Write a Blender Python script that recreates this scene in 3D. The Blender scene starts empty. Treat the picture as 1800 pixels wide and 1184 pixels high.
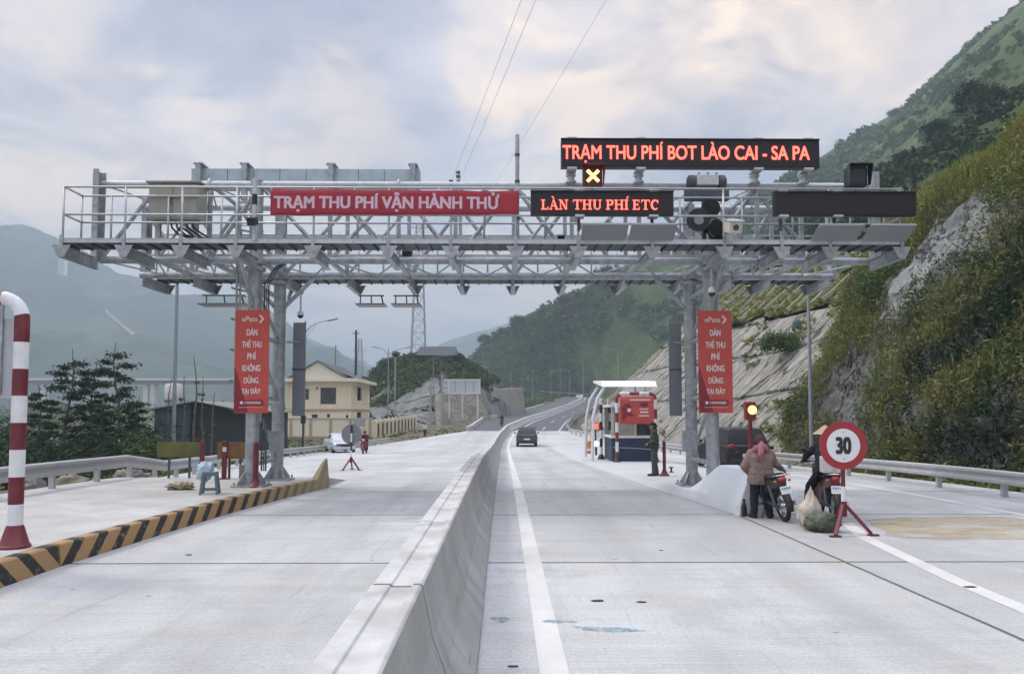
import bpy, bmesh, math, random
import numpy as np
from mathutils import Vector, Matrix, Euler, noise
R = math.radians
scene = bpy.context.scene
col = scene.collection
random.seed(7); rng = np.random.default_rng(7)

# ---------------------------------------------------------------- camera
PITCH, YAW, SHIFT, F = R(3.2), R(-0.64), 0.0314, 1350.0
EYE = Vector((0, 0, 1.95))
cam = bpy.data.cameras.new('camera'); cam.lens = 27.0; cam.sensor_width = 36.0
cam.shift_y = SHIFT; cam.clip_start = 0.1; cam.clip_end = 20000
cam_ob = bpy.data.objects.new('camera', cam); col.objects.link(cam_ob)
cam_ob.location = EYE; cam_ob.rotation_euler = (R(90) + PITCH, 0, YAW)
scene.camera = cam_ob
_RM = Euler((R(90) + PITCH, 0, YAW)).to_matrix()
def ray(px, py):                      # direction in the place of a point measured on the photograph
    return (_RM @ Vector(((px - 900) / F, (592 + SHIFT * 1800 - py) / F, -1))).normalized()
def at(px, py, Y):                    # surveyed point at distance Y down the road
    d = ray(px, py); return EYE + d * (Y / d.y)

# ---------------------------------------------------------------- light
SUN_EL, SUN_AZ = R(48), R(-70)        # soft sun behind cloud, from the left and a little ahead
scene.view_settings.view_transform = 'Standard'; scene.view_settings.look = 'None'
scene.view_settings.gamma = 1.0; scene.view_settings.exposure = 0.86
sun = bpy.data.lights.new('sun', 'SUN'); sun.energy = 1.4; sun.angle = R(14); sun.color = (1.0, 0.92, 0.80)
sun_ob = bpy.data.objects.new('sun', sun); col.objects.link(sun_ob)
_sd = Vector((math.sin(SUN_AZ) * math.cos(SUN_EL), math.cos(SUN_AZ) * math.cos(SUN_EL), math.sin(SUN_EL)))
sun_ob.rotation_euler = (-_sd).to_track_quat('-Z', 'Y').to_euler()
sun_ob.location = (0, 0, 60)
CLOUD_STRENGTH = 1.0

def build_world():
    w = bpy.data.worlds.new('World'); scene.world = w; w.use_nodes = True
    nt = w.node_tree; N = nt.nodes; L = nt.links; N.clear()
    out = N.new('ShaderNodeOutputWorld')
    sky = N.new('ShaderNodeTexSky'); sky.sky_type = 'NISHITA'; sky.sun_disc = False
    sky.sun_elevation = SUN_EL; sky.sun_rotation = SUN_AZ
    b1 = N.new('ShaderNodeBackground'); b1.inputs[1].default_value = 0.07
    L.new(sky.outputs[0], b1.inputs[0])
    tc = N.new('ShaderNodeTexCoord')
    nrm = N.new('ShaderNodeVectorMath'); nrm.operation = 'NORMALIZE'; L.new(tc.outputs['Generated'], nrm.inputs[0])
    sep = N.new('ShaderNodeSeparateXYZ'); L.new(nrm.outputs[0], sep.inputs[0])
    def math_(op, a, b=None, clamp=False):
        m = N.new('ShaderNodeMath'); m.operation = op; m.use_clamp = clamp
        for i, q in enumerate((a, b)):
            if q is None: continue
            if isinstance(q, (int, float)): m.inputs[i].default_value = q
            else: L.new(q, m.inputs[i])
        return m.outputs[0]
    zz = math_('MAXIMUM', sep.outputs[2], 0.0)
    den = math_('ADD', zz, 0.16)
    px = math_('DIVIDE', sep.outputs[0], den); py = math_('DIVIDE', sep.outputs[1], den)
    cmb = N.new('ShaderNodeCombineXYZ'); L.new(px, cmb.inputs[0]); L.new(py, cmb.inputs[1])
    def ns(scale, detail, rough, dist, off):
        mp = N.new('ShaderNodeMapping'); mp.inputs['Location'].default_value = off
        L.new(cmb.outputs[0], mp.inputs[0])
        n = N.new('ShaderNodeTexNoise'); n.inputs['Scale'].default_value = scale; n.inputs['Detail'].default_value = detail
        n.inputs['Roughness'].default_value = rough; n.inputs['Distortion'].default_value = dist
        L.new(mp.outputs[0], n.inputs['Vector']); return n
    n1 = ns(1.5, 8, 0.55, 0.5, (3.1, 0.4, 0)); n2 = ns(2.9, 8, 0.55, 0.6, (-2.0, 5.4, 1))
    r1 = N.new('ShaderNodeValToRGB')                      # blue grey cloud to lavender cloud
    r1.color_ramp.elements[0].position = 0.40; r1.color_ramp.elements[0].color = (0.30, 0.315, 0.395, 1)
    r1.color_ramp.elements[1].position = 0.60; r1.color_ramp.elements[1].color = (0.54, 0.52, 0.565, 1)
    L.new(n1.outputs[0], r1.inputs[0])
    # lit cloud edges: soft warm patches, broken up by the noise
    pert = N.new('ShaderNodeVectorMath'); pert.operation = 'SCALE'; pert.inputs['Scale'].default_value = 0.36
    sub = N.new('ShaderNodeVectorMath'); sub.operation = 'SUBTRACT'; sub.inputs[1].default_value = (0.5, 0.5, 0.5)
    L.new(n2.outputs['Color'], sub.inputs[0]); L.new(sub.outputs[0], pert.inputs[0])
    addv = N.new('ShaderNodeVectorMath'); addv.operation = 'ADD'
    L.new(nrm.outputs[0], addv.inputs[0]); L.new(pert.outputs[0], addv.inputs[1])
    nr2 = N.new('ShaderNodeVectorMath'); nr2.operation = 'NORMALIZE'; L.new(addv.outputs[0], nr2.inputs[0])
    total = None
    for bx, by, rad, amp in ((1010, 60, 8, .9), (1420, 20, 10, 1.0), (1640, 60, 8, .7), (1110, 200, 6, .75), (40, 100, 8, .5), (330, 275, 8, .7),
                             (60, 320, 8, .8), (600, 250, 7, .5), (900, 30, 6, .6), (1270, 150, 5, .4), (700, 560, 7, .6), (930, 520, 7, .5), (1000, 380, 6, .4), (1250, 40, 6, .7)):
        d = ray(bx, by)
        dt = N.new('ShaderNodeVectorMath'); dt.operation = 'DOT_PRODUCT'; dt.inputs[1].default_value = d
        L.new(nr2.outputs[0], dt.inputs[0])
        mr = N.new('ShaderNodeMapRange'); mr.interpolation_type = 'SMOOTHSTEP'
        mr.inputs[1].default_value = math.cos(R(rad)); mr.inputs[2].default_value = 1.0; mr.inputs[3].default_value = 0; mr.inputs[4].default_value = amp
        L.new(dt.outputs['Value'], mr.inputs[0])
        total = mr.outputs[0] if total is None else math_('MAXIMUM', total, mr.outputs[0])
    r3 = N.new('ShaderNodeMapRange'); r3.inputs[1].default_value = 0.40; r3.inputs[2].default_value = 0.58
    L.new(n2.outputs[0], r3.inputs[0])
    fac = math_('MULTIPLY', total, math_('ADD', math_('MULTIPLY', r3.outputs[0], 0.75), 0.25), True)
    mx = N.new('ShaderNodeMix'); mx.data_type = 'RGBA'
    L.new(fac, mx.inputs['Factor']); L.new(r1.outputs[0], mx.inputs['A']); mx.inputs['B'].default_value = (1.0, 0.78, 0.60, 1)
    # warm light low along the horizon
    lw = N.new('ShaderNodeMapRange'); lw.interpolation_type = 'SMOOTHSTEP'; lw.inputs[1].default_value = 0.02; lw.inputs[2].default_value = 0.26; lw.inputs[3].default_value = 0.75; lw.inputs[4].default_value = 0.0
    L.new(sep.outputs[2], lw.inputs[0]); lf = math_('MULTIPLY', lw.outputs[0], math_('ADD', math_('MULTIPLY', r3.outputs[0], 0.6), 0.4), True)
    mx0 = mx; mx = N.new('ShaderNodeMix'); mx.data_type = 'RGBA'; L.new(lf, mx.inputs['Factor']); L.new(mx0.outputs['Result'], mx.inputs['A']); mx.inputs['B'].default_value = (1.0, 0.72, 0.54, 1)
    # an overcast sky is brightest overhead
    up = N.new('ShaderNodeMapRange'); up.inputs[1].default_value = 0.5; up.inputs[2].default_value = 1.0; up.inputs[3].default_value = 1.0; up.inputs[4].default_value = 3.9
    L.new(zz, up.inputs[0])
    st = math_('MULTIPLY', up.outputs[0], CLOUD_STRENGTH)
    b2 = N.new('ShaderNodeBackground'); L.new(mx.outputs['Result'], b2.inputs[0]); L.new(st, b2.inputs[1])
    mixs = N.new('ShaderNodeMixShader'); mixs.inputs[0].default_value = 0.88
    L.new(b1.outputs[0], mixs.inputs[1]); L.new(b2.outputs[0], mixs.inputs[2]); L.new(mixs.outputs[0], out.inputs[0])
build_world()

# ---------------------------------------------------------------- helpers
def tag(o, label=None, cat=None, group=None, kind=None):
    if label: o['label'] = label
    if cat: o['category'] = cat
    if group: o['group'] = group
    if kind: o['kind'] = kind
    return o
def thing(name, label, cat, loc=(0, 0, 0), rz=0, group=None, rot=None):
    o = bpy.data.objects.new(name, None); o.empty_display_size = 0.2; col.objects.link(o)
    o.location = loc; o.rotation_euler = rot if rot else (0, 0, rz)
    return tag(o, label, cat, group)
def dup(root, loc, rz=None, label=None, group=None, rot=None):
    def cp(o, par):
        c = o.copy(); col.objects.link(c)
        if par: c.parent = par
        for ch in o.children: cp(ch, c)
        return c
    c = cp(root, None); c.location = loc
    if rz is not None: c.rotation_euler = (0, 0, rz)
    if rot is not None: c.rotation_euler = rot
    if label: c['label'] = label
    if group: c['group'] = group
    return c

class MB:
    def __init__(s): s.v = []; s.f = []; s.m = []
    def add(s, vs, fs, m=0):
        o = len(s.v); s.v += [Vector(p) for p in vs]; s.f += [[o + i for i in f] for f in fs]; s.m += [m] * len(fs)
        return s
    def box(s, c, d, rz=0, m=0, rot=None):
        M = Euler(rot).to_matrix() if rot else Matrix.Rotation(rz, 3, 'Z')
        c = Vector(c); hx, hy, hz = d[0] / 2, d[1] / 2, d[2] / 2
        vs = [c + M @ Vector((x, y, z)) for z in (-hz, hz) for x, y in ((-hx, -hy), (hx, -hy), (hx, hy), (-hx, hy))]
        return s.add(vs, [(3, 2, 1, 0), (4, 5, 6, 7), (0, 1, 5, 4), (1, 2, 6, 5), (2, 3, 7, 6), (3, 0, 4, 7)], m)
    def bb(s, x0, x1, y0, y1, z0, z1, m=0):
        return s.box(((x0 + x1) / 2, (y0 + y1) / 2, (z0 + z1) / 2), (x1 - x0, y1 - y0, z1 - z0), m=m)
    def bar(s, a, b, w, h=None, m=0):
        a, b = Vector(a), Vector(b); h = h or w; d = (b - a); n = d.normalized()
        u = Vector((0, 0, 1)) if abs(n.z) < 0.95 else Vector((0, 1, 0))
        x = n.cross(u).normalized() * (w / 2); y = x.cross(n).normalized() * (h / 2)
        vs = [p + q for p in (a, b) for q in (-x - y, x - y, x + y, -x + y)]
        return s.add(vs, [(3, 2, 1, 0), (4, 5, 6, 7), (0, 1, 5, 4), (1, 2, 6, 5), (2, 3, 7, 6), (3, 0, 4, 7)], m)
    def tube(s, a, b, r0, r1=None, n=12, m=0):
        r1 = r0 if r1 is None else r1
        return s.sweep([a, b], [r0, r1], n, m)
    def sweep(s, pts, rs, n=10, m=0, caps=True):
        pts = [Vector(p) for p in pts]
        if isinstance(rs, (int, float)): rs = [rs] * len(pts)
        vs = []; k = len(pts); prev = None
        for i, p in enumerate(pts):
            d = (pts[min(i + 1, k - 1)] - pts[max(i - 1, 0)]).normalized()
            if prev is None:
                u = Vector((0, 0, 1)) if abs(d.z) < 0.9 else Vector((0, 1, 0))
                x = d.cross(u).normalized()
            else: x = (prev - d * prev.dot(d)).normalized()
            prev = x; y = d.cross(x)
            vs += [p + (x * math.cos(2 * math.pi * j / n) + y * math.sin(2 * math.pi * j / n)) * rs[i] for j in range(n)]
        fs = [(i * n + j, i * n + (j + 1) % n, (i + 1) * n + (j + 1) % n, (i + 1) * n + j) for i in range(k - 1) for j in range(n)]
        if caps: fs += [tuple(range(n - 1, -1, -1)), tuple((k - 1) * n + j for j in range(n))]
        return s.add(vs, fs, m)
    def lathe(s, prof, c=(0, 0, 0), n=16, m=0, axis='z'):
        c = Vector(c); vs = []
        for r, z in prof:
            for j in range(n):
                a = 2 * math.pi * j / n; q = (r * math.cos(a), r * math.sin(a), z)
                if axis == 'y': q = (q[0], q[2], q[1])
                if axis == 'x': q = (q[2], q[0], q[1])
                vs.append(c + Vector(q))
        k = len(prof)
        fs = [(i * n + j, i * n + (j + 1) % n, (i + 1) * n + (j + 1) % n, (i + 1) * n + j) for i in range(k - 1) for j in range(n)]
        fs += [tuple(range(n - 1, -1, -1)), tuple((k - 1) * n + j for j in range(n))]
        return s.add(vs, fs, m)
    def ball(s, c, r, n=14, m=0, rot=None):
        r = (r, r, r) if isinstance(r, (int, float)) else r
        M = Euler(rot).to_matrix() if rot else Matrix.Identity(3)
        c = Vector(c); k = max(6, n // 2 + 1); vs = []
        for i in range(1, k):
            t = math.pi * i / k
            for j in range(n):
                a = 2 * math.pi * j / n
                vs.append(c + M @ Vector((r[0] * math.sin(t) * math.cos(a), r[1] * math.sin(t) * math.sin(a), r[2] * math.cos(t))))
        top, bot = len(vs), len(vs) + 1
        vs += [c + M @ Vector((0, 0, r[2])), c + M @ Vector((0, 0, -r[2]))]
        fs = [((i + 1) * n + j, (i + 1) * n + (j + 1) % n, i * n + (j + 1) % n, i * n + j) for i in range(k - 2) for j in range(n)]
        fs += [(j, (j + 1) % n, top) for j in range(n)] + [((k - 2) * n + (j + 1) % n, (k - 2) * n + j, bot) for j in range(n)]
        return s.add(vs, fs, m)
    def cap(s, a, b, r0, r1=None, n=12):        # tapered capsule
        r1 = r0 if r1 is None else r1
        a, b = Vector(a), Vector(b); d = (b - a).normalized(); pts, rs = [], []
        for t in (-0.97, -0.8, -0.5, 0): pts.append(a + d * (t * r0)); rs.append(r0 * math.sqrt(1 - t * t))
        for t in (0, 0.5, 0.8, 0.97): pts.append(b + d * (t * r1)); rs.append(r1 * math.sqrt(1 - t * t))
        return s.sweep(pts, rs, n)
    def chain(s, pts, rs, n=12):
        for i in range(len(pts) - 1): s.cap(pts[i], pts[i + 1], rs[i], rs[i + 1], n)
        return s
    def prism(s, poly, y0, y1, m=0, plane='xz'):   # a 2-D outline given real thickness
        n = len(poly)
        if plane == 'xz': vs = [(p[0], y0, p[1]) for p in poly] + [(p[0], y1, p[1]) for p in poly]
        elif plane == 'yz': vs = [(y0, p[0], p[1]) for p in poly] + [(y1, p[0], p[1]) for p in poly]
        else: vs = [(p[0], p[1], y0) for p in poly] + [(p[0], p[1], y1) for p in poly]
        fs = [tuple(range(n)), tuple(range(2 * n - 1, n - 1, -1))] + [((i + 1) % n, i, n + i, n + (i + 1) % n) for i in range(n)]
        return s.add(vs, fs, m)
    def grid(s, P, m=0):                            # P[i][j] points
        a, b = len(P), len(P[0])
        return s.add([p for r in P for p in r], [(i * b + j, i * b + j + 1, (i + 1) * b + j + 1, (i + 1) * b + j) for i in range(a - 1) for j in range(b - 1)], m)
    def text(s, body, c, w=None, h=None, depth=0.01, bold=0.0, rot=(R(90), 0, 0), m=0):
        """raised lettering; bold = how far each stroke is thickened, as a share of the letter height"""
        cu = bpy.data.curves.new('t', 'FONT'); cu.body = body; cu.extrude = 0.02; cu.resolution_u = 6
        o = bpy.data.objects.new('t', cu); col.objects.link(o); bpy.context.view_layer.update()
        dg = bpy.context.evaluated_depsgraph_get(); me = bpy.data.meshes.new_from_object(o.evaluated_get(dg), depsgraph=dg)
        co = np.array([v.co[:] for v in me.vertices]); lo, hi = co.min(0), co.max(0); size = hi - lo
        fs = [tuple(pl.vertices) for pl in me.polygons]
        bpy.data.objects.remove(o); bpy.data.curves.remove(cu); bpy.data.meshes.remove(me)
        k = bold; sx = (w - 0) / (size[0] + 2 * k) if w else None; sy = h / (size[1] + 1.2 * k) if h else None
        sx = sx or sy; sy = sy or sx
        M = Euler(rot).to_matrix(); c = Vector(c)
        offs = [(0, 0)] if not bold else [(-k, -.6 * k), (k, -.6 * k), (-k, .6 * k), (k, .6 * k), (0, 0)]
        for i, (ox, oy) in enumerate(offs):
            d = depth * (1 - 0.06 * i)
            vs = [c + M @ Vector(((p[0] + ox - lo[0] - size[0] / 2) * sx, (p[1] + oy - lo[1] - size[1] / 2) * sy, (p[2] / 0.02 + 1) / 2 * d + .00005 * i)) for p in co]
            s.add(vs, fs, m)
        return s
    def build(s, name, mat, parent=None, smooth=False, bevel=0, world=False, remesh=0, fix=True, auto=None):
        me = bpy.data.meshes.new(name)
        off = Vector((0, 0, 0))
        if parent is not None and world:
            p = parent
            while p: off += Vector(p.location); p = p.parent
        me.from_pydata([tuple(p - off) for p in s.v], [], s.f)
        mats = mat if isinstance(mat, (list, tuple)) else [mat]
        for q in mats: me.materials.append(q)
        if len(mats) > 1: me.polygons.foreach_set('material_index', s.m)
        if fix:
            bm = bmesh.new(); bm.from_mesh(me); bmesh.ops.recalc_face_normals(bm, faces=bm.faces); bm.to_mesh(me); bm.free()
        o = bpy.data.objects.new(name, me); col.objects.link(o)
        if remesh:
            md = o.modifiers.new('r', 'REMESH'); md.mode = 'VOXEL'; md.voxel_size = remesh
            sm = o.modifiers.new('s', 'SMOOTH'); sm.iterations = 3; sm.factor = 0.5
            bpy.context.view_layer.update(); dg = bpy.context.evaluated_depsgraph_get()
            m2 = bpy.data.meshes.new_from_object(o.evaluated_get(dg), depsgraph=dg)
            o.modifiers.clear(); o.data = m2; bpy.data.meshes.remove(me); me = m2; smooth = True
            me.name = name
        if bevel:
            md = o.modifiers.new('b', 'BEVEL'); md.width = bevel; md.segments = 2; md.limit_method = 'ANGLE'; md.angle_limit = R(35)
        if smooth: me.polygons.foreach_set('use_smooth', [True] * len(me.polygons))
        if auto: 
            me.polygons.foreach_set('use_smooth', [True] * len(me.polygons)); me.set_sharp_from_angle(angle=R(auto))
        if parent is not None: o.parent = parent
        return o

def quick_mesh(name, V, nper, mat, parent=None):      # V: (n*nper) x 3 numpy, faces of nper corners each
    n = len(V) // nper; me = bpy.data.meshes.new(name)
    me.vertices.add(len(V)); me.vertices.foreach_set('co', V.astype(np.float32).ravel())
    me.loops.add(len(V)); me.loops.foreach_set('vertex_index', np.arange(len(V), dtype=np.int32))
    me.polygons.add(n); me.polygons.foreach_set('loop_start', np.arange(0, len(V), nper, dtype=np.int32))
    me.materials.append(mat); me.update(calc_edges=True)
    o = bpy.data.objects.new(name, me); col.objects.link(o)
    if parent is not None: o.parent = parent
    return o
def leaf_quads(C, size, up=0.3, aspect=2.2, hang=0.0):
    """rhombic leaf faces at the centres C (n x 3)"""
    n = len(C); a = rng.normal(size=(n, 3)); a[:, 2] = a[:, 2] * 0.7 - hang
    a /= np.linalg.norm(a, axis=1)[:, None]
    b = rng.normal(size=(n, 3)); b[:, 2] += up; b = np.cross(a, b); b /= np.linalg.norm(b, axis=1)[:, None] + 1e-9
    s = (np.asarray(size) * rng.uniform(0.6, 1.3, n))[:, None]
    a = a * s; b = b * s / aspect
    return np.stack([C - a, C + b * 0.9 - a * 0.1, C + a, C - b * 0.9 + a * 0.1], 1).reshape(-1, 3)
def blades(C, h, lean=0.5, w=0.05):
    n = len(C); d = rng.normal(size=(n, 3)); d[:, 2] = 0; d /= np.linalg.norm(d, axis=1)[:, None]
    hh = (np.asarray(h) * rng.uniform(0.5, 1.3, n))[:, None]; tip = C + d * hh * rng.uniform(0.1, 1.0, n)[:, None] * lean; tip[:, 2] += hh[:, 0]
    s = np.cross(d, [0, 0, 1]) * (w * rng.uniform(0.7, 1.5, n))[:, None]
    mid = (C + tip) / 2; mid[:, 2] += hh[:, 0] * 0.1
    return np.stack([C - s * 0.6, mid - s, tip, mid + s], 1).reshape(-1, 3)
def interp(x, tab):
    return float(np.interp(x, [t[0] for t in tab], [t[1] for t in tab]))
def sm(a, b, x):
    t = min(1, max(0, (x - a) / (b - a))); return t * t * (3 - 2 * t)
def fbm(p, o=5): return noise.fractal(Vector(p), 1.0, 2.1, o)

# ---------------------------------------------------------------- materials
def newmat(name):
    m = bpy.data.materials.new(name); m.use_nodes = True; nt = m.node_tree
    return m, nt, nt.nodes['Principled BSDF']
def rgb(c): return (c[0], c[1], c[2], 1)
def mat(name, c, rough=0.6, metal=0.0, var=0.15, scale=6.0, bump=0.0, bscale=40.0, dirt=None, dirt_amt=0.35, coat=0.0, coords='Object'):
    """a plain material with worn, uneven colour and gloss"""
    m, nt, b = newmat(name); N, L = nt.nodes, nt.links
    tc = N.new('ShaderNodeTexCoord')
    n = N.new('ShaderNodeTexNoise'); n.inputs['Scale'].default_value = scale; n.inputs['Detail'].default_value = 7; n.inputs['Roughness'].default_value = 0.62
    L.new(tc.outputs[coords], n.inputs['Vector'])
    r = N.new('ShaderNodeValToRGB'); e = r.color_ramp.elements
    e[0].position, e[1].position = 0.3, 0.72
    e[0].color = rgb([x * (1 - var) for x in c]); e[1].color = rgb([min(1, x * (1 + var)) for x in c])
    L.new(n.outputs[0], r.inputs[0]); src = r.outputs[0]
    if dirt:
        n2 = N.new('ShaderNodeTexNoise'); n2.inputs['Scale'].default_value = scale * 0.35; n2.inputs['Detail'].default_value = 9; n2.inputs['Distortion'].default_value = 0.6
        L.new(tc.outputs[coords], n2.inputs['Vector'])
        r2 = N.new('ShaderNodeMapRange'); r2.inputs[1].default_value = 0.5; r2.inputs[2].default_value = 0.75; r2.inputs[4].default_value = dirt_amt
        L.new(n2.outputs[0], r2.inputs[0])
        mx = N.new('ShaderNodeMix'); mx.data_type = 'RGBA'; L.new(r2.outputs[0], mx.inputs['Factor']); L.new(src, mx.inputs['A']); mx.inputs['B'].default_value = rgb(dirt); src = mx.outputs['Result']
    L.new(src, b.inputs['Base Color'])
    rr = N.new('ShaderNodeMapRange'); rr.inputs[3].default_value = max(0.03, rough - 0.08); rr.inputs[4].default_value = min(1, rough + 0.1)
    L.new(n.outputs[0], rr.inputs[0]); L.new(rr.outputs[0], b.inputs['Roughness'])
    b.inputs['Metallic'].default_value = metal; b.inputs['Coat Weight'].default_value = coat
    if bump:
        n3 = N.new('ShaderNodeTexNoise'); n3.inputs['Scale'].default_value = bscale; n3.inputs['Detail'].default_value = 6
        L.new(tc.outputs[coords], n3.inputs['Vector'])
        bp = N.new('ShaderNodeBump'); bp.inputs['Strength'].default_value = bump; bp.inputs['Distance'].default_value = 0.02
        L.new(n3.outputs[0], bp.inputs['Height']); L.new(bp.outputs[0], b.inputs['Normal'])
    return m
def emit(name, c, strength, base=(0.02, 0.02, 0.02)):
    m, nt, b = newmat(name); b.inputs['Base Color'].default_value = rgb(base)
    n = nt.nodes.new('ShaderNodeTexNoise'); n.inputs['Scale'].default_value = 60
    mr = nt.nodes.new('ShaderNodeMapRange'); mr.inputs[3].default_value = strength * 0.85; mr.inputs[4].default_value = strength * 1.15
    nt.links.new(n.outputs[0], mr.inputs[0]); nt.links.new(mr.outputs[0], b.inputs['Emission Strength'])
    b.inputs['Emission Color'].default_value = rgb(c); return m
def foliage(name, cols, rough=0.7, trans=0.25, patch=0.25):
    """leaf colours vary from leaf to leaf and from clump to clump"""
    m, nt, b = newmat(name); N, L = nt.nodes, nt.links
    g = N.new('ShaderNodeNewGeometry'); tc = N.new('ShaderNodeTexCoord')
    n = N.new('ShaderNodeTexNoise'); n.inputs['Scale'].default_value = patch; n.inputs['Detail'].default_value = 4
    L.new(tc.outputs['Object'], n.inputs['Vector'])
    ml = N.new('ShaderNodeMath'); ml.operation = 'MULTIPLY_ADD'; ml.inputs[1].default_value = 0.45; L.new(g.outputs['Random Per Island'], ml.inputs[0])
    mr = N.new('ShaderNodeMapRange'); mr.inputs[1].default_value = 0.3; mr.inputs[2].default_value = 0.7; mr.inputs[4].default_value = 0.55
    L.new(n.outputs[0], mr.inputs[0]); L.new(mr.outputs[0], ml.inputs[2])
    r = N.new('ShaderNodeValToRGB'); e = r.color_ramp.elements
    while len(e) < len(cols): e.new(0.5)
    for i, c in enumerate(cols): e[i].position = i / (len(cols) - 1); e[i].color = rgb(c)
    L.new(ml.outputs[0], r.inputs[0]); L.new(r.outputs[0], b.inputs['Base Color'])
    b.inputs['Roughness'].default_value = rough; b.inputs['Specular IOR Level'].default_value = 0.25
    tr = N.new('ShaderNodeBsdfTranslucent'); L.new(r.outputs[0], tr.inputs[0])
    mx = N.new('ShaderNodeMixShader'); mx.inputs[0].default_value = trans
    L.new(b.outputs[0], mx.inputs[1]); L.new(tr.outputs[0], mx.inputs[2]); L.new(mx.outputs[0], N['Material Output'].inputs[0])
    return m
def layered(name, cols, scale=0.2, stretch=(1, 1, 1), rough=0.9, bump=0.5, bdist=0.3, crack=None, crack_scale=1.0, fine=3.0, rot=(0, 0, 0), detail=9, voro=False):
    """rock, soil and hillside ground: several colours in broken patches"""
    m, nt, b = newmat(name); N, L = nt.nodes, nt.links
    tc = N.new('ShaderNodeTexCoord'); mp = N.new('ShaderNodeMapping'); mp.inputs['Scale'].default_value = stretch; mp.inputs['Rotation'].default_value = rot
    L.new(tc.outputs['Object'], mp.inputs[0])
    n = N.new('ShaderNodeTexNoise'); n.inputs['Scale'].default_value = scale; n.inputs['Detail'].default_value = detail; n.inputs['Roughness'].default_value = 0.65; n.inputs['Distortion'].default_value = 0.4
    L.new(mp.outputs[0], n.inputs['Vector'])
    r = N.new('ShaderNodeValToRGB'); e = r.color_ramp.elements
    while len(e) < len(cols): e.new(0.5)
    for i, c in enumerate(cols): e[i].position = 0.28 + 0.46 * i / (len(cols) - 1); e[i].color = rgb(c)
    L.new(n.outputs[0], r.inputs[0]); src = r.outputs[0]
    f = N.new('ShaderNodeTexNoise'); f.inputs['Scale'].default_value = fine; f.inputs['Detail'].default_value = 8; f.inputs['Roughness'].default_value = 0.7
    L.new(mp.outputs[0], f.inputs['Vector'])
    fr = N.new('ShaderNodeMapRange'); fr.inputs[1].default_value = 0.3; fr.inputs[2].default_value = 0.7; fr.inputs[3].default_value = 0.6; fr.inputs[4].default_value = 1.35
    L.new(f.outputs[0], fr.inputs[0])
    mu = N.new('ShaderNodeMix'); mu.data_type = 'RGBA'; mu.blend_type = 'MULTIPLY'; mu.inputs['Factor'].default_value = 1
    L.new(src, mu.inputs['A']); L.new(fr.outputs[0], mu.inputs['B']); src = mu.outputs['Result']
    hgt = f.outputs[0]
    if crack:
        v = N.new('ShaderNodeTexVoronoi'); v.feature = 'DISTANCE_TO_EDGE'; v.inputs['Scale'].default_value = crack_scale
        ad = N.new('ShaderNodeVectorMath'); ad.operation = 'MULTIPLY_ADD'; ad.inputs[1].default_value = (1.2, 1.2, 1.2)
        L.new(f.outputs['Color'], ad.inputs[0]); L.new(mp.outputs[0], ad.inputs[2]); L.new(ad.outputs[0], v.inputs['Vector'])
        cr = N.new('ShaderNodeMapRange'); cr.inputs[1].default_value = 0.0; cr.inputs[2].default_value = 0.035; cr.inputs[3].default_value = 1; cr.inputs[4].default_value = 0
        L.new(v.outputs['Distance'], cr.inputs[0])
        m2 = N.new('ShaderNodeMix'); m2.data_type = 'RGBA'; L.new(cr.outputs[0], m2.inputs['Factor']); L.new(src, m2.inputs['A']); m2.inputs['B'].default_value = rgb(crack); src = m2.outputs['Result']
        sb = N.new('ShaderNodeMath'); sb.operation = 'SUBTRACT'; L.new(hgt, sb.inputs[0]); L.new(cr.outputs[0], sb.inputs[1]); hgt = sb.outputs[0]
    L.new(src, b.inputs['Base Color']); b.inputs['Roughness'].default_value = rough; b.inputs['Specular IOR Level'].default_value = 0.2
    bp = N.new('ShaderNodeBump'); bp.inputs['Strength'].default_value = bump; bp.inputs['Distance'].default_value = bdist
    L.new(hgt, bp.inputs['Height']); L.new(bp.outputs[0], b.inputs['Normal'])
    return m

M = {}
M['galv'] = mat('galvanised_steel', (0.37, 0.40, 0.425), 0.48, 0.5, 0.28, 7, dirt=(0.16, 0.17, 0.17), dirt_amt=0.4)
M['galv_light'] = mat('pale_zinc', (0.50, 0.53, 0.55), 0.5, 0.35, 0.15, 8)
M['galv_dark'] = mat('dull_steel', (0.085, 0.10, 0.115), 0.6, 0.4, 0.25, 7)
M['black'] = mat('black_plastic', (0.015, 0.016, 0.02), 0.45, 0, 0.3, 12)
M['led_face'] = mat('led_face', (0.010, 0.008, 0.012), 0.55, 0, 0.2, 40)
M['led_red'] = emit('led_red', (1.0, 0.095, 0.065), 2.2)
M['led_yellow'] = emit('led_amber', (1.0, 0.72, 0.25), 1.25)
M['lamp_white'] = emit('lamp_white', (0.8, 0.93, 1.0), 1.4)
M['red_paint'] = mat('red_paint', (0.135, 0.013, 0.022), 0.45, 0, 0.18, 9, dirt=(0.30, 0.14, 0.12), dirt_amt=0.25)
M['white_paint'] = mat('white_paint', (0.70, 0.72, 0.74), 0.5, 0, 0.07, 7, dirt=(0.45, 0.43, 0.40), dirt_amt=0.35)
M['black_paint'] = mat('black_paint', (0.02, 0.02, 0.022), 0.5, 0, 0.3, 9)
M['banner_red'] = mat('banner_cloth', (0.33, 0.026, 0.045), 0.75, 0, 0.16, 3.5)
M['banner_text'] = mat('banner_lettering', (0.62, 0.46, 0.54), 0.7, 0, 0.08, 5)
M['panel_red'] = mat('printed_red', (0.50, 0.075, 0.055), 0.55, 0, 0.12, 1.6)
M['panel_dark'] = mat('printed_dark_red', (0.22, 0.018, 0.03), 0.55, 0, 0.12, 3)
M['panel_white'] = mat('printed_white', (0.74, 0.62, 0.60), 0.55, 0, 0.05, 5)
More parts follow.
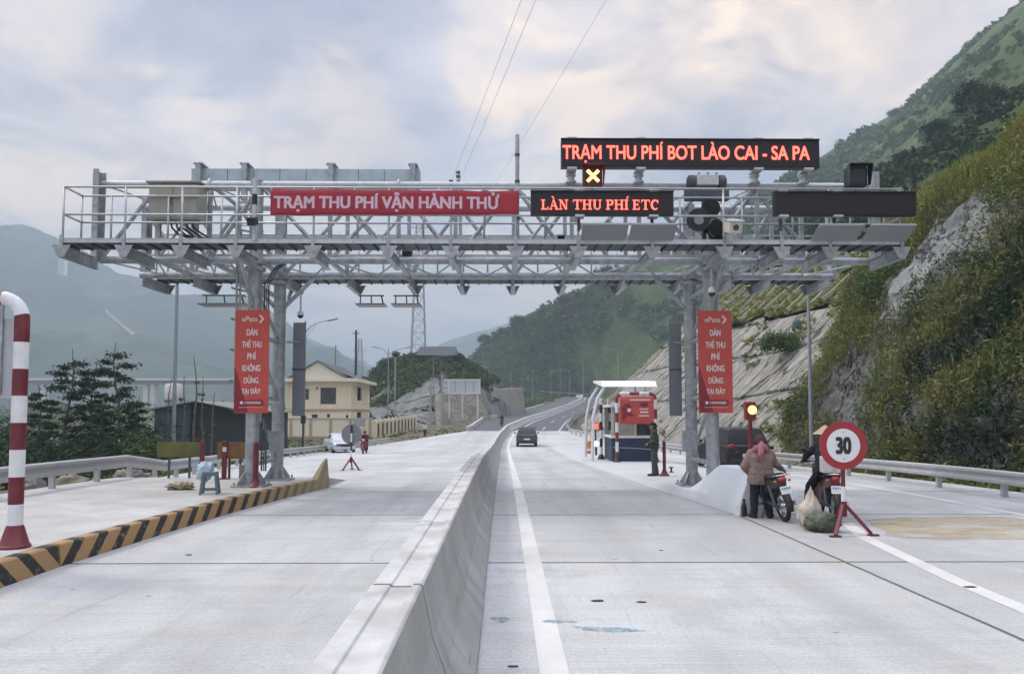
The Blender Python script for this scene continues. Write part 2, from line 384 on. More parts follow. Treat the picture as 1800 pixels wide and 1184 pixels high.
M['cabinet'] = mat('cabinet_grey', (0.31, 0.31, 0.27), 0.55, 0.1, 0.12, 3.5, dirt=(0.12, 0.12, 0.1))
M['box_steel'] = mat('sheet_steel', (0.42, 0.51, 0.55), 0.5, 0.35, 0.15, 3.0, dirt=(0.2, 0.25, 0.28), dirt_amt=0.5)
M['antenna'] = mat('antenna_white', (0.24, 0.25, 0.265), 0.45, 0, 0.05, 4)
M['rubber'] = mat('rubber', (0.018, 0.018, 0.018), 0.8, 0, 0.3, 20)
M['glass'] = mat('dark_glass', (0.02, 0.028, 0.035), 0.08, 0, 0.3, 3)
M['chrome'] = mat('chrome', (0.55, 0.56, 0.58), 0.22, 0.9, 0.1, 10)
M['skin'] = mat('skin', (0.30, 0.17, 0.115), 0.55, 0, 0.12, 14)
M['hair'] = mat('hair', (0.012, 0.01, 0.01), 0.5, 0, 0.3, 60)
M['white_line'] = mat('road_line', (0.60, 0.60, 0.59), 0.75, 0, 0.08, 2.2, dirt=(0.44, 0.44, 0.42), dirt_amt=0.9, bump=0.2)
M['leaf_dark'] = foliage('leaf_dark', [(0.010, 0.022, 0.012), (0.022, 0.045, 0.020), (0.04, 0.07, 0.03)], patch=0.6)
M['leaf_mid'] = foliage('leaf_mid', [(0.03, 0.055, 0.018), (0.065, 0.105, 0.028), (0.12, 0.165, 0.05)], patch=0.3)
M['leaf_hill'] = foliage('leaf_hill', [(0.030, 0.062, 0.022), (0.065, 0.115, 0.036), (0.12, 0.165, 0.055)], patch=0.03)
M['leaf_brown'] = foliage('leaf_brown', [(0.068, 0.070, 0.026), (0.13, 0.138, 0.045), (0.21, 0.215, 0.07), (0.25, 0.205, 0.11)], patch=0.25)
M['leaf_yellow'] = foliage('leaf_yellow', [(0.09, 0.11, 0.022), (0.18, 0.21, 0.045), (0.27, 0.28, 0.085), (0.30, 0.25, 0.12)], patch=0.3)
M['bark'] = mat('bark', (0.12, 0.105, 0.085), 0.9, 0, 0.35, 12, bump=0.4)
# ---------------------------------------------------------------- the road's course
_ys = np.arange(-40, 420, 1.0)
def smooth_tab(tab, w):
    v = np.interp(_ys, [t[0] for t in tab], [t[1] for t in tab]); k = np.ones(w) / w
    return np.convolve(np.pad(v, w // 2, 'edge'), k, 'valid')[:len(_ys)]
_zp = smooth_tab([(-40, 0), (17, 0), (22, -0.09), (34, -0.42), (46, -0.72), (67, -1.05), (80, -0.95), (100, -0.5), (130, 0.35), (160, 1.4), (200, 3.1), (250, 5.6), (300, 7.9), (340, 8.6), (420, 8.0)], 9)
_xc = smooth_tab([(-40, -.675), (64, -.675), (78, -0.45), (100, 0.55), (130, 4.1), (160, 9.2), (200, 16.6), (250, 25.2), (300, 31.0), (340, 32), (420, 20)], 9)
def zp(y): return float(np.interp(y, _ys, _zp))
def xc(y): return float(np.interp(y, _ys, _xc))
def zr(x, y):                       # road surface
    return zp(y) - 0.03 * max(0.0, -x - 5) * sm(26, 60, y) * (1 - sm(85, 110, y))
LEFT = [(-20, -10.2), (12, -10.2), (20, -10.4), (28, -11.2), (38, -12.8), (48, -14.2), (60, -14.6), (75, -12.0), (90, -7.6), (100, -4.4), (104, -4.0), (140, -3.1), (160, 1.8), (200, 9.2), (250, 18), (300, 23.8), (340, 25)]
RIGHT = [(-20, 12.2), (30, 12.2), (45, 12.2), (60, 11.9), (80, 10.2), (100, 8.1), (130, 11.5), (165, 17.2), (200, 24), (250, 32.5), (300, 38.5), (340, 39)]
def lx(y): return interp(y, LEFT)
def rx(y): return interp(y, RIGHT)

# ---------------------------------------------------------------- ground materials
def concrete_pave():
    m, nt, b = newmat('concrete_pavement'); N, L = nt.nodes, nt.links
    tc = N.new('ShaderNodeTexCoord'); sep = N.new('ShaderNodeSeparateXYZ'); L.new(tc.outputs['Object'], sep.inputs[0])
    def nz(scale, det, st=(1, 1, 1), dist=0.0, rough=0.6):
        mp = N.new('ShaderNodeMapping'); mp.inputs['Scale'].default_value = st; L.new(tc.outputs['Object'], mp.inputs[0])
        n = N.new('ShaderNodeTexNoise'); n.inputs['Scale'].default_value = scale; n.inputs['Detail'].default_value = det; n.inputs['Distortion'].default_value = dist; n.inputs['Roughness'].default_value = rough
        L.new(mp.outputs[0], n.inputs['Vector']); return n.outputs[0]
    def rng_(x, a, b_, c, d):
        r = N.new('ShaderNodeMapRange'); L.new(x, r.inputs[0])
        for i, q in zip((1, 2, 3, 4), (a, b_, c, d)): r.inputs[i].default_value = q
        return r.outputs[0]
    def mth(op, a, b_=None, c=None):
        q = N.new('ShaderNodeMath'); q.operation = op
        for i, s in enumerate((a, b_, c)):
            if s is None: continue
            if isinstance(s, (int, float)): q.inputs[i].default_value = s
            else: L.new(s, q.inputs[i])
        return q.outputs[0]
    def mix(f, a, b_, typ='MIX'):
        q = N.new('ShaderNodeMix'); q.data_type = 'RGBA'; q.blend_type = typ
        for k, s in (('Factor', f), ('A', a), ('B', b_)):
            if isinstance(s, (int, float)): q.inputs[k].default_value = s
            elif isinstance(s, tuple): q.inputs[k].default_value = rgb(s)
            else: L.new(s, q.inputs[k])
        return q.outputs['Result']
    big = nz(0.22, 6, (1, 0.6, 1), 0.5); mid = nz(1.1, 8, (0.5, 1.3, 1), 0.4); streak = nz(1.2, 7, (0.22, 3.0, 1), 0.2); fine = nz(28, 6)
    long_ = nz(0.9, 6, (2.2, 0.10, 1), 0.3)
    c = mix(rng_(big, 0.38, 0.62, 0, 1), (0.42, 0.435, 0.44), (0.545, 0.57, 0.58))
    c = mix(mth('MULTIPLY', rng_(streak, 0.45, 0.7, 0, 0.55), 1.0), c, (0.39, 0.39, 0.375))
    c = mix(rng_(mid, 0.50, 0.72, 0, 0.5), c, (0.45, 0.42, 0.35))                 # yellow dust
    c = mix(rng_(long_, 0.52, 0.72, 0, 0.32), c, (0.27, 0.275, 0.28))              # tyre tracks
    # each slab was poured a little differently
    wn = N.new('ShaderNodeTexWhiteNoise'); wn.noise_dimensions = '2D'; cv = N.new('ShaderNodeCombineXYZ')
    L.new(mth('FLOOR', mth('DIVIDE', mth('ADD', sep.outputs[1], 44 * 4.7 - 0.7), 4.7)), cv.inputs[1]); L.new(mth('FLOOR', mth('DIVIDE', mth('ADD', sep.outputs[0], 0.6 + 50 * 5.06), 5.06)), cv.inputs[0]); L.new(cv.outputs[0], wn.inputs['Vector'])
    c = mix(1.0, c, rng_(wn.outputs['Value'], 0, 1, 0.93, 1.03), 'MULTIPLY')
    blot = nz(0.55, 9, (1, 0.8, 1), 1.2, 0.7); c = mix(rng_(blot, 0.50, 0.66, 0, 0.5), c, (0.33, 0.34, 0.335))
    blot2 = nz(3.2, 8, (1, 0.55, 1), 0.8, 0.7); c = mix(rng_(blot2, 0.60, 0.72, 0, 0.42), c, (0.20, 0.195, 0.185))
    c = mix(rng_(nz(1.9, 7, (3.2, 0.16, 1), 0.5), 0.62, 0.74, 0, 0.40), c, (0.16, 0.16, 0.16))    # rubber scuffs
    c = mix(1.0, c, rng_(fine, 0.3, 0.7, 0.82, 1.12), 'MULTIPLY')
    wob0 = mth('MULTIPLY', mth('SUBTRACT', nz(0.3, 3), 0.5), 0.03)
    spots = N.new('ShaderNodeTexVoronoi'); spots.inputs['Scale'].default_value = 0.9; L.new(tc.outputs['Object'], spots.inputs['Vector'])
    c = mix(mth('MULTIPLY', mth('LESS_THAN', mth('ADD', spots.outputs['Distance'], mth('MULTIPLY', fine, 0.06)), 0.062), 0.55), c, (0.12, 0.115, 0.11))
    # darker wheel tracks, two to a lane
    tr = None
    for wx in (-4.15, -2.45, 1.75, 3.45):
        g_ = rng_(mth('ABSOLUTE', mth('SUBTRACT', mth('ADD', sep.outputs[0], mth('MULTIPLY', wob0, 8.0)), wx)), 0.05, 0.52, 1, 0); tr = g_ if tr is None else mth('MAXIMUM', tr, g_)
    c = mix(mth('MULTIPLY', mth('MULTIPLY', tr, rng_(nz(0.7, 6, (1, .25, 1)), .35, .65, .25, 1)), 0.42), c, (0.30, 0.30, 0.295))
    # sawn joints: across every 4.7 m, along the lane edge on the right
    wob = mth('MULTIPLY', mth('SUBTRACT', nz(1.5, 3), 0.5), 0.03)
    jy = mth('ABSOLUTE', mth('SUBTRACT', mth('FRACT', mth('DIVIDE', mth('ADD', mth('ADD', sep.outputs[1], wob), 44 * 4.7 - 0.7 + 2.35), 4.7)), 0.5))
    jy = mth('LESS_THAN', mth('MULTIPLY', jy, 4.7), 0.034)
    jx = mth('LESS_THAN', mth('ABSOLUTE', mth('SUBTRACT', mth('ADD', sep.outputs[0], wob), 4.46)), 0.026)
    jx2 = mth('LESS_THAN', mth('ABSOLUTE', mth('ADD', mth('ADD', sep.outputs[0], wob), 3.2)), 0.014)
    jn = mth('MAXIMUM', jy, mth('MAXIMUM', mth('MULTIPLY', jx, mth('LESS_THAN', sep.outputs[1], 15.5)), mth('MULTIPLY', jx2, 0.0)))
    c = mix(mth('MULTIPLY', jn, 0.9), c, (0.075, 0.08, 0.085))
    # brushed grooves across the lane, as a bump and as a darker tone inside them
    gr = mth('SINE', mth('MULTIPLY', mth('ADD', sep.outputs[1], mth('MULTIPLY', wob, 1.5)), 2 * math.pi / 0.085))
    grm = mth('MULTIPLY', rng_(gr, 0.2, 1.0, 0, 1), rng_(nz(1.3, 4, (0.3, 1, 1)), 0.4, 0.62, 0.05, 0.4))
    c = mix(mth('MULTIPLY', grm, 0.55), c, (0.27, 0.265, 0.25))
    L.new(c, b.inputs['Base Color']); b.inputs['Specular IOR Level'].default_value = 0.3
    L.new(rng_(mid, 0.3, 0.7, 0.72, 0.95), b.inputs['Roughness'])
    bp = N.new('ShaderNodeBump'); bp.inputs['Strength'].default_value = 0.35; bp.inputs['Distance'].default_value = 0.01
    L.new(mth('SUBTRACT', mth('ADD', fine, mth('MULTIPLY', gr, -0.25)), jn), bp.inputs['Height']); L.new(bp.outputs[0], b.inputs['Normal'])
    return m
M['pave'] = concrete_pave()
M['island'] = mat('island_concrete', (0.42, 0.42, 0.412), 0.85, 0, 0.2, 1.1, dirt=(0.33, 0.295, 0.235), dirt_amt=0.8, bump=0.25, bscale=30)
M['island_white'] = mat('pale_concrete', (0.45, 0.465, 0.475), 0.8, 0, 0.08, 0.9, dirt=(0.42, 0.41, 0.39), dirt_amt=0.5, bump=0.2, bscale=30)
M['asphalt'] = mat('asphalt', (0.075, 0.085, 0.10), 0.75, 0, 0.16, 0.5, dirt=(0.12, 0.125, 0.13), dirt_amt=0.4, bump=0.3)
def barrier_mat():
    m = mat('barrier_concrete', (0.325, 0.335, 0.33), 0.85, 0, 0.16, 1.6, dirt=(0.25, 0.24, 0.21), dirt_amt=0.6, bump=0.3, bscale=35); nt = m.node_tree; N, L = nt.nodes, nt.links; b = N['Principled BSDF']
    src = b.inputs['Base Color'].links[0].from_socket; tc = N.new('ShaderNodeTexCoord'); g = N.new('ShaderNodeObjectInfo')
    ad = N.new('ShaderNodeVectorMath'); ad.operation = 'MULTIPLY_ADD'; ad.inputs[1].default_value = (0, 40, 0); cm = N.new('ShaderNodeCombineXYZ')
    for k in range(3): L.new(g.outputs['Random'], cm.inputs[k])
    L.new(cm.outputs[0], ad.inputs[0]); L.new(tc.outputs['Object'], ad.inputs[2])
    for sc, lo, hi, amt, c in (((1.5, 3.5, 0.35), .54, .70, .42, (.19, .185, .165)), ((8, 14, 0.8), .60, .70, .55, (.11, .105, .095)), ((2, 2.2, 7), .60, .72, .4, (.46, .455, .43)), ((1.5, .8, 9), .62, .70, .45, (.10, .10, .10))):
        mp = N.new('ShaderNodeMapping'); mp.inputs['Scale'].default_value = sc; L.new(ad.outputs[0], mp.inputs[0])
        n = N.new('ShaderNodeTexNoise'); n.inputs['Scale'].default_value = 1; n.inputs['Detail'].default_value = 8; n.inputs['Roughness'].default_value = .65; n.inputs['Distortion'].default_value = .3; L.new(mp.outputs[0], n.inputs['Vector'])
        r = N.new('ShaderNodeMapRange'); r.inputs[1].default_value = lo; r.inputs[2].default_value = hi; r.inputs[4].default_value = amt; L.new(n.outputs[0], r.inputs[0])
        mx = N.new('ShaderNodeMix'); mx.data_type = 'RGBA'; L.new(r.outputs[0], mx.inputs['Factor']); L.new(src, mx.inputs['A']); mx.inputs['B'].default_value = rgb(c); src = mx.outputs['Result']
    L.new(src, b.inputs['Base Color']); return m
M['jersey'] = barrier_mat()
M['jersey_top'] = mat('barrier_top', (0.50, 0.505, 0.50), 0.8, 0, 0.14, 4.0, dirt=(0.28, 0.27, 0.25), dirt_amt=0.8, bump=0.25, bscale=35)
M['soil'] = layered('verge_soil', [(0.055, 0.06, 0.03), (0.10, 0.095, 0.055), (0.17, 0.15, 0.11), (0.08, 0.085, 0.04)], 0.12, bump=0.5, bdist=0.15, fine=2.0)
M['rock'] = layered('cliff_rock', [(0.055, 0.052, 0.04), (0.095, 0.095, 0.075), (0.15, 0.155, 0.14), (0.225, 0.235, 0.23), (0.10, 0.095, 0.06), (0.19, 0.195, 0.185)], 0.14, stretch=(1.3, 1.3, 0.6), bump=1.0, bdist=0.4, crack=(0.022, 0.022, 0.018), crack_scale=0.75, fine=2.6, rot=(0.3, 0.5, 0.2))
M['boulder'] = layered('pale_boulder', [(0.12, 0.125, 0.115), (0.20, 0.212, 0.205), (0.27, 0.287, 0.28), (0.17, 0.175, 0.16)], 0.5, stretch=(1, 1, 0.6), bump=0.8, bdist=0.25, crack=(0.05, 0.05, 0.045), crack_scale=0.55, fine=2.5, rot=(0.2, 0.7, 0.4))
M['shotcrete'] = layered('shotcrete', [(0.19, 0.18, 0.15), (0.38, 0.365, 0.315), (0.50, 0.485, 0.43), (0.30, 0.29, 0.255), (0.56, 0.545, 0.49), (0.42, 0.385, 0.31)], 0.34, stretch=(0.45, 1.5, 0.45), bump=1.0, bdist=0.7, fine=1.7, detail=11, crack=(0.17, 0.155, 0.13), crack_scale=0.33)
M['hill'] = layered('hill_brush', [(0.035, 0.062, 0.022), (0.065, 0.108, 0.036), (0.095, 0.14, 0.046), (0.15, 0.18, 0.075)], 0.035, bump=1.0, bdist=3.0, fine=0.22)
M['mount'] = layered('mountain_forest', [(0.012, 0.04, 0.026), (0.03, 0.075, 0.045), (0.09, 0.12, 0.08), (0.03, 0.06, 0.05)], 0.0045, bump=1.0, bdist=25, fine=0.02)
M['grass_slope'] = layered('grass_slope', [(0.05, 0.065, 0.02), (0.09, 0.10, 0.032), (0.13, 0.13, 0.05), (0.07, 0.08, 0.025)], 0.15, bump=0.6, bdist=0.3, fine=2.0)
M['knoll_rock'] = layered('knoll_rock', [(0.10, 0.105, 0.10), (0.17, 0.175, 0.17), (0.23, 0.235, 0.23), (0.12, 0.125, 0.11)], 0.08, stretch=(1, 1, 0.4), bump=0.9, bdist=0.8, crack=(0.05, 0.05, 0.045), crack_scale=0.15, fine=0.6)
M['masonry'] = layered('stone_masonry', [(0.16, 0.145, 0.115), (0.25, 0.23, 0.19), (0.31, 0.285, 0.235)], 0.25, bump=0.7, bdist=0.2, crack=(0.15, 0.14, 0.12), crack_scale=0.9, fine=1.4)
M['wall_grey'] = mat('retaining_concrete', (0.24, 0.235, 0.215), 0.9, 0, 0.15, 0.25, dirt=(0.15, 0.145, 0.13), dirt_amt=0.6, bump=0.2)
M['earth'] = layered('bare_earth', [(0.16, 0.13, 0.09), (0.26, 0.22, 0.16), (0.34, 0.30, 0.23)], 0.2, bump=0.6, bdist=0.3, fine=1.2)

# ---------------------------------------------------------------- ground, pavement, road
def build_ground():
    xs = sorted(set([-4000, -2000, -1000, -500, -300, -200, -150, -110, -85, -65, -52, -42, -35, -30, -26, -23, -20, -18, -16.5, -15, -14, -13, -12, -11, -9, -6, -3, 0, 3, 6, 9, 11, 13, 15, 17, 20, 24, 30, 40, 60, 90, 140, 220, 400, 800, 1600, 4000]))
    ys = [-400, -200, -100, -50, -25] + list(range(-15, 130, 4)) + list(range(130, 340, 10)) + [360, 400, 460, 560, 800, 1200, 1800, 3000, 6000]
    P = []
    for y in ys:
        row = []
        for x in xs:
            l, r = lx(y), rx(y); base = zp(min(max(y, -40), 340))
            if x < l: 
                d = l - x; z = base - 0.22 - 1.9 * sm(0.8, 9, d) - 3.2 * sm(10, 60, d) - 0.25 * sm(0, 3, d)
                z += 0.25 * fbm((x * 0.16, y * 0.16, 3.1), 4) * sm(0.5, 4, d)
                if 70 < y < 135 and x < l: z = max(z, base - 0.25 - 0.35 * sm(2, 14, d)) if x > -48 else z
                elif y >= 135: z = base - 0.5 - 6 * sm(10, 80, d)
            elif x > r: z = base - 0.3
            else: z = base - 0.75
            if y > 420 or x < -400 or x > 400: z = -14
            row.append((x, y, z))
        P.append(row)
    MB().grid(P).build('ground', M['soil'], smooth=True)['kind'] = 'structure'
build_ground()
def strip(name, mats, y0, y1, step, fl, fr, fz, nx=6, top=0.0, kind='structure', skirt=0.7):
    P = []; y = y0
    ys = list(np.arange(y0, y1, step)) + [y1]
    for y in ys:
        l, r = fl(y), fr(y); row = []
        if skirt: row.append((l, y, fz(l, y) - skirt))
        for i in range(nx + 1):
            x = l + (r - l) * i / nx; row.append((x, y, fz(x, y) + top))
        if skirt: row.append((r, y, fz(r, y) - skirt))
        P.append(row)
    o = MB().grid(P).build(name, mats, auto=40)
    if kind: o['kind'] = kind
    return o
strip('concrete_pavement', M['pave'], -15, 100, 1.0, lambda y: lx(y) - 0.35, lambda y: rx(y) + 0.7, zr, nx=40)
strip('asphalt_road', M['asphalt'], 100, 345, 3.0, lambda y: lx(y), lambda y: rx(y), zr, nx=10)
# painted lines
def line(x, w, y0, y1, name='lane_marking', off=0.004, step=1.0):
    fx = x if callable(x) else (lambda y: x)
    strip(name, M['white_line'], y0, y1, step, lambda y: fx(y) - w / 2, lambda y: fx(y) + w / 2, lambda a, y: zr(a, y), nx=1, top=off, skirt=0)
line(lambda y: xc(y) + 1.06, 0.22, 1, 330)
line(lambda y: xc(y) - 1.2, 0.14, 102, 330)
line(lambda y: rx(y) - 0.9, 0.16, 90, 330)
line(lambda y: interp(y, [(0, 4.85), (7, 5.12), (9, 5.25), (12, 5.62), (14.5, 6.3)]), 0.22, 0, 13.6)
line(lambda y: interp(y, [(0, 5.6), (9, 5.85), (14, 6.9)]), 0.14, 0, 8.2)
line(lambda y: 9.75 + 0.01 * y, 0.2, 0, 60)
for k in range(5):
    y = 104 + k * 22
    line(lambda q: (xc(q) + 1 + rx(q)) / 2, 0.16, y, y + 7)
def sand_mat(m):
    nt = m.node_tree; N, L = nt.nodes, nt.links; tc = N.new('ShaderNodeTexCoord'); n = N.new('ShaderNodeTexNoise'); n.inputs['Scale'].default_value = 1.3; n.inputs['Detail'].default_value = 9; n.inputs['Roughness'].default_value = .7
    mp = N.new('ShaderNodeMapping'); mp.inputs['Scale'].default_value = (.5, 1.6, 1); L.new(tc.outputs['Object'], mp.inputs[0]); L.new(mp.outputs[0], n.inputs['Vector'])
    r = N.new('ShaderNodeMapRange'); r.inputs[1].default_value = .36; r.inputs[2].default_value = .56; r.inputs[4].default_value = .6; L.new(n.outputs[0], r.inputs[0]); L.new(r.outputs[0], N['Principled BSDF'].inputs['Alpha']); return m
strip('sand', sand_mat(layered('spilt_sand', [(0.42, 0.33, 0.19), (0.52, 0.43, 0.27), (0.38, 0.31, 0.2)], 0.6, stretch=(0.4, 1.6, 1), bump=0.3, bdist=0.02, fine=4)), 11.8, 14.4, 0.2, lambda y: 5.95 + 0.3 * (y - 11.9) + .3 * noise.noise(Vector((y * 1.3, 0, 0))) + .9 * (sm(12.2, 11.8, y) + sm(14.0, 14.4, y)), lambda y: 9.5, zr, nx=8, top=0.006, skirt=0)
# blue paint smears on the concrete
def paint_mat():
    m = mat('blue_paint', (0.17, 0.31, 0.37), 0.7, 0, 0.35, 7, dirt=(0.34, 0.37, 0.38), dirt_amt=1.0); nt = m.node_tree
    n = nt.nodes.new('ShaderNodeTexNoise'); n.inputs['Scale'].default_value = 11; n.inputs['Detail'].default_value = 9; n.inputs['Roughness'].default_value = .75
    tc = nt.nodes.new('ShaderNodeTexCoord'); nt.links.new(tc.outputs['Object'], n.inputs['Vector'])
    r = nt.nodes.new('ShaderNodeMapRange'); r.inputs[1].default_value = .36; r.inputs[2].default_value = .62; r.inputs[4].default_value = .8; nt.links.new(n.outputs[0], r.inputs[0]); nt.links.new(r.outputs[0], nt.nodes['Principled BSDF'].inputs['Alpha']); return m
M['smear'] = paint_mat()
def smear(pts, w, label):
    P = [[(x - q * 0.0, y - q, zr(x, y) + 0.007) for q in (w * s, -w * s)] for (x, y, s) in pts]
    o = MB().grid(P).build('paint_smear', M['smear']); return tag(o, label, 'paint smear')
smear([(0.36, 7.27, .2), (0.42, 7.28, .7), (0.5, 7.27, 1), (0.58, 7.29, .35), (0.64, 7.27, .6), (0.70, 7.25, .1)], .07, 'short pale blue paint smear on the concrete left of the white line')
smear([(0.62, 7.12, .2), (0.72, 7.05, .7), (0.85, 7.02, 1), (0.95, 7.0, .9), (1.06, 7.0, 1.0), (1.2, 6.98, .35), (1.28, 6.97, .1)], .075, 'long teal paint smear reaching over the concrete right of the white line')
smear([(-0.12, 7.4, .2), (-0.07, 7.36, .9), (0.0, 7.34, 1), (0.06, 7.38, .2)], .10, 'small blue paint smear at the foot of the concrete median barrier')

# raised islands
KERB = [(2.0, -5.45), (9.9, -5.60), (15, -5.30), (18.5, -4.95), (20.9, -4.67)]
def kx(y): return interp(y, KERB)
ISL_Z = 0.27
P = []
for y in list(np.arange(-8, 21.01, 0.5)) + [22.5, 24]:
    r = kx(min(max(y, 2), 20.9)) - 0.21; z = zr(0, y) + (ISL_Z if y < 21.2 else ISL_Z * (24 - y) / 2.99 + 0.003)
    row = [(r, y, z - 0.3)] + [(r + (-10.45 - r) * i / 8, y, z) for i in range(9)] + [(-10.45, y, z - 0.9)]
    P.append(row)
MB().grid(P).build('pavement', M['island'], auto=40)['kind'] = 'structure'
def isl_l(y): return interp(y, [(14.6, 4.42), (16, 4.28), (20, 3.96), (36, 3.74), (62, 3.9), (66, 4.6)])
def isl_r(y): return interp(y, [(14.6, 5.3), (17, 6.8), (24, 7.8), (50, 7.6), (66, 5.2)])
ISR = 0.13
P = []
for y in list(np.arange(14.8, 66, 0.8)):
    l, r = isl_l(y), isl_r(y); z = zr(5, y)
    P.append([(l, y, z - 0.2), (l, y, z + 0.015), (l + 0.28, y, z + ISR)] + [(l + 0.28 + (r - l - 0.5) * i / 4, y, z + ISR + 0.002) for i in range(1, 5)] + [(r, y, z + 0.01), (r, y, z - 0.2)])
MB().grid(P).build('pavement', M['island_white'], auto=25)['kind'] = 'structure'

# ---------------------------------------------------------------- hills
def hill(name, ridge, foot, mats, nu=120, nv=40, amp=4.0, freq=0.03, bulge=0.12, back=60, drop=80, seed=0.0, power=1.0, kind='structure'):
    """a hillside from a foot line (world points) up to a ridge line (world points), with its far side behind"""
    def res(pts, n):
        pts = [Vector(p) for p in pts]; d = [0]
        for a, b in zip(pts, pts[1:]): d.append(d[-1] + (b - a).length)
        out = []
        for t in np.linspace(0, d[-1], n):
            out.append(Vector([float(np.interp(t, d, [p[k] for p in pts])) for k in range(3)]))
        return out
    A, B = res(foot, nu), res(ridge, nu); P = []
    for i in range(nu):
        row = []; a, b = A[i], B[i]
        for j in range(nv + 1):
            t = j / nv; p = a.lerp(b, t); p.z = a.z + (b.z - a.z) * (t ** power) + (b.z - a.z) * bulge * math.sin(math.pi * t)
            w = sm(0, 0.12, t) * (1.0 if t < 0.93 else 0.45)
            q = p * freq + Vector((seed, seed * 2, 0)); dz = amp * fbm(q, 6) + amp * 0.5 * (abs(noise.noise(q * 0.6)) - 0.25)
            row.append(p + Vector((0.25 * dz * w, 0.4 * dz * w, dz * w)))
        for k, dd in ((0.3, 0.15), (1.0, 1.0)): row.append(row[nv] + Vector((0, back * k, -drop * dd)))
        P.append(row)
    o = MB().grid(P).build(name, mats, smooth=True)
    if kind: o['kind'] = kind
    return o, P
def pts(lst, Y=None): return [at(a[0], a[1], a[2] if len(a) > 2 else Y) for a in lst]
MID_RIDGE = pts([(800, 668, 430), (825, 634, 410), (850, 605, 395), (880, 586, 388), (900, 573, 383), (930, 552, 376), (960, 537, 370), (1000, 517, 362), (1040, 501, 356), (1110, 470, 350), (1200, 425, 345), (1270, 372, 345), (1360, 322, 352), (1450, 272, 380), (1510, 237, 400), (1560, 210, 415), (1620, 180, 430), (1645, 150, 436), (1665, 128, 440), (1730, 75, 460), (1800, 14, 480), (1900, -60, 500), (2050, -140, 520)])
MID_FOOT = [(-24, 345, 0), (-2, 350, 4), (20, 352, 7.5), (40, 345, 8), (58, 300, 8), (62, 250, 8), (58, 200, 8), (58, 165, 8), (56, 130, 12), (54, 105, 14), (52, 85, 14), (52, 70, 14), (54, 55, 14), (60, 40, 14), (70, 20, 14)]
hill_mid, HP = hill('hill', MID_RIDGE, MID_FOOT, M['hill'], nu=190, nv=60, amp=6.0, freq=0.025, bulge=0.06, seed=1.3)
FAR1 = pts([(-260, 330), (-120, 360), (0, 400), (35, 399), (75, 415), (120, 431), (165, 452), (215, 478), (300, 500), (400, 517), (440, 528), (480, 545), (540, 580), (590, 612), (640, 633), (680, 655), (730, 690)], 1400)
_, MP = hill('mountain', FAR1, [(-1500, 600, -14), (-900, 560, -14), (-500, 560, -14), (-300, 600, -14), (-150, 700, -14), (-100, 800, -14)], M['mount'], nu=200, nv=70, amp=62, freq=0.0042, bulge=0.05, back=300, drop=300, seed=4.0)
FAR2 = pts([(480, 612), (540, 590), (570, 600), (610, 622), (650, 640), (690, 650), (740, 622), (780, 602), (830, 585), (870, 574), (900, 566), (960, 590), (1040, 640)], 1900)
hill('mountain', FAR2, [(-700, 1300, -14), (-300, 1250, -14), (0, 1250, -14), (400, 1300, -14)], M['mount'], nu=90, nv=24, amp=22, freq=0.005, bulge=0.04, back=300, drop=300, seed=9.0)
# wooded shoulder above the cliff, behind its grass
SH_RIDGE = pts([(1380, 380, 170), (1450, 345, 150), (1530, 318, 130), (1590, 282, 118), (1640, 250, 112), (1700, 215, 108), (1760, 185, 105), (1830, 130, 100), (1930, 60, 96), (2080, -40, 90)])
SH_FOOT = [(42, 150, 16), (36, 125, 14), (33, 105, 14), (31, 88, 14), (30, 74, 14), (29, 64, 14), (30, 55, 14), (33, 46, 14), (40, 36, 14), (54, 24, 14)]
hill_sh, SP = hill('hill', SH_RIDGE, SH_FOOT, M['hill'], nu=90, nv=30, amp=2.2, freq=0.07, bulge=0.02, back=40, drop=25, seed=2.2)

# ---------------------------------------------------------------- cut slopes on the right
def cx_base(y): return interp(y, [(-20, 15.2), (30, 15.2), (45, 15.0), (60, 14.2), (80, 12.4), (104, 10.8), (130, 14.2), (165, 20.2), (200, 27)])
def shot_h(y): return interp(y, [(30, 10.2), (56, 11.5), (70, 12.4), (90, 13.0), (110, 15.5), (130, 18.2), (160, 22.0), (180, 20), (195, 8)])
def shot_pt(y, h):                     # point of the 45 degree cut at height h over the road
    z = zp(y) + h; n = 0.55 * fbm((y * 0.10, h * 0.16, 5.0), 5) + 0.20 * fbm((y * 0.9, h * 0.14, 9.0), 5) + 0.24 * fbm((y * 1.1, h * 1.1, 2.0), 6)
    hb = (h + 0.5 * fbm((y * 0.05, 0, 3), 3)) / 3.9; bench = 0.42 * math.floor(hb) + 0.42 * sm(0.93, 1.0, hb - math.floor(hb)) + (0.34 + .3 * fbm((y * .3, 0, math.floor(hb)), 3)) * sm(0.0, 0.03, hb - math.floor(hb)) * (1 - sm(0.05, .10, hb - math.floor(hb)))
    ins = 0.03 * max(0, y - 120) * 0
    return Vector((cx_base(y) + h * 0.97 + bench + n + ins, y, z + 0.25 * n))
ys = list(np.arange(34, 196, 0.5)); P = []
for y in ys:
    hh = shot_h(y) + 0.7 * fbm((y * 0.15, 0, 0), 3); P.append([shot_pt(y, hh * j / 90 - 0.6) for j in range(91)])
SHOT = P
MB().grid(P).build('cut_slope', M['shotcrete'], auto=30)['kind'] = 'structure'
P2 = []
for y in ys:
    hh = shot_h(y) + 0.7 * fbm((y * 0.15, 0, 0), 3) - 0.25
    P2.append([shot_pt(y, hh) + Vector((0.05, 0, 0.05)) + Vector((q * 1.0, 0, q * (0.9 if y < 105 else 0.62) + 0.35 * fbm((y * 0.2, q * 0.3, 1), 4))) for q in np.linspace(0, 7.5 if y < 110 else 14, 18)] + [shot_pt(y, hh) + Vector((40, 0, 5.5))])
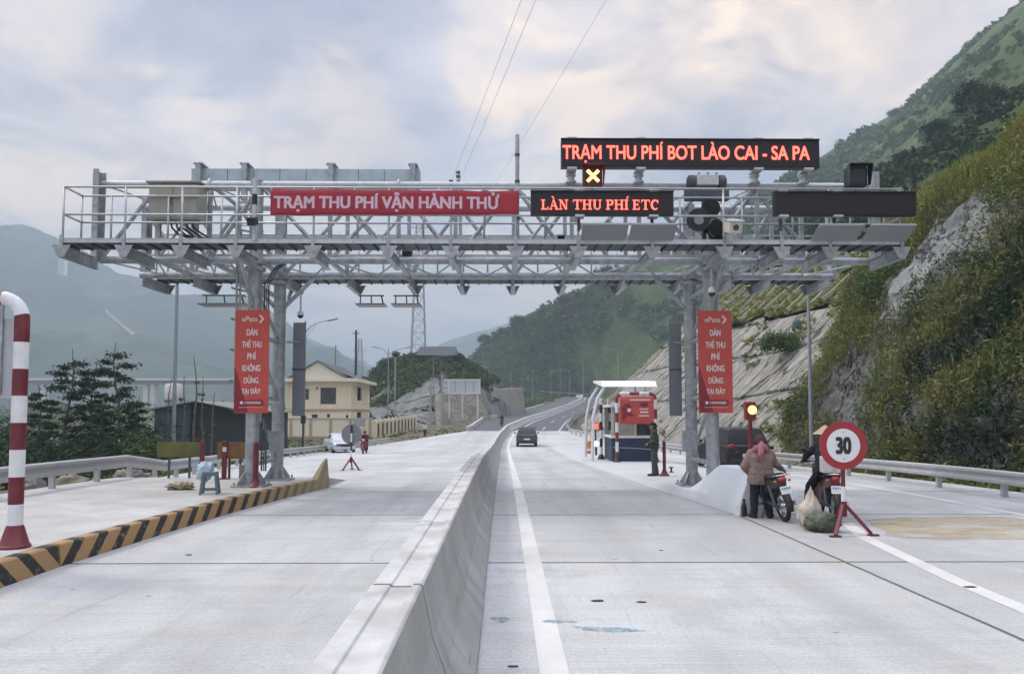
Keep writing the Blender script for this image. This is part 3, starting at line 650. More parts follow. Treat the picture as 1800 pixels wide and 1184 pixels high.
MB().grid(P2).build('grass_slope', M['grass_slope'], smooth=True)['kind'] = 'structure'

# the near cliff
CL0, CL1 = 1.0, 45.5
def cl_h(y): return interp(y, [(0, 19), (20, 18.6), (27, 18.0), (32, 17.0), (38, 15.8), (43, 14.8), (45.5, 13.6)])
def cl_pt(y, t):
    h = t * cl_h(y); z = zp(y) + h - 0.5
    x = 14.9 + 0.52 * h - 0.8 * math.sin(math.pi * min(1, t * 1.1)) * 0.6
    p = Vector((0, y * 0.13, h * 0.13)); n = 1.25 * noise.fractal(p + Vector((7, 0, 0)), 0.9, 2.2, 6)
    v = noise.voronoi(Vector((3, y * 0.28, h * 0.22)))[0]; n += 0.8 * (v[1] - v[0]) - 0.3
    n += 0.42 * noise.fractal(Vector((2, y * 0.9, h * 0.5)), 0.7, 2.2, 6); v2 = noise.voronoi(Vector((9, y * 0.75 + h * .2, h * 0.5)))[0]; n += 0.45 * (v2[1] - v2[0])
    n *= sm(0, 0.12, t)
    e = sm(39.5, 45.5, y)                      # the end turns back into the hill
    x += e * e * (2.6 + 0.10 * h)
    if t > 0.86: x += (t - 0.86) * cl_h(y) * 1.1
    # the bare bulging rock face
    bx = math.exp(-((y - 33.0 + (h - 9) * .25) / 3.4) ** 2 - ((h - 9.0) / 3.2) ** 2); x -= 0.9 * bx
    return Vector((x - n, y, z + 0.1 * n))
ysc = list(np.arange(CL0, CL1 + 0.01, 0.25)); NT = 84
CP = [[cl_pt(y, j / NT) for j in range(NT + 1)] for y in ysc]
for r_ in CP: 
    top = r_[-1]; r_ += [top + Vector((2.5, 0, 1.6)), top + Vector((7, 0, 2.6)), top + Vector((16, 0, 3.0))]
end = [[p.copy() for p in CP[-1]], [p + Vector((5, 1.6, -0.2)) for p in CP[-1]], [p + Vector((14, 3, -1.0)) for p in CP[-1]]]
b_ = MB(); b_.grid(CP); b_.grid(end)
for k_, f_ in enumerate(b_.f):
    p = b_.v[f_[0]]; hh_ = p.z + .5
    if math.exp(-((p.y - 32.6 + (hh_ - 9.4) * .2) / 3.7) ** 2 - ((hh_ - 9.4) / 2.9) ** 2) + .22 * fbm((p.y * .5, hh_ * .5, 3), 4) > .32: b_.m[k_] = 1
b_.build('cliff', [M['rock'], M['boulder']], auto=50)['kind'] = 'structure'
# cover growing on the cliff: dry brush, fern and leaf clumps, thin over the bare rock
def cliff_cover():
    acc = {'brown': [], 'mid': [], 'dark': [], 'yellow': []}
    A = np.array([[p[:] for p in r_] for r_ in CP]); ny, nt = A.shape[:2]
    n = 60000
    yi = rng.uniform(0, ny - 1.01, n); ti = rng.uniform(0.01, nt - 1.02, n)
    i, j = yi.astype(int), ti.astype(int); fy, ft = (yi - i)[:, None], (ti - j)[:, None]
    C = (A[i, j] * (1 - fy) + A[i + 1, j] * fy) * (1 - ft) + (A[i, j + 1] * (1 - fy) + A[i + 1, j + 1] * fy) * ft
    for c, t in zip(C, ti / NT):
        y, h = c[1], c[2] + 0.5
        nz_ = fbm((y * 0.16, h * 0.16, 8.0), 4); n2 = fbm((y * 0.4, h * 0.4, 2.0), 4)
        rock1 = math.exp(-((y - 32.6 + (h - 9.4) * 0.2) / 3.7) ** 2 - ((h - 9.4) / 2.9) ** 2) + .42 * math.exp(-((y - 36.5) / 2.8) ** 2 - ((h - 3.8) / 1.9) ** 2)
        low = 0.35 * sm(0.30, 0.1, t) if y < 30 else 0.55 * sm(0.55, 0.2, t)
        dens = 0.74 + 0.5 * nz_ + 0.35 * n2 - 1.25 * rock1 - low + 0.5 * sm(0.7, 0.85, t)
        if random.random() > dens * 1.25: continue
        k = sm(0.66, 0.84, t + 0.15 * nz_ + 0.05 * (y - 30) / 10)
        edge = sm(39, 43, y) * (1 - sm(0.55, 0.8, t))
        u = random.random()
        if u < k * 0.85 or u < edge * 0.45: acc['yellow'].append(c)
        elif nz_ + n2 > 0.25 and t < 0.72: acc['mid'].append(c)
        elif t < 0.5 and y < 29 and n2 < -0.02: acc['dark'].append(c)
        else: acc['brown'].append(c)
    for key, m_, sz, per in (('brown', M['leaf_brown'], 0.10, 9), ('mid', M['leaf_mid'], 0.105, 9), ('dark', M['leaf_dark'], 0.115, 10), ('yellow', M['leaf_yellow'], 0.09, 8)):
        C0 = np.array(acc[key]); 
        if not len(C0): continue
        C1 = np.repeat(C0, per, 0) + rng.normal(size=(len(C0) * per, 3)) * [0.28, 0.28, 0.24] + [-0.16, 0, 0.12]
        V = [leaf_quads(C1, sz, hang=0.35, aspect=2.8)]
        if key in ('yellow', 'brown'): V.append(blades(np.repeat(C0, 4, 0) + rng.normal(size=(len(C0) * 4, 3)) * 0.2, 0.75 if key == 'yellow' else 0.55, 0.9, 0.022))
        quick_mesh('cliff_brush' if key != 'yellow' else 'cliff_grass', np.concatenate(V), 4, m_)['kind'] = 'stuff'
cliff_cover()
# brush over the hills, sized for its distance
def brush_on(Pg, name, n, r, leaf, m_, tmin=0.0, tmax=1.0, keep=None, clump=14, nv=None, cap=60):
    A = np.array([[p[:] for p in r_] for r_ in Pg]); nv = nv or A.shape[1] - 2; A = A[:, :nv]
    ny, nt = A.shape[:2]; yi = rng.uniform(0, ny - 1.01, n); ti = rng.uniform(tmin * (nt - 1), tmax * (nt - 1) - 0.01, n)
    i, j = yi.astype(int), ti.astype(int); fy, ft = (yi - i)[:, None], (ti - j)[:, None]
    C = (A[i, j] * (1 - fy) + A[i + 1, j] * fy) * (1 - ft) + (A[i, j + 1] * (1 - fy) + A[i + 1, j + 1] * fy) * ft
    if keep: C = np.array([c for c in C if keep(c)])
    rr = r * rng.uniform(0.4, 1.5, len(C)) ** 1.3
    d = rng.normal(size=(len(C), clump, 3)); d /= np.linalg.norm(d, axis=2)[:, :, None]; d *= rng.uniform(0.35, 1, (len(C), clump, 1)); d[:, :, 2] = np.abs(d[:, :, 2]) * 0.9
    Q = (C[:, None, :] + d * rr[:, None, None]).reshape(-1, 3)
    o = quick_mesh(name, leaf_quads(Q, np.repeat(rr, clump) * leaf, aspect=1.6), 4, m_); o['kind'] = 'stuff'; return o
brush_on(HP, 'hillside_brush', 9000, 2.3, 0.42, M['leaf_hill'], keep=lambda c: fbm((c[0] * .02, c[1] * .02, c[2] * .02), 4) > -0.12 + 0.2 * random.random() and c[1] < 470)
brush_on(SP, 'hillside_brush', 2600, 1.25, 0.30, M['leaf_dark'], keep=lambda c: fbm((c[0] * .05, c[1] * .05, c[2] * .05 + 3), 4) > -0.2)
def ribs(name, label, y0, y1, dy, pf, k):
    t = tag(bpy.data.objects.new(name, None), label, 'slope grid'); col.objects.link(t); base = pf(y0, 0); t.location = base
    for y in np.arange(y0, y1, dy):
        m = MB(); q = [pf(y, f) for f in np.linspace(0, 1, k)]
        for a_, b_ in zip(q, q[1:]): m.bar(a_, b_, .26, .34)
        m.build('rib', M['rib'], t, world=True)
    return t
M['rib'] = mat('rib_concrete', (0.40, 0.37, 0.30), 0.9, 0, 0.2, 1.2, dirt=(0.2, 0.19, 0.12), dirt_amt=0.6)
def rib_up(y, f):
    i = min(len(ys) - 1, int((y - 34) / .5)); r_ = P2[i]; q = f * 16; j = int(q); return r_[j].lerp(r_[j + 1], q - j) + Vector((-.28, 0, .34))
ribs('slope_ribs', 'parallel concrete ribs running up the grassy slope above the pale cut face', 50, 104, 2.6, rib_up, 12)
ribs('slope_ribs', 'rows of stepped concrete ribs on the far end of the cut slope, above the booth', 112, 176, 3.4, lambda y, f: shot_pt(y, 2.5 + f * (shot_h(y) - 2.6)) + Vector((-.15, 0, .15)), 14)
brush_on(P2, 'slope_grass', 5200, 0.55, 0.5, M['leaf_yellow'], tmax=0.9, clump=8, nv=18)
def on_shot(c): return fbm((c[1] * .09, c[2] * .2, 4), 4) > 0.33
brush_on(P, 'slope_weeds', 1800, 0.45, 0.5, M['leaf_brown'], tmin=0.1, clump=8, nv=91, keep=on_shot)
# ---------------------------------------------------------------- the toll gantry
GC = -0.47                                   # its middle
YA, YB = 17.9, 19.9                          # the two truss planes
ZT, ZB, ZW = 7.29, 5.50, 5.62                # chords, walkway floor
NX = [-9.43, -8.11, -6.90, -5.73, -4.08, -2.47, -1.13, 0.26, 1.61, 3.20, 4.76, 6.00, 7.05, 8.62]
PX0, PX1 = -5.81, 4.87
def gantry():
    g = thing('toll_gantry', 'galvanised steel lattice gantry with two walkways standing across both toll lanes', 'gantry', (GC, 18.9, 0))
    B = lambda mb, n, m=M['galv'], p=g, **k: mb.build(n, m, p, world=True, **k)
    # posts with their base plates, gussets
    for (x, y) in ((PX0, YA), (PX0, YB), (PX1, YA), (PX1, YB)):
        z0 = zr(x, y) + (ISL_Z if x < 0 else ISR)
        m = MB(); m.tube((x, y, z0 + 0.03), (x, y, ZT + 0.1), 0.152, n=20); m.tube((x, y, 2.0), (x, y, 2.08), 0.19, n=20); m.tube((x, y, ZB - 0.25), (x, y, ZB - 0.17), 0.24, n=20)
        m.tube((x, y, ZB - 0.10), (x, y, ZB + .06), 0.21, n=20)
        po = B(m, 'post', auto=40)
        m = MB(); m.box((x, y, z0 + 0.02), (0.72, 0.72, 0.04))
        for k in range(4):
            a = k * math.pi / 2 + math.pi / 4; c, s = math.cos(a), math.sin(a)
            q = MB().prism([(0.14, 0.04), (0.36, 0.04), (0.36, 0.08), (0.175, 0.34), (0.14, 0.34)], -0.012, 0.012)
            m.add([(x + v.x * c - v.y * s, y + v.x * s + v.y * c, z0 + v.z) for v in q.v], q.f)
            for dx, dy in ((.3, .3),): m.tube((x + dx * (1 if c > 0 else -1), y + dy * (1 if s > 0 else -1), z0 + .04), (x + dx * (1 if c > 0 else -1), y + dy * (1 if s > 0 else -1), z0 + .12), 0.022, n=6)
        b = m.build('base_plate', M['galv'], po); b.location = -Vector(g.location)
    # bracing between the front and rear post of each pair
    for x in (PX0, PX1):
        zs = [0.75, 2.3, 3.75, 4.9]
        for z in zs:
            B(MB().tube((x, YA, z), (x, YB, z), 0.06), 'post_brace', M['galv'])
        for a, b in ((0.75, 2.3), (2.3, 3.75), (3.75, 4.9)):
            B(MB().tube((x, YA, b), (x, YB, a), 0.045), 'post_brace')
        for y in (YA, YB):                       # knee braces up to the truss
            for s in ((-1, 1) if y == YB else (1,)):
                if y == YB: B(MB().tube((x, y, 4.55), (x + s * 0.95, y, ZB), 0.055), 'knee_brace')
                B(MB().tube((x, y, 4.3), (x, y + (-1.2 if y == YA else 1.2), ZB - 0.1), 0.05), 'knee_brace') if s == 1 else None
    # chords
    for y in (YA, YB):
        for z, r in ((ZT, 0.09), (ZB, 0.085)):
            m = MB().tube((NX[0], y, z), (NX[-1], y, z), r, n=14)
            for x in NX[2:-1:3]: m.tube((x - .02, y, z), (x + .02, y, z), r + 0.06, n=14)
            B(m, 'chord', M['galv_light'] if z == ZT else M['galv'], auto=40)
    # web members: diagonals from the lower nodes to the middle of each bay above
    for y in (YA, YB):
        for i in range(len(NX) - 1):
            xm = (NX[i] + NX[i + 1]) / 2
            up = (i % 2 == 0) == (y == YA)
            B(MB().tube((NX[i], y, ZB if up else ZT), (NX[i + 1], y, ZT if up else ZB), 0.05, n=8), 'diagonal')
            if i % 3 == 1: B(MB().tube((NX[i], y, ZT if up else ZB), (NX[i + 1], y, ZB if up else ZT), 0.036, n=8), 'diagonal')
    for x in NX[1:-1]:
        m = MB()
        for y in (YA, YB): m.bar((x, y, ZB), (x, y, ZT), 0.09, 0.09)
        m.bar((x, YA, ZT), (x, YB, ZT), 0.07); m.bar((x, YA, ZB), (x, YB, ZB), 0.09)
        B(m, 'cross_frame')
    m1 = MB(); m2 = MB()
    for i in range(len(NX) - 1):
        xm = (NX[i] + NX[i + 1]) / 2
        for mm, z in ((m1, ZT), (m2, ZB)):
            mm.tube((NX[i], YA, z), (xm, YB, z), 0.022, n=8); mm.tube((xm, YB, z), (NX[i + 1], YA, z), 0.022, n=8)
    B(m1, 'top_bracing'); B(m2, 'bottom_bracing')
    # end frames: deep steel channels
    for x in (NX[0] - 0.02, NX[-1] + 0.02):
        for y in (YA - 0.2, YB + 0.2):
            m = MB(); m.bb(x - 0.012, x + 0.012, y - 0.17, y + 0.17, ZB - 0.06, ZT + 0.26)
            for s in (-1, 1): m.bb(x + 0.013, x + 0.12, y + s * 0.158, y + s * 0.17, ZB - 0.06, ZT + 0.26)
            B(m, 'end_plate', M['galv'])
    # walkways, front and rear
    for yo, yi, yt, rail_i in ((16.34, 17.04, 17.78, 17.06), (21.52, 20.82, 20.02, 20.80)):
        x0, x1 = NX[0], 8.66; s = 1 if yi > yo else -1
        m = MB(); m.bb(x0, x1, min(yo, yi), max(yo, yi), ZW - 0.05, ZW)
        n = 60
        for k in range(n + 1):
            x = x0 + (x1 - x0) * k / n; m.bar((x, yo + s * .02, ZW - 0.075), (x, yi - s * .02, ZW - 0.075), 0.02, 0.05)
        B(m, 'walkway', M['galv_dark'])
        m = MB()
        for y in (yo - s * 0.012, yi + s * 0.012): m.bb(x0, x1, y - 0.01, y + 0.01, ZW - 0.06, ZW + 0.03)
        m.bb(x0, x1, yo - 0.03, yo + 0.03, ZW + 0.031, ZW + 0.04)
        B(m, 'edge_angle', M['galv_light'])
        for x in NX[:-1] + [8.60]:
            m = MB(); m.bb(x - 0.045, x + 0.045, min(yo, yt) + 0.0, max(yo, yt), ZW - 0.125, ZW - 0.112)
            m.bb(x - 0.008, x + 0.008, min(yo, yt), max(yo, yt), ZW - 0.36, ZW - 0.126); m.bb(x - 0.06, x + 0.06, min(yo, yt), max(yo, yt), ZW - 0.373, ZW - 0.361)
            m.prism([(x - 0.20, ZW - 0.11), (x + 0.20, ZW - 0.11), (x + 0.065, ZW - 0.37), (x - 0.065, ZW - 0.37)], yo - s * 0.035, yo - s * 0.025)
            m.bb(x - 0.035, x + 0.035, yo - s * .05 if s > 0 else yo + .024, yo - s * .024 if s > 0 else yo + .05, ZW - 0.2, ZW + 0.1)
            B(m, 'bracket', M['galv'])
        for y in (yo + s * 0.015, rail_i):
            m = MB()
            for z in (ZW + 1.16, ZW + 0.56): m.tube((x0, y, z), (x1, y, z), 0.024, n=8)
            xs = NX[:-1] + [8.6] if y != rail_i else [NX[0]] + [(a + b) / 2 for a, b in zip(NX[:-1], NX[1:])] + [8.6]
            for x in xs: m.tube((x, y, ZW), (x, y, ZW + 1.16), 0.024, n=8)
            B(m, 'handrail', M['galv_light'], smooth=True)
        for x in (x0, x1):
            m = MB()
            for z in (ZW + 1.16, ZW + 0.56): m.tube((x, yo + s * .015, z), (x, rail_i, z), 0.024, n=8)
            B(m, 'handrail', M['galv_light'], smooth=True)
    # caged ladder on the left post pair
    m = MB(); lx_, ly_ = PX0 - 0.42, YA + 0.55
    for dx in (-0.2, 0.2): m.bar((lx_ + dx, ly_, 2.3), (lx_ + dx, ly_, ZT), 0.045)
    for k in range(17): m.tube((lx_ - 0.2, ly_, 2.4 + 0.29 * k), (lx_ + 0.2, ly_, 2.4 + 0.29 * k), 0.015, n=6)
    B(m, 'ladder')
    m = MB()
    for k in range(6):
        z = 2.7 + 0.75 * k
        for j in range(9):
            a0, a1 = math.pi * j / 9, math.pi * (j + 1) / 9
            m.bar((lx_ - 0.34 * math.cos(a0), ly_ + 0.02 + 0.62 * math.sin(a0), z), (lx_ - 0.34 * math.cos(a1), ly_ + 0.02 + 0.62 * math.sin(a1), z), 0.012, 0.05)
    for j in (2, 4.5, 7):
        a = math.pi * j / 9; m.bar((lx_ - 0.34 * math.cos(a), ly_ + 0.02 + 0.62 * math.sin(a), 2.7), (lx_ - 0.34 * math.cos(a), ly_ + 0.02 + 0.62 * math.sin(a), 6.45), 0.05, 0.012)
    B(m, 'ladder_cage')
    # second ladder beside the right posts
    m = MB(); lx_ = PX1 + 0.46
    for dx in (-0.18, 0.18): m.bar((lx_ + dx, YB - 0.3, 2.4), (lx_ + dx, YB - 0.3, ZT), 0.04)
    for k in range(16): m.tube((lx_ - 0.18, YB - 0.3, 2.6 + 0.29 * k), (lx_ + 0.18, YB - 0.3, 2.6 + 0.29 * k), 0.014, n=6)
    B(m, 'ladder')
    # cable trays and conduits along the truss
    m = MB(); m.bb(NX[0] + .3, NX[-1] - .3, YA + 0.25, YA + 0.50, ZB + 0.12, ZB + 0.20); m.bb(NX[0] + 2, NX[-1] - 2, YB - 0.4, YB - 0.2, ZB + 0.9, ZB + 0.96); B(m, 'cable_tray', M['galv_light'])
    m = MB()
    for k, (dx, r) in enumerate(((0.24, .02), (0.29, .014), (0.335, .02))): m.sweep([(PX0 + dx, YA - 0.05, 0.6), (PX0 + dx, YA - 0.05, 4.9), (PX0 + dx + .15, YA + .1, 5.3), (PX0 + dx + .5, YA + .3, 5.66)], r, 6)
    B(m, 'conduit', M['galv_dark'])
    for x, y in ((PX0 + 0.3, YA + .9), (PX1 - .3, YA + 1.0)):
        m = MB().bb(x - 0.16, x + 0.16, y - 0.1, y + 0.1, 1.0, 1.5); B(m, 'junction_box', M['galv'], bevel=.01)
    return g
gantry()

# ---- what hangs on the gantry
def led_board(name, label, x0, x1, z0, z1, y, lines=None, posts=(), clamps=(), post_z=None, cat='LED sign', d=0.22):
    t = thing(name, label, cat, ((x0 + x1) / 2, y, z0))
    B = lambda mb, n, m, **k: mb.build(n, m, t, world=True, **k)
    B(MB().bb(x0, x1, y, y + d, z0, z1), 'housing', M['black'], bevel=0.012)
    m = MB(); m.bb(x0 + .03, x1 - .03, y - .006, y - 0.001, z0 + .03, z1 - .03)
    B(m, 'display', M['led_face'])
    m = MB(); m.bb(x0 - .005, x1 + .005, y - .05, y + .1, z1 + .001, z1 + .014); B(m, 'visor', M['galv_dark'])
    if lines:
        for fn in lines: fn(t)
    for x in clamps:
        for z in (z0, z1):
            B(MB().bb(x - .1, x + .1, y - 0.03, y + d + .05, z - .022 + (.02 if z == z1 else -.02), z + .022 + (.02 if z == z1 else -.02)), 'clamp', M['galv_light'])
        B(MB().bar((x, y + d + .04, z0 - .3), (x, y + d + .04, z1), .06), 'support', M['galv_dark'])
    for x in posts:
        m = MB(); m.tube((x, y + d + .12, post_z), (x, y + d + .12, z1 + .04), .085, n=16); m.tube((x, y + d + .12, z0 - .12), (x, y + d + .12, z0 - .09), .12, n=16); m.tube((x, y + d + .12, post_z + .02), (x, y + d + .12, post_z + .06), .13, n=16)
        B(m, 'support', M['galv_light'], auto=40)
        m = MB(); m.bb(x - .11, x + .11, y - .02, y + d + .2, z1 + .016, z1 + .05); m.bb(x - .11, x + .11, y - .02, y + d + .2, z0 - .05, z0 - .002); B(m, 'clamp', M['galv_light'])
    return t
def lettering(body, cxx, cz, w, h, y, mt, depth=.02, bold=0.02):
    def fn(t): MB().text(body, (cxx, y, cz), w, h, depth, bold).build('lettering', mt, t, world=True, fix=False)
    return fn
# serif strokes for the lower board's words
def serif_words(t, words, x0, x1, z0, z1, y, mt):
    th, tn, sh = .17, .085, .09        # thick, thin, serif
    def rect(a, b, c, d): return [(a, b), (c, b), (c, d), (a, d)]
    def ser(x, z, w=.20): return [rect(x - w, z, x + w, z + sh * .8)]
    def arc(cx_, cz_, rx_, rz_, a0, a1, w0, w1, n=14):
        o = []
        for i in range(n):
            p = []
            for a, wi in ((a0 + (a1 - a0) * i / n, i / n), (a0 + (a1 - a0) * (i + 1) / n, (i + 1) / n)):
                w = w0 + (w1 - w0) * math.sin(math.pi * wi); p.append(((cx_ + (rx_ + w / 2) * math.cos(a), cz_ + (rz_ + w / 2) * math.sin(a)), (cx_ + (rx_ - w / 2) * math.cos(a), cz_ + (rz_ - w / 2) * math.sin(a))))
            o.append([p[0][0], p[1][0], p[1][1], p[0][1]])
        return o
    def stem(x): return [rect(x - th / 2, 0, x + th / 2, 1)] + ser(x, 0) + ser(x, 1 - sh * .8)
    def G(ch):
        if ch == 'L': return stem(.2) + [rect(.2, 0, .68, tn), [(.62, 0), (.70, 0), (.72, .28), (.66, .28)]], .80
        if ch in 'AÀ':
            g = [[(.08, 0), (.16, 0), (.44, 1), (.38, 1)], [(.36, 1), (.48, 1), (.86, 0), (.66, 0)], rect(.24, .32, .66, .32 + tn)] + ser(.12, 0, .16) + ser(.76, 0, .18)
            if ch == 'À': g.append([(.22, 1.32), (.38, 1.32), (.50, 1.08), (.42, 1.08)])
            return g, .92
        if ch == 'N': return [rect(.14, 0, .22, 1), rect(.74, 0, .82, 1), [(.12, 1), (.30, 1), (.82, 0), (.66, 0)]] + ser(.18, 0, .17) + ser(.14, 1 - sh * .8, .15) + ser(.78, 1 - sh * .8, .17), .98
        if ch == 'T': return [rect(.40, 0, .40 + th, 1), rect(.06, 1 - tn, .90, 1), [(.06, 1), (.13, 1), (.10, .74), (.05, .74)], [(.84, 1), (.91, 1), (.92, .74), (.87, .74)]] + ser(.485, 0), .96
        if ch == 'H': return stem(.2) + stem(.78) + [rect(.2, .47, .78, .47 + tn)], 1.0
        if ch == 'U': return [rect(.14, .28, .14 + th, 1), rect(.72, .28, .80, 1)] + arc(.49, .30, .27, .26, math.pi, 2 * math.pi, .13, .10) + ser(.22, 1 - sh * .8, .19) + ser(.76, 1 - sh * .8, .17), .96
        if ch == 'P': return stem(.2) + [rect(.2, 1 - tn, .46, 1), rect(.2, .44, .46, .44 + tn)] + arc(.46, .72, .20, .24, math.pi / 2, -math.pi / 2, .085, .19), .80
        if ch in 'IÍ':
            g = stem(.2)
            if ch == 'Í': g.append([(.18, 1.08), (.25, 1.08), (.46, 1.34), (.30, 1.34)])
            return g, .42
        if ch == 'E': return stem(.2) + [rect(.2, 0, .68, tn), rect(.2, 1 - tn, .66, 1), rect(.2, .47, .52, .47 + tn), [(.62, 0), (.70, 0), (.72, .26), (.67, .26)], [(.61, 1), (.68, 1), (.68, .76), (.64, .76)], rect(.5, .38, .55, .64)], .80
        if ch == 'C': return arc(.46, .5, .34, .46, .25 * math.pi, 1.72 * math.pi, .09, .19, 20) + [rect(.70, .66, .76, .98)], .86
        return [], .34
    polys = []; x = 0
    for ch in words:
        g, a = G(ch)
        polys += [[(px_ + x, pz_) for px_, pz_ in p] for p in g]; x += a + .04
    sx = (x1 - x0) / x; sz = (z1 - z0); m = MB()
    for k, p in enumerate(polys):
        e = y - .021 - .0004 * (k % 7); m.prism([(x0 + a * sx, z0 + b * sz) for a, b in p], e, y - .008)
    m.build('lettering', mt, t, world=True)
led_board('led_sign', 'largest LED board, long red-lit message sign raised on four short posts above the gantry', 1.33, 7.32, 7.59, 8.24, 17.4,
          [lettering('TRẠM THU PHÍ BOT LÀO CAI - SA PA', 4.22, 7.925, 5.72, 0.50, 17.393, M['led_red'], .02, .012)], posts=(1.58, 3.17, 5.90, 7.06), post_z=7.29)
b2 = led_board('led_sign', 'short LED board with LÀN THU PHÍ ETC in red serif letters on the rail', .58, 3.63, 6.14, 6.645, 16.12, None, clamps=(1.62, 3.2), d=.16)
serif_words(b2, 'LÀN THU PHÍ ETC', .80, 3.32, 6.25, 6.46, 16.12, M['led_red'])
led_board('led_sign', 'blank dark LED board, switched off, on the walkway rail beside the rock slope', 5.79, 8.84, 6.15, 6.645, 16.12, None, clamps=(5.98, 7.15), d=.16)
def lane_signal(label, x, z, lit):
    y = 16.9; t = thing('lane_signal', label, 'lane signal', (x, y, z))
    B = lambda mb, n, m, **k: mb.build(n, m, t, world=True, **k)
    B(MB().bb(x - .215, x + .215, y, y + .25, z - .22, z + .22), 'housing', M['red_paint'] if lit else M['black'], bevel=.015)
    m = MB().bb(x - .17, x + .17, y - .008, y - .001, z - .17, z + .17)
    B(m, 'display', mat('signal_red_face', (.10, .012, .012), .5) if lit else M['glass'])
    m = MB()
    for p in ([(x - .26, z + .22), (x + .26, z + .22), (x + .22, z + .24), (x - .22, z + .24)],): m.prism(p, y - .2, y + .01)
    for s in (-1, 1): m.add([(x + s * .222, y, z - .22), (x + s * .222, y, z + .235), (x + s * .26, y - .2, z + .235), (x + s * .225, y - .12, z - .22), (x + s * .230, y, z - .22), (x + s * .230, y, z + .235), (x + s * .268, y - .2, z + .235), (x + s * .233, y - .12, z - .22)], [(0, 1, 2, 3), (7, 6, 5, 4), (0, 3, 7, 4), (1, 5, 6, 2), (2, 6, 7, 3), (0, 4, 5, 1)])
    B(m, 'hood', M['red_paint'] if lit else M['black'])
    if lit:
        m = MB()
        for s in (-1, 1): m.box((x, y - .014 - .004 * s, z), (.36, .012, .075), rot=(0, s * math.pi / 4, 0))
        B(m, 'lit_cross', M['led_yellow'])
    B(MB().tube((x, y + .13, z - .5), (x, y + .13, z - .22), .03), 'support', M['red_paint'] if lit else M['black'])
    return t
lane_signal('lane signal with a lit yellow cross, on the gantry under the longest red sign', 2.0, 7.22, True)
lane_signal('unlit black hooded lane signal standing over the blank dark board', 7.96, 7.24, False)
# the long cloth banner, hung on the railing with slack
def banner():
    y = 16.26; t = thing('banner', 'long red cloth banner with pale capital letters tied along the gantry railing', 'banner', (-2.3, y, 6.15))
    def sag(x, s): return y - .012 - .012 * math.sin(x * 3.1) - .010 * math.sin(x * 7.7 + s * 2) 
    P = []
    for i in range(91):
        x = -4.98 + 5.30 * i / 90; zt, zb = 6.715 - .015 * math.sin(i / 90 * math.pi * 4) ** 2 - .025 * i / 90, 6.155 + .006 * math.sin(i * .4) - .03 * (1 - i / 90) + .02
        P.append([(x, sag(x, s), zb + (zt - zb) * s) for s in np.linspace(0, 1, 7)])
    o = MB().grid(P).build('cloth', M['banner_red'], t, world=True, smooth=True); sd = o.modifiers.new('s', 'SOLIDIFY'); sd.thickness = .004; sd.offset = -1
    e = sd
    m = MB().text('TRẠM THU PHÍ VẬN HÀNH THỬ', (-2.50, 0, 6.435), 4.82, .43, .003, .038)
    for v in m.v: v.y = sag(v.x, (v.z - 6.15) / .56) - .009 + v.y * 1
    m.build('lettering', M['banner_text'], t, world=True, fix=False)
    m = MB()
    for x in (-4.98, -3.2, -1.4, .32): m.tube((x, y - .02, 6.70), (x, y + .12, 6.79), .008, n=5)
    m.build('cord', M['white_paint'], t, world=True)
banner()
# control cabinet with its cables
def cabinet():
    t = thing('control_cabinet', 'grey green control cabinet with an overhanging lid, standing on the gantry walkway', 'cabinet', (-7.4, 17.3, 6.2))
    B = lambda mb, n, m, **k: mb.build(n, m, t, world=True, **k)
    B(MB().bb(-7.98, -6.86, 17.12, 17.62, 6.27, 7.09), 'body', M['cabinet'], bevel=.012)
    B(MB().bb(-8.03, -6.80, 17.06, 17.68, 7.092, 7.14), 'lid', M['cabinet'], bevel=.01)
    for x0, x1 in ((-7.95, -7.44), (-7.42, -6.89)): B(MB().bb(x0, x1, 17.10, 17.118, 6.31, 7.06), 'door', M['cabinet'], bevel=.004)
    B(MB().bb(-7.47, -7.455, 17.085, 17.099, 6.6, 6.78), 'handle', M['galv_dark'])
    B(MB().text('12C', (-7.42, 17.098, 6.78), .24, .11, .002, 0), 'lettering', M['galv_dark'])
    for x in (-7.85, -7.0): B(MB().bar((x, 17.37, 5.62), (x, 17.37, 6.27), .09), 'leg', M['galv'])
    m = MB()
    for k in range(5):
        x = -7.55 + .12 * k; m.sweep([(x, 17.3, 6.27), (x + .03, 17.3, 6.12), (x + .16 + .05 * k, 17.33, 5.98 - .02 * k), (x + .5, 17.4, 5.86), (-6.5, 17.5, 5.78)], .022, 6)
    B(m, 'cable', M['black'])
cabinet()
# back of the sign that faces the other way
def back_sign():
    y = 20.35; t = thing('message_sign', 'long pale blue steel back of a sign facing the other way, raised above the gantry', 'message sign', (-5.3, y, 7.3))
    B = lambda mb, n, m, **k: mb.build(n, m, t, world=True, **k)
    B(MB().bb(-8.37, -2.25, y, y + .2, 7.90, 8.47), 'housing', M['box_steel'], bevel=.01)
    m = MB()
    for k in range(9): 
        x = -8.1 + .7 * k; m.bb(x - .006, x + .006, y - .006, y - .001, 7.91, 8.46)
    B(m, 'seam', M['galv_dark'])
    m = MB()
    for k in range(6): m.bb(-7.75 + .92 * k, -7.68 + .92 * k, y - .02, y - .001, 8.0 + .06 * (k % 2), 8.06 + .06 * (k % 2))
    B(m, 'latch', M['galv_dark'])
    for x in (-8.12, -6.9, -2.42, -4.6):
        m = MB(); m.bar((x, y - .12, 7.2), (x, y - .12, 8.53), .13, .15); m.bb(x - .12, x + .12, y - .2, y + .25, 8.531, 8.57); B(m, 'support', M['galv'])
back_sign()
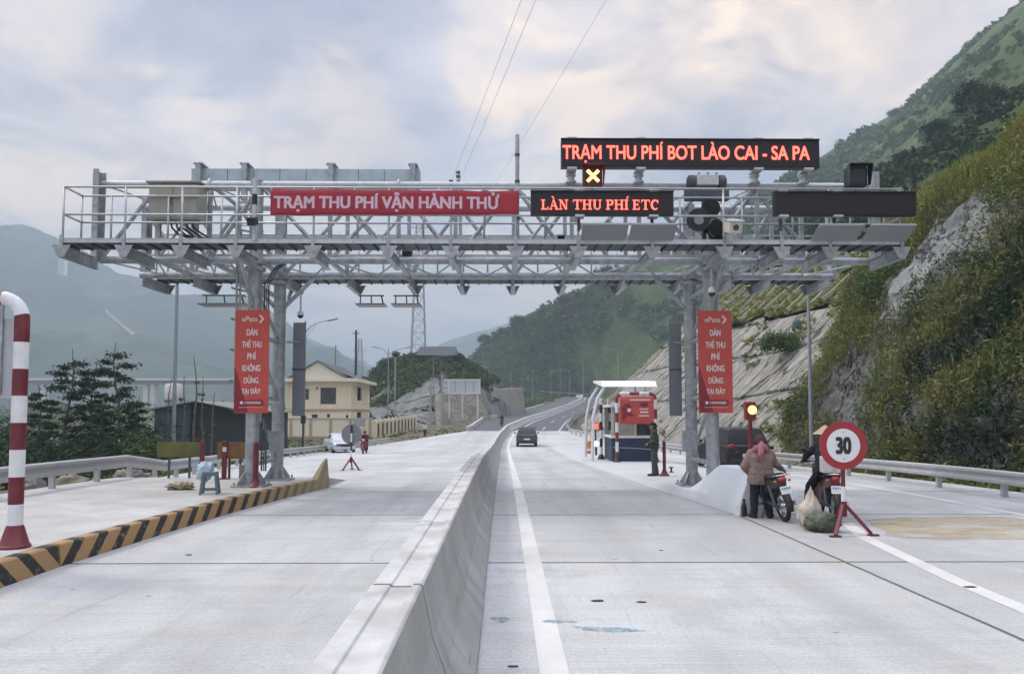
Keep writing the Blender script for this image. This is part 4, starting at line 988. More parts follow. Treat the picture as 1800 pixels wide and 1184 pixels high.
# vertical printed panels on the front posts
def post_panel(x, label, yaw):
    y = 17.66; z0, z1 = 1.93, 4.30; hw = .395
    t = thing('advertising_panel', label, 'panel', (x, y, z0), rot=(0, 0, yaw)); h = z1 - z0
    B = lambda mb, n, m, **k: mb.build(n, m, t, **k)
    m = MB(); m.bb(-hw, hw, 0, .03, 0, h); B(m, 'board', M['panel_red'], bevel=.004)
    m = MB(); m.prism([(-hw + .004, .02), (-.06, .02), (-hw + .004, h * .46)], -.004, -.001); B(m, 'printed_wedge', M['panel_dark'])
    T = MB(); yy = -.0105
    T.text('ePass', (-.06, yy, h - .21), .36, .12, .003, .01)
    T.prism([(.15, h - .30), (.20, h - .30), (.275, h - .21), (.20, h - .12), (.15, h - .12), (.225, h - .21)], yy, yy + .003)
    for k, (wd, w, hh) in enumerate((('DÁN', .25, .20), ('THẺ THU', .46, .21), ('PHÍ', .20, .20), ('KHÔNG', .42, .20), ('DỪNG', .34, .20), ('TẠI ĐÂY', .44, .20))):
        B(MB().text(wd, (0, yy, h - .50 - .275 * k), w, hh * .92, .003, .035), 'lettering', M['panel_white'], fix=False)
    B(T, 'lettering', M['panel_white'], fix=False)
    n = 8; pl = []
    for cxx, a0 in ((.23, -90), (-.23, 90)):
        pl += [(cxx + .068 * math.cos(R(a0 + 180 * i / n)), .235 + .068 * math.sin(R(a0 + 180 * i / n))) for i in range(n + 1)]
    B(MB().prism(pl, -.0088, -.0045), 'hotline_strip', M['panel_dark'])
    T = MB().text('19009080', (.045, -.0125, .235), .38, .06, .003, .015); T.tube((-.215, -.0125, .235), (-.215, -.0095, .235), .036, n=16); T.bb(-.28, .28, -.0105, -.0085, .125, .133)
    B(T, 'lettering', M['panel_white'], fix=False)
    for z in (.35, 1.9): B(MB().bb(-.25, .25, .031, .09, z, z + .05), 'mount', M['galv_dark'])
post_panel(-5.78, 'upright red printed panel with white words strapped to the post left of both lanes', R(-2))
post_panel(4.90, 'upright red printed panel with white words strapped to the post behind the white island nose', R(1))
for x, lab in ((-5.36, 'tall narrow grey panel seen from behind, fixed beside the rear post near the stool'), (4.53, 'tall narrow grey panel seen from behind, fixed on the rear post near the toll booth')):
    t = thing('sign_panel', lab, 'panel', (x, 20.15, 1.85))
    MB().bb(-.165, .165, 0, .05, 0, 2.45).build('board', mat('panel_back', (.20, .23, .255), .5, .2, .1, 2), t, bevel=.008)
    MB().bb(-.17, .17, -.03, -.002, 1.20, 1.235).build('rib', M['galv_dark'], t)
    MB().bb(-.3 if x < 0 else -.05, .05 if x < 0 else .3, -.10, -.035, 1.9, 1.95).build('mount', M['galv'], t)
# antennas
def antenna(x, y, z, label, tilt, rear=False, w=.96):
    t = thing('radio_antenna', label, 'antenna', (x, y, z), rot=(tilt, 0, 0), group=None)
    MB().bb(-w / 2, w / 2, -.26, .26, -.03, .03).build('radome', M['antenna'], t, bevel=.015)
    m = MB()
    for dx in (-.25, .25): m.bar((dx, -.15, .036), (dx, .2, .34), .04); m.bar((dx, .2, .036), (dx, .2, .34), .04)
    m.bar((-.35, .2, .35), (.35, .2, .35), .05)
    m.build('bracket', M['galv_dark'], t)
    return t
for x, lab in ((2.13, 'white tilted antenna panel under the lit lane words, the one nearer the cloth banner'), (3.15, 'white tilted antenna panel under the lit lane words, the one nearer the round loudspeakers'),
               (7.08, 'white tilted antenna panel under the blank board, the one nearer the road'), (8.17, 'white tilted antenna panel under the blank board, the outermost by the cliff')):
    antenna(x, 16.0, 5.745, lab, R(-27))
    
for x, lab in ((-9.0 + 1.1, 'thin antenna frame hung below the rear walkway at its far left end'), (-3.75, 'thin antenna frame below the rear walkway, nearer the dome camera'), (-2.75, 'thin antenna frame below the rear walkway, nearer the pylon')):
    t = thing('radio_antenna', lab, 'antenna', (x, 21.75, 4.98))
    w = 1.35 if x < -6 else .82
    MB().bb(-w / 2, w / 2, -.3, .3, -.02, .02).build('radome', M['antenna'], t, bevel=.01)
    m = MB()
    for dx in (-w * .4, 0, w * .4): m.bar((dx, 0, .021), (dx * .9, -.1, .26), .03)
    m.bar((-w * .45, -.1, .26), (w * .45, -.1, .26), .035); m.build('hanger', M['galv_dark'], t)
# cameras
def dome(x, y, ztop, label, drop):
    t = thing('dome_camera', label, 'camera', (x, y, ztop - drop))
    MB().tube((0, 0, .12), (0, 0, drop), .022, n=8).build('pole', M['galv_light'], t)
    MB().lathe([(.02, .14), (.07, .10), (.09, .04), (.09, 0)], n=18).build('housing', M['white_paint'], t, auto=40)
    MB().ball((0, 0, -.005), (.08, .08, .085), 18).build('dome', M['glass'], t, smooth=True)
dome(-5.55 + .0, 20.95, 5.25, 'dome camera hanging on a thin pole beside the left posts', .66)
dome(4.78, 17.45, 5.50, 'dome camera hanging on a thin pole in front of the right posts', .82)
def box_cam(x, y, z, label, dark, yaw=0, s=1.0):
    t = thing('box_camera', label, 'camera', (x, y, z), rot=(R(18), 0, yaw))
    MB().bb(-.11 * s, .11 * s, -.16 * s, .22 * s, -.10 * s, .10 * s).build('housing', M['black'] if dark else mat('camera_shell', (.55, .55, .48), .5), t, bevel=.02)
    MB().bb(-.125 * s, .125 * s, -.22 * s, .2 * s, .101 * s, .118 * s).build('sunshield', M['galv_light'] if not dark else M['black'], t)
    MB().tube((0, -.165 * s, .0), (0, -.158 * s, .0), .05 * s, n=14).build('lens', M['glass'], t)
    MB().bar((0, .05, -.101 * s), (0, .05, -.34), .05).build('bracket', M['galv_light'], t)
box_cam(-5.33, 16.15, 5.98, 'round black camera on a white upright just left of the long cloth banner', True, s=.75)
box_cam(4.86, 16.0, 5.86, 'cream box camera pointing down, beside the black loudspeaker cluster', False, s=1.25)
box_cam(-2.30, 18.2, 5.78, 'small black camera inside the truss below the middle of the cloth banner', True, s=1.0)
box_cam(1.28, 16.9, 5.80, 'small black camera under the left end of the lit lane words', True, s=.7)
box_cam(-4.45, 18.1, 5.84, 'small dark camera inside the truss below the left end of the cloth banner', True, R(25), .9)
t = thing('camera_pole', 'white upright pipe carrying cameras in front of the railing, beside the cloth banner', 'pole', (-5.33, 16.28, 5.6))
MB().tube((0, 0, 0), (0, 0, 1.35), .045, n=14).build('pipe', M['galv_light'], t); MB().tube((0, 0, .78), (0, 0, 1.0), .055, n=14).build('sleeve', M['black'], t)
# loudspeaker cluster below a round steel housing
t = thing('loudspeaker_cluster', 'cluster of black round loudspeakers and cameras inside the gantry railing above the right posts', 'loudspeakers', (4.5, 17.1, 5.7))
def horn(a, c, r, ln):
    m = MB(); c = Vector(c); d = Vector(a).normalized(); m.sweep([c + d * ln, c + d * ln * .5, c, c - d * .16], [r, r * .72, r * .35, r * .3], 18, caps=True); return m
horn((-.25, -1, -.05), (-.12, -.1, .52), .26, .22).build('horn', M['black'], t, auto=40); horn((.5, -1, -.1), (.17, -.05, .36), .21, .2).build('horn', M['black'], t, auto=40)
horn((.1, -1, -.4), (.12, 0, .86), .22, .2).build('horn', M['black'], t, auto=40); horn((.3, -1, -.6), (.22, -.1, .12), .16, .18).build('horn', M['black'], t, auto=40)
MB().tube((-.17, -.34, .50), (-.17, -.33, .5), .11, n=20).build('lens', M['antenna'], t)
m = MB(); m.tube((.05, .08, -.1), (.05, .08, 1.2), .05); m.bar((-.3, .08, .45), (.35, .08, .45), .06); m.build('stand', M['galv_dark'], t)
m = MB(); m.sweep([(.1, 0, .3), (.3, -.1, .05), (.2, .1, -.08), (-.1, .1, -.05)], .025, 6); m.sweep([(.2, 0, .8), (.38, 0, .5), (.36, .05, .1)], .02, 6); m.build('cable', M['black'], t)
t = thing('motor_housing', 'round topped steel housing with clamp bands on the top chord above the loudspeakers', 'housing', (4.65, 17.3, 7.0))
MB().bb(-.26, .26, -.16, .16, .10, .36).build('box', M['galv_light'], t, bevel=.03)
m = MB()
for s in (-1, 1): m.lathe([(.05, .27 * s), (.17, .28 * s), (.17, .40 * s), (.12, .44 * s)], (0, 0, .2), 18, axis='x')
m.build('drum', M['galv_dark'], t, auto=40)
m = MB().bb(-.5, .5, -.1, .1, -.22, .05); m.build('base', M['galv_dark'], t, bevel=.02)
m = MB()
for dx in (-.2, 0, .2): m.bb(dx - .015, dx + .015, -.168, .168, .361, .385)
m.build('band', M['galv_dark'], t)
# rods standing on the gantry
for x, y, z0, z1, r, lab in ((.30, 16.55, 5.66, 8.02, .045, 'tallest steel rod standing on the front walkway between banner and lit board'), (-1.08, 18.0, 7.3, 7.68, .04, 'short rod on the top chord, the taller of two above the cloth banner'), (-1.25, 18.0, 7.3, 7.42, .04, 'stubby rod on the top chord, the shorter of two above the cloth banner')):
    t = thing('steel_rod', lab, 'rod', (x, y, z0)); m = MB().tube((0, 0, 0), (0, 0, z1 - z0), r, n=12)
    m.build('rod', M['galv'] if r > .042 else M['galv_light'], t, smooth=False)
    m = MB()
    for k in (.2, .55, .8): m.tube((0, 0, (z1 - z0) * k), (0, 0, (z1 - z0) * k + .05), r + .012, n=12)
    m.build('collar', M['galv_dark'], t)
t = thing('dome_lamp', 'small dark round lamp peeping above the right half of the cloth banner', 'lamp', (-.42, 17.0, 6.78))
MB().lathe([(.02, .14), (.1, .12), (.155, .03), (.16, 0)], n=18).build('shade', M['galv_dark'], t, auto=40); MB().tube((0, 0, -.6), (0, 0, 0), .03).build('stem', M['galv'], t)
# ---------------------------------------------------------------- barriers, kerbs, rails
def gnd(px, py, h=0.0, f=zr):         # the point of the ground (plus h) seen at a point of the photograph
    a, b = 3.0, 400.0
    for y in np.arange(3, 400, 0.5):
        p = at(px, py, y)
        if p.z < f(p.x, y) + h: b = y; a = y - 0.5; break
    for _ in range(30):
        c = (a + b) / 2; p = at(px, py, c)
        if p.z < f(p.x, c) + h: b = c
        else: a = c
    p = at(px, py, (a + b) / 2); return Vector((p.x, p.y, f(p.x, p.y) + h))

JPROF = [(-.475, -.25), (-.475, .06), (-.31, .28), (-.225, .50), (-.175, .83), (-.165, .85), (-.05, .85), (-.04, .835), (.09, .835), (.09, .85), (.14, .85), (.155, .835), (.225, .50), (.31, .28), (.475, .06), (.475, -.25)]
def jersey_mesh(L):
    m = MB(); n = len(JPROF); fs = []
    ys_ = (0.008, L / 3, 2 * L / 3, L - 0.008)
    vs = [(x, y, z) for y in ys_ for x, z in JPROF]
    m.add(vs, [(k * n + i, k * n + i + 1, (k + 1) * n + i + 1, (k + 1) * n + i) for k in range(3) for i in range(n - 1)] , 0)
    for k in range(3):
        for i in range(4, 9): pass
    m.f += [list(range(n)), list(range(4 * n - 1, 3 * n - 1, -1))]; m.m += [0, 0]
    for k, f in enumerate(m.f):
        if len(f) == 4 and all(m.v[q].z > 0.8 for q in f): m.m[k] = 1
    return m
SEG = 2.85
ref = None; y = 2.15
while y < 97:
    x = xc(y); z = zp(y); y1 = y + SEG; rot = (math.atan2(zp(y1) - z, SEG), 0, -math.atan2(xc(y1) - x, SEG))
    if ref is None:
        ref = jersey_mesh(SEG).build('concrete_barrier', [M['jersey'], M['jersey_top']], None, bevel=0.012)
        tag(ref, 'grey concrete barrier block in the median row between the two traffic lanes', 'barrier', 'concrete blocks of the median barrier row')
        ref.location = (x, y, z); ref.rotation_euler = rot
    else:
        o = ref.copy(); col.objects.link(o); o.location = (x + random.uniform(-.006, .006), y, z + random.uniform(-.004, .004)); o.rotation_euler = rot
    y += SEG + 0.012
def ribbon(prof, y0, y1, step, fx, fz, name, m_, label, cat):
    ys_ = list(np.arange(y0, y1, step)) + [y1]; P = [[(fx(q) + a, q, fz(q) + b) for a, b in prof] for q in ys_]
    mb = MB().grid(P); n = len(prof); mb.f += [list(range(n)), [len(mb.v) - 1 - i for i in range(n)]]; mb.m += [0, 0]
    return tag(mb.build(name, m_, None, auto=35), label, cat)
ribbon(JPROF, y + .02, 335, 3, xc, zp, 'median_barrier', M['jersey_top'], 'long pale concrete median barrier curving uphill along the asphalt road', 'barrier')
ribbon([(-.5, -.8), (-.5, .55), (-.2, .55), (-.12, .0), (-.12, -.8)], 100.5, 215, 3, lambda q: lx(q) - .1, lambda q: zr(lx(q), q), 'concrete_parapet', M['jersey_top'], 'low pale concrete parapet along the far outer edge of the asphalt road below the walls', 'parapet')

def striped(name, flip):
    m, nt, b = newmat(name); N, L = nt.nodes, nt.links
    tc = N.new('ShaderNodeTexCoord'); sp = N.new('ShaderNodeSeparateXYZ'); L.new(tc.outputs['Object'], sp.inputs[0])
    n = N.new('ShaderNodeTexNoise'); n.inputs['Scale'].default_value = 9; n.inputs['Detail'].default_value = 8; L.new(tc.outputs['Object'], n.inputs['Vector'])
    def mt(op, a, b_=0.0):
        q = N.new('ShaderNodeMath'); q.operation = op
        for i, s in enumerate((a, b_)):
            if isinstance(s, (int, float)): q.inputs[i].default_value = s
            else: L.new(s, q.inputs[i])
        return q.outputs[0]
    c = mt('ADD', sp.outputs[1], mt('MULTIPLY', sp.outputs[2], 1.1 if flip else -1.1))
    c = mt('ADD', c, mt('MULTIPLY', mt('SUBTRACT', n.outputs[0], 0.5), 0.02))
    fr = mt('LESS_THAN', mt('FRACT', mt('DIVIDE', mt('ADD', c, 50), 0.56)), 0.42)
    mx = N.new('ShaderNodeMix'); mx.data_type = 'RGBA'; L.new(fr, mx.inputs['Factor']); mx.inputs['A'].default_value = (0.36, 0.22, 0.10, 1); mx.inputs['B'].default_value = (0.022, 0.022, 0.02, 1)
    w = N.new('ShaderNodeMapRange'); w.inputs[1].default_value = 0.58; w.inputs[2].default_value = 0.72; w.inputs[4].default_value = 0.6; L.new(n.outputs[0], w.inputs[0])
    fd = N.new('ShaderNodeMapRange'); fd.inputs[1].default_value = 16.5; fd.inputs[2].default_value = 20.0; fd.inputs[4].default_value = .75; L.new(sp.outputs[1], fd.inputs[0]); wf = mt('MAXIMUM', w.outputs[0], fd.outputs[0])
    m2 = N.new('ShaderNodeMix'); m2.data_type = 'RGBA'; L.new(wf, m2.inputs['Factor']); L.new(mx.outputs['Result'], m2.inputs['A']); m2.inputs['B'].default_value = (0.36, 0.30, 0.19, 1)
    L.new(m2.outputs['Result'], b.inputs['Base Color']); b.inputs['Roughness'].default_value = 0.7; return m
M['stripe_a'] = striped('kerb_stripes', False); M['stripe_b'] = striped('kerb_stripes_reversed', True)
def kerb(y0, y1, mats, label, nose=False):
    P = []; n = 40
    for k in range(n + 1):
        y = y0 + (y1 - y0) * k / n; x = kx(y); z = zr(x, y); h = ISL_Z + .012
        k_ = min(1, max(0, (y - 20.1) / .7)) if nose else 0; h += .5 * k_; w = .15 * (1 - .75 * k_)
        P.append([(x, y, z - .1), (x - .03 - .05 * k_, y, z + h - .02), (x - .05 - .05 * k_, y, z + h), (x - .05 - .05 * k_ - w, y, z + h), (x - .205, y, z - .1)])
    mb = MB().grid(P); mb.f += [[0, 1, 2, 3, 4], [len(mb.v) - 1 - i for i in range(5)]]; mb.m += [0, 0]
    for k, f in enumerate(mb.f):
        v = [mb.v[i] for i in f]
        mb.m[k] = 1 if (abs(v[0].x - v[-1].x) > 0.1 and len(f) == 4 and min(p.z for p in v) > .1) else 0
    o = mb.build('kerb', [mats, M['island']], None); return tag(o, label, 'kerb')
kerb(2.0, 9.88, M['stripe_b'], 'nearest striped kerb piece, its bands leaning the other way, under the pipe frame')
kerb(9.92, 20.9, M['stripe_a'], 'long yellow and black striped kerb rising to a pointed end, along the island', True)

def guardrail(name, label, pts_, h, sp_post, m_='galv_light', sh=1.0):
    t = thing(name, label, 'guardrail', pts_[0])
    d = [0]; V = [Vector(p) for p in pts_]
    for a, b in zip(V, V[1:]): d.append(d[-1] + (b - a).length)
    def P(s): return Vector([float(np.interp(s, d, [p[k] for p in V])) for k in range(3)])
    prof = [(0, .155), (.045, .125), (.045, .075), (0, .025), (0, -.025), (.045, -.075), (.045, -.125), (0, -.155)]
    rows = []; s = 0
    side = 1 if V[0].x < 0 else -1
    while s <= d[-1]:
        p = P(s); rows.append([(p.x + side * a * 1.4, p.y, p.z + h - .155 + b) for a, b in prof]); s += 1.0
    o = MB().grid(rows).build('rail', M[m_], t, world=True); md = o.modifiers.new('s', 'SOLIDIFY'); md.thickness = .008
    s = 0.4; proto = None
    while s < d[-1]:
        p = P(s)
        if proto is None:
            proto = MB().bb(-.06, .06, -.05, .05, -.5, h - .03).bb(-.02 * 1, .02, -.04, .04, h - .029, h - .002).build('post', M[m_], t)
            proto.location = (p.x - side * .075 - V[0].x, p.y - V[0].y, p.z - V[0].z)
        else:
            c = proto.copy(); col.objects.link(c); c.location = (p.x - side * .075 - V[0].x, p.y - V[0].y, p.z - V[0].z)
        s += sp_post
    return t
M['rail'] = mat('rail_zinc', (0.42, 0.43, 0.44), 0.5, 0.3, 0.1, 3, dirt=(0.3, 0.29, 0.27))
guardrail('guardrail', 'steel guardrail along the verge in front of the tropical trees and dark shed', [(lx(q) + .32, q, zr(lx(q), q) + (ISL_Z if q < 21 else ISL_Z * max(0, (24 - q) / 3))) for q in np.arange(3, 78, 1.5)], 0.60, 2.0, 'rail')
guardrail('guardrail', 'steel guardrail along the foot of the vegetated rock cliff', [(rx(q) - .6, q, zr(rx(q), q)) for q in np.arange(4, 96, 1.5)], 0.62, 2.7, 'rail')
guardrail('guardrail', 'far guardrail across the outer side of the bend at the top of the asphalt road', [at(px, py, 330 + k) for k, (px, py) in enumerate(((950, 691), (965, 693), (985, 694), (1005, 695), (1035, 697), (1060, 699)))], 1.2, 4.0, 'rail')
guardrail('guardrail', 'guardrail starting where the asphalt begins, below the pale cut slope', [(rx(q) + .1, q, zr(rx(q), q)) for q in np.arange(98, 190, 2)], 0.8, 4.0, 'rail')

# white concrete nose of the right island
def nose():
    P = []
    for k in range(25):
        t_ = k / 24; y = 14.55 + 4.3 * t_; z = zr(4.6, y)
        h = 0.86 if t_ < .40 else 0.16 + .70 * (1 - min(1, (t_ - .40) / .48)); l = isl_l(max(y, 14.6)) + .05 + .10 * t_; r = 5.25 + .5 * t_
        P.append([(l - .06, y, z - .1), (l - .03, y, z + .22), (l + .06, y, z + h * .5 + .05), (l + .22, y, z + h), (r - .22, y, z + h), (r - .06, y, z + h * .5 + .05), (r, y, z + .2), (r, y, z - .1)])
    m = MB().grid(P); n = 8; m.f += [list(range(n)), [len(m.v) - 1 - i for i in range(n)]]; m.m += [0, 0]
    o = m.build('island_nose', mat('white_concrete', (0.68, 0.71, 0.75), 0.7, 0, 0.05, 1.5, dirt=(0.5, 0.49, 0.47), dirt_amt=0.4, bump=.1), None, bevel=.025, auto=14)
    tag(o, 'white painted concrete nose at the near end of the island, sloping down behind', 'island nose')
nose()

# ---------------------------------------------------------------- posts and signs
def bands(z0, z1, n, first):
    out = []
    for k in range(n): out.append((z0 + (z1 - z0) * k / n, z0 + (z1 - z0) * (k + 1) / n, (first + k) % 2))
    return out
def sweep_len(m, path, r, bandlen, n=16, mats=(0, 1), start=0):
    """a bent pipe painted in alternate bands"""
    pts_ = [Vector(p) for p in path]; d = [0]
    for a, b in zip(pts_, pts_[1:]): d.append(d[-1] + (b - a).length)
    def P(s): return Vector([float(np.interp(s, d, [p[k] for p in pts_])) for k in range(3)])
    s = 0; k = start
    while s < d[-1] - .01:
        e = min(d[-1], s + bandlen); inner = [P(s)] + [p for p, q in zip(pts_, d) if s + .004 < q < e - .004] + [P(e)]
        m.sweep(inner, r, n, mats[k % 2], caps=True); s = e; k += 1
    return m
def elbow(c, r, a0, a1, n=8):
    return [(c[0] + r * math.cos(a0 + (a1 - a0) * i / n), c[1], c[2] + r * math.sin(a0 + (a1 - a0) * i / n)) for i in range(n + 1)]
def portal(name, label, x0, x1, y, z0, H, r, band, mats, base_m, start=1):
    t = thing(name, label, 'pipe frame', (x1, y, z0))
    er = .28
    path = [(x1, y, z0 + .2), (x1, y, z0 + H - er)] + elbow((x1 - er, y, z0 + H - er), er, 0, math.pi / 2)[1:] + [(x0 + er, y, z0 + H)] + elbow((x0 + er, y, z0 + H - er), er, math.pi / 2, math.pi)[1:] + [(x0, y, z0 + .2)]
    m = MB(); sweep_len(m, path, r, band, 18, start=start); m.build('pipe', mats, t, world=True, auto=50)
    for x in (x0, x1):
        MB().lathe([(r * 2.1, 0), (r * 2.1, .03), (r * 1.85, .05), (r * 1.15, .26), (r * 1.02, .28)], (x, y, z0), 20).build('base', base_m, t, world=True, auto=40)
    return t
Y0 = gnd(25, 962, ISL_Z); 
pf = portal('pipe_frame', 'large red and white banded pipe frame on the island, nearest to the viewer', Y0.x - 3.6, Y0.x, Y0.y, Y0.z, 3.12, .088, .337, [M['red_paint'], M['white_paint']], M['red_paint'], start=1)
m = MB().bb(Y0.x - 3.38, Y0.x - .10, Y0.y - .0 + .01, Y0.y + .03, Y0.z + 1.85, Y0.z + 2.86); m.build('sign_panel', mat('panel_reverse', (.42, .45, .48), .5, .1, .06, 1.5), pf, world=True, bevel=.005)
m = MB()
for dx in (.25, 1.6, 3.1): m.bb(Y0.x - dx - .02, Y0.x - dx + .02, Y0.y - .03, Y0.y + .005, Y0.z + 1.9, Y0.z + 3.05)
m.build('panel_strap', M['galv'], pf, world=True)

def round_sign(label, p, H, r, text, rz=0, back=False):
    t = thing('tripod_sign', label, 'road sign', p, rz)
    zc = H - r
    s = MB()
    z = .42; k = 0
    while z < zc + (r * .85 if back else -r) - .02:
        e = min(z + .34, zc + (r * .9 if back else -r * .9)); s.tube((0, .0, z), (0, .0, e), .034, n=14, m=k % 2); z = e; k += 1
    s.build('pole', [M['white_paint'], M['red_paint'] if not back else M['black_paint']], t, auto=50)
    for a in (R(-90 - 42), R(-90 + 62), R(95)):
        c, q = math.cos(a), math.sin(a)
        l = MB(); l.bar((.03 * c, .03 * q, .46), (.40 * c, .40 * q, .03), .05); l.box((.42 * c, .42 * q, .014), (.17, .07, .028), rz=a * 0); l.build('leg', M['red_paint'], t)
    MB().tube((0, 0, .28), (0, 0, .52), .05, n=14).build('hub', M['red_paint'], t)
    face = -1 if not back else 1
    yd = face * .045
    d = MB().lathe([(r, 0), (r, .012)], (0, yd, zc), 56, axis='y'); d.build('disc', M['panel_back2'] if back else M['sign_red'], t, auto=40)
    if not back:
        MB().lathe([(r * .70, 0), (r * .70, .003)], (0, yd - .0045, zc), 48, axis='y').build('white_field', M['sign_white'], t, auto=40)
        MB().text(text, (0, yd - .0075, zc), r * .66, r * .72, .002, .055).build('lettering', M['black_paint'], t, fix=False)
        b = MB()
        for z in (zc + r * .56, zc - r * .56): b.tube((0, yd - .006, z), (0, yd - .012, z), .009, n=8)
        b.build('bolt', M['galv_dark'], t)
    b = MB(); b.bar((-r * .5, 0, zc), (r * .5, 0, zc), .03, .03); b.build('clip', M['galv'], t)
    return t
M['panel_back2'] = mat('sign_back', (.20, .215, .23), .55, .15, .1, 4)
M['sign_red'] = mat('sign_red', (.33, .022, .035), .4, 0, .08, 5); M['sign_white'] = mat('sign_white', (.74, .75, .78), .4, 0, .04, 5, dirt=(.6, .58, .55), dirt_amt=.3)
p30 = gnd(1484, 938); round_sign('red ringed speed limit sign reading 30 on a red and white tripod', p30, 1.80, .385, '30')
pbk = gnd(617, 826); round_sign('round sign seen from its grey back on a black and white tripod', pbk, 1.80, .40, '', back=True)
def bollard(label, px, py, h, hh, r=.045):
    p = gnd(px, py, h); t = thing('bollard', label, 'bollard', p)
    MB().tube((0, 0, .1), (0, 0, hh), r, n=16).build('shaft', M['red_paint'], t, auto=40)
    MB().lathe([(.16, 0), (.16, .03), (.10, .09), (r + .015, .17), (r + .008, .19)], n=18).build('base', M['red_paint'], t, auto=40)
    m = MB()
    for z in (.42, .70): m.tube((0, 0, z), (0, 0, z + .04), r + .008, n=16)
    m.build('band', M['panel_dark'], t, auto=40); MB().tube((0, 0, hh), (0, 0, hh + .015), r * .6, n=12).build('cap', M['black_paint'], t)
    return t
bollard('dark red bollard in front of the left gantry post, beside the striped kerb', 449, 856, ISL_Z, 1.0, .055)
bollard('dark red bollard on the island behind the standing man', 1168, 836, ISR, 1.05, .05)
def traffic_light(label, p, H, lit, post_m):
    t = thing('traffic_light', label, 'traffic light', p)
    MB().tube((0, 0, .02), (0, 0, H - .35), .065, n=16).build('pole', post_m, t, auto=40)
    MB().bb(-.22, .22, -.22, .22, 0, .03).build('base_plate', post_m, t)
    hd = MB().bb(-.17, .17, -.10, .14, H - .60, H).build('signal_head', M['red_head'] if lit else M['black'], t, bevel=.02)
    for z, on in ((H - .17, 0), (H - .43, 0)):
        if lit: continue
        MB().lathe([(.10, 0), (.10, .02)], (0, -.122, z), 20, axis='y').build('lens', M['glass'], t)
        v = MB(); v.sweep([(.115 * math.cos(R(a)), -.16, z + .115 * math.sin(R(a))) for a in range(-10, 200, 15)], .012, 5); v.build('visor', M['black'], t)
    if lit:
        MB().lathe([(.165, 0), (.165, .05)], (.03, -.16, H - .27), 28, axis='y').build('lamp_ring', M['red_head'], t)
        MB().ball((.03, -.162, H - .27), (.15, .05, .15), 24).build('lit_lens', M['led_yellow'], t, smooth=True)
    return t
M['red_head'] = mat('signal_red', (.22, .015, .02), .5, 0, .1, 6)
traffic_light('unlit black traffic light on a black pole, on the far verge before the cream wall', gnd(532, 798), 2.9, False, M['black'])
ptl = at(1320, 830, 25.5); ptl.z = zr(ptl.x, 25.5); traffic_light('traffic light with a glowing yellow lamp on a dark post behind the woman', ptl, 2.48, True, M['red_paint'])

# ---------------------------------------------------------------- the toll booth
pb = gnd(1085, 812, ISR); HB = pb.z
blue = mat('booth_blue', (.018, .035, .075), .5, 0, .15, 3)
def booth():
    x0, x1, y0, y1 = pb.x - .1, pb.x + 1.85, pb.y + 1.0, pb.y + 3.6; z = HB
    t = thing('toll_booth', 'toll booth with a navy base and cream window frames under a white canopy', 'toll booth', ((x0 + x1) / 2, y0, z))
    B = lambda mb, n, m, **k: mb.build(n, m, t, world=True, **k)
    B(MB().bb(x0, x1, y0, y1, z, z + 1.05), 'base', blue, bevel=.02)
    B(MB().bb(x0 - .03, x1 + .03, y0 - .03, y1 + .03, z + 1.051, z + 1.17), 'sill', M['white_paint'], bevel=.01)
    cream = mat('booth_cream', (.46, .43, .33), .6, 0, .08, 4)
    for x in (x0 + .06, x0 + 1.1, x1 - .06):
        for y in (y0 + .06, y1 - .06): B(MB().bb(x - .06, x + .06, y - .06, y + .06, z + 1.171, z + 2.5), 'window_frame', cream)
    B(MB().bb(x0 + .125, x0 + 1.035, y0 + .05, y0 + .07, z + 1.171, z + 2.45), 'window', mat('booth_pane', (.32, .31, .25), .2, 0, .2, 2)); B(MB().bb(x0 + 1.165, x1 - .125, y0 + .05, y0 + .07, z + 1.171, z + 2.45), 'window', M['glass'])
    for x in (x0 + .06, x1 - .06): B(MB().bb(x - .01, x + .01, y0 + .125, y1 - .125, z + 1.171, z + 2.45), 'window', M['glass'])
    m = MB(); m.bb(x0 + .3, x0 + .7, y0 + .5, y0 + .9, z + 1.18, z + 1.55); m.bb(x0 + .9, x0 + 1.3, y0 + .6, y0 + .9, z + 1.18, z + 1.7); B(m, 'equipment', M['black'])
    B(MB().bb(x0 - .1, x1 + .1, y0 - .1, y1 + .1, z + 2.501, z + 2.62), 'roof', M['white_paint'])
    B(MB().sweep([(x0 + .05, y0 - .02, z + .62), (x0 + .8, y0 - .03, z + .60), (x1 + .3, y0 - .05, z + .5), (x1 + .5, y0 - .1, z + .45)], .016, 6), 'rail', M['galv_light'])
booth()
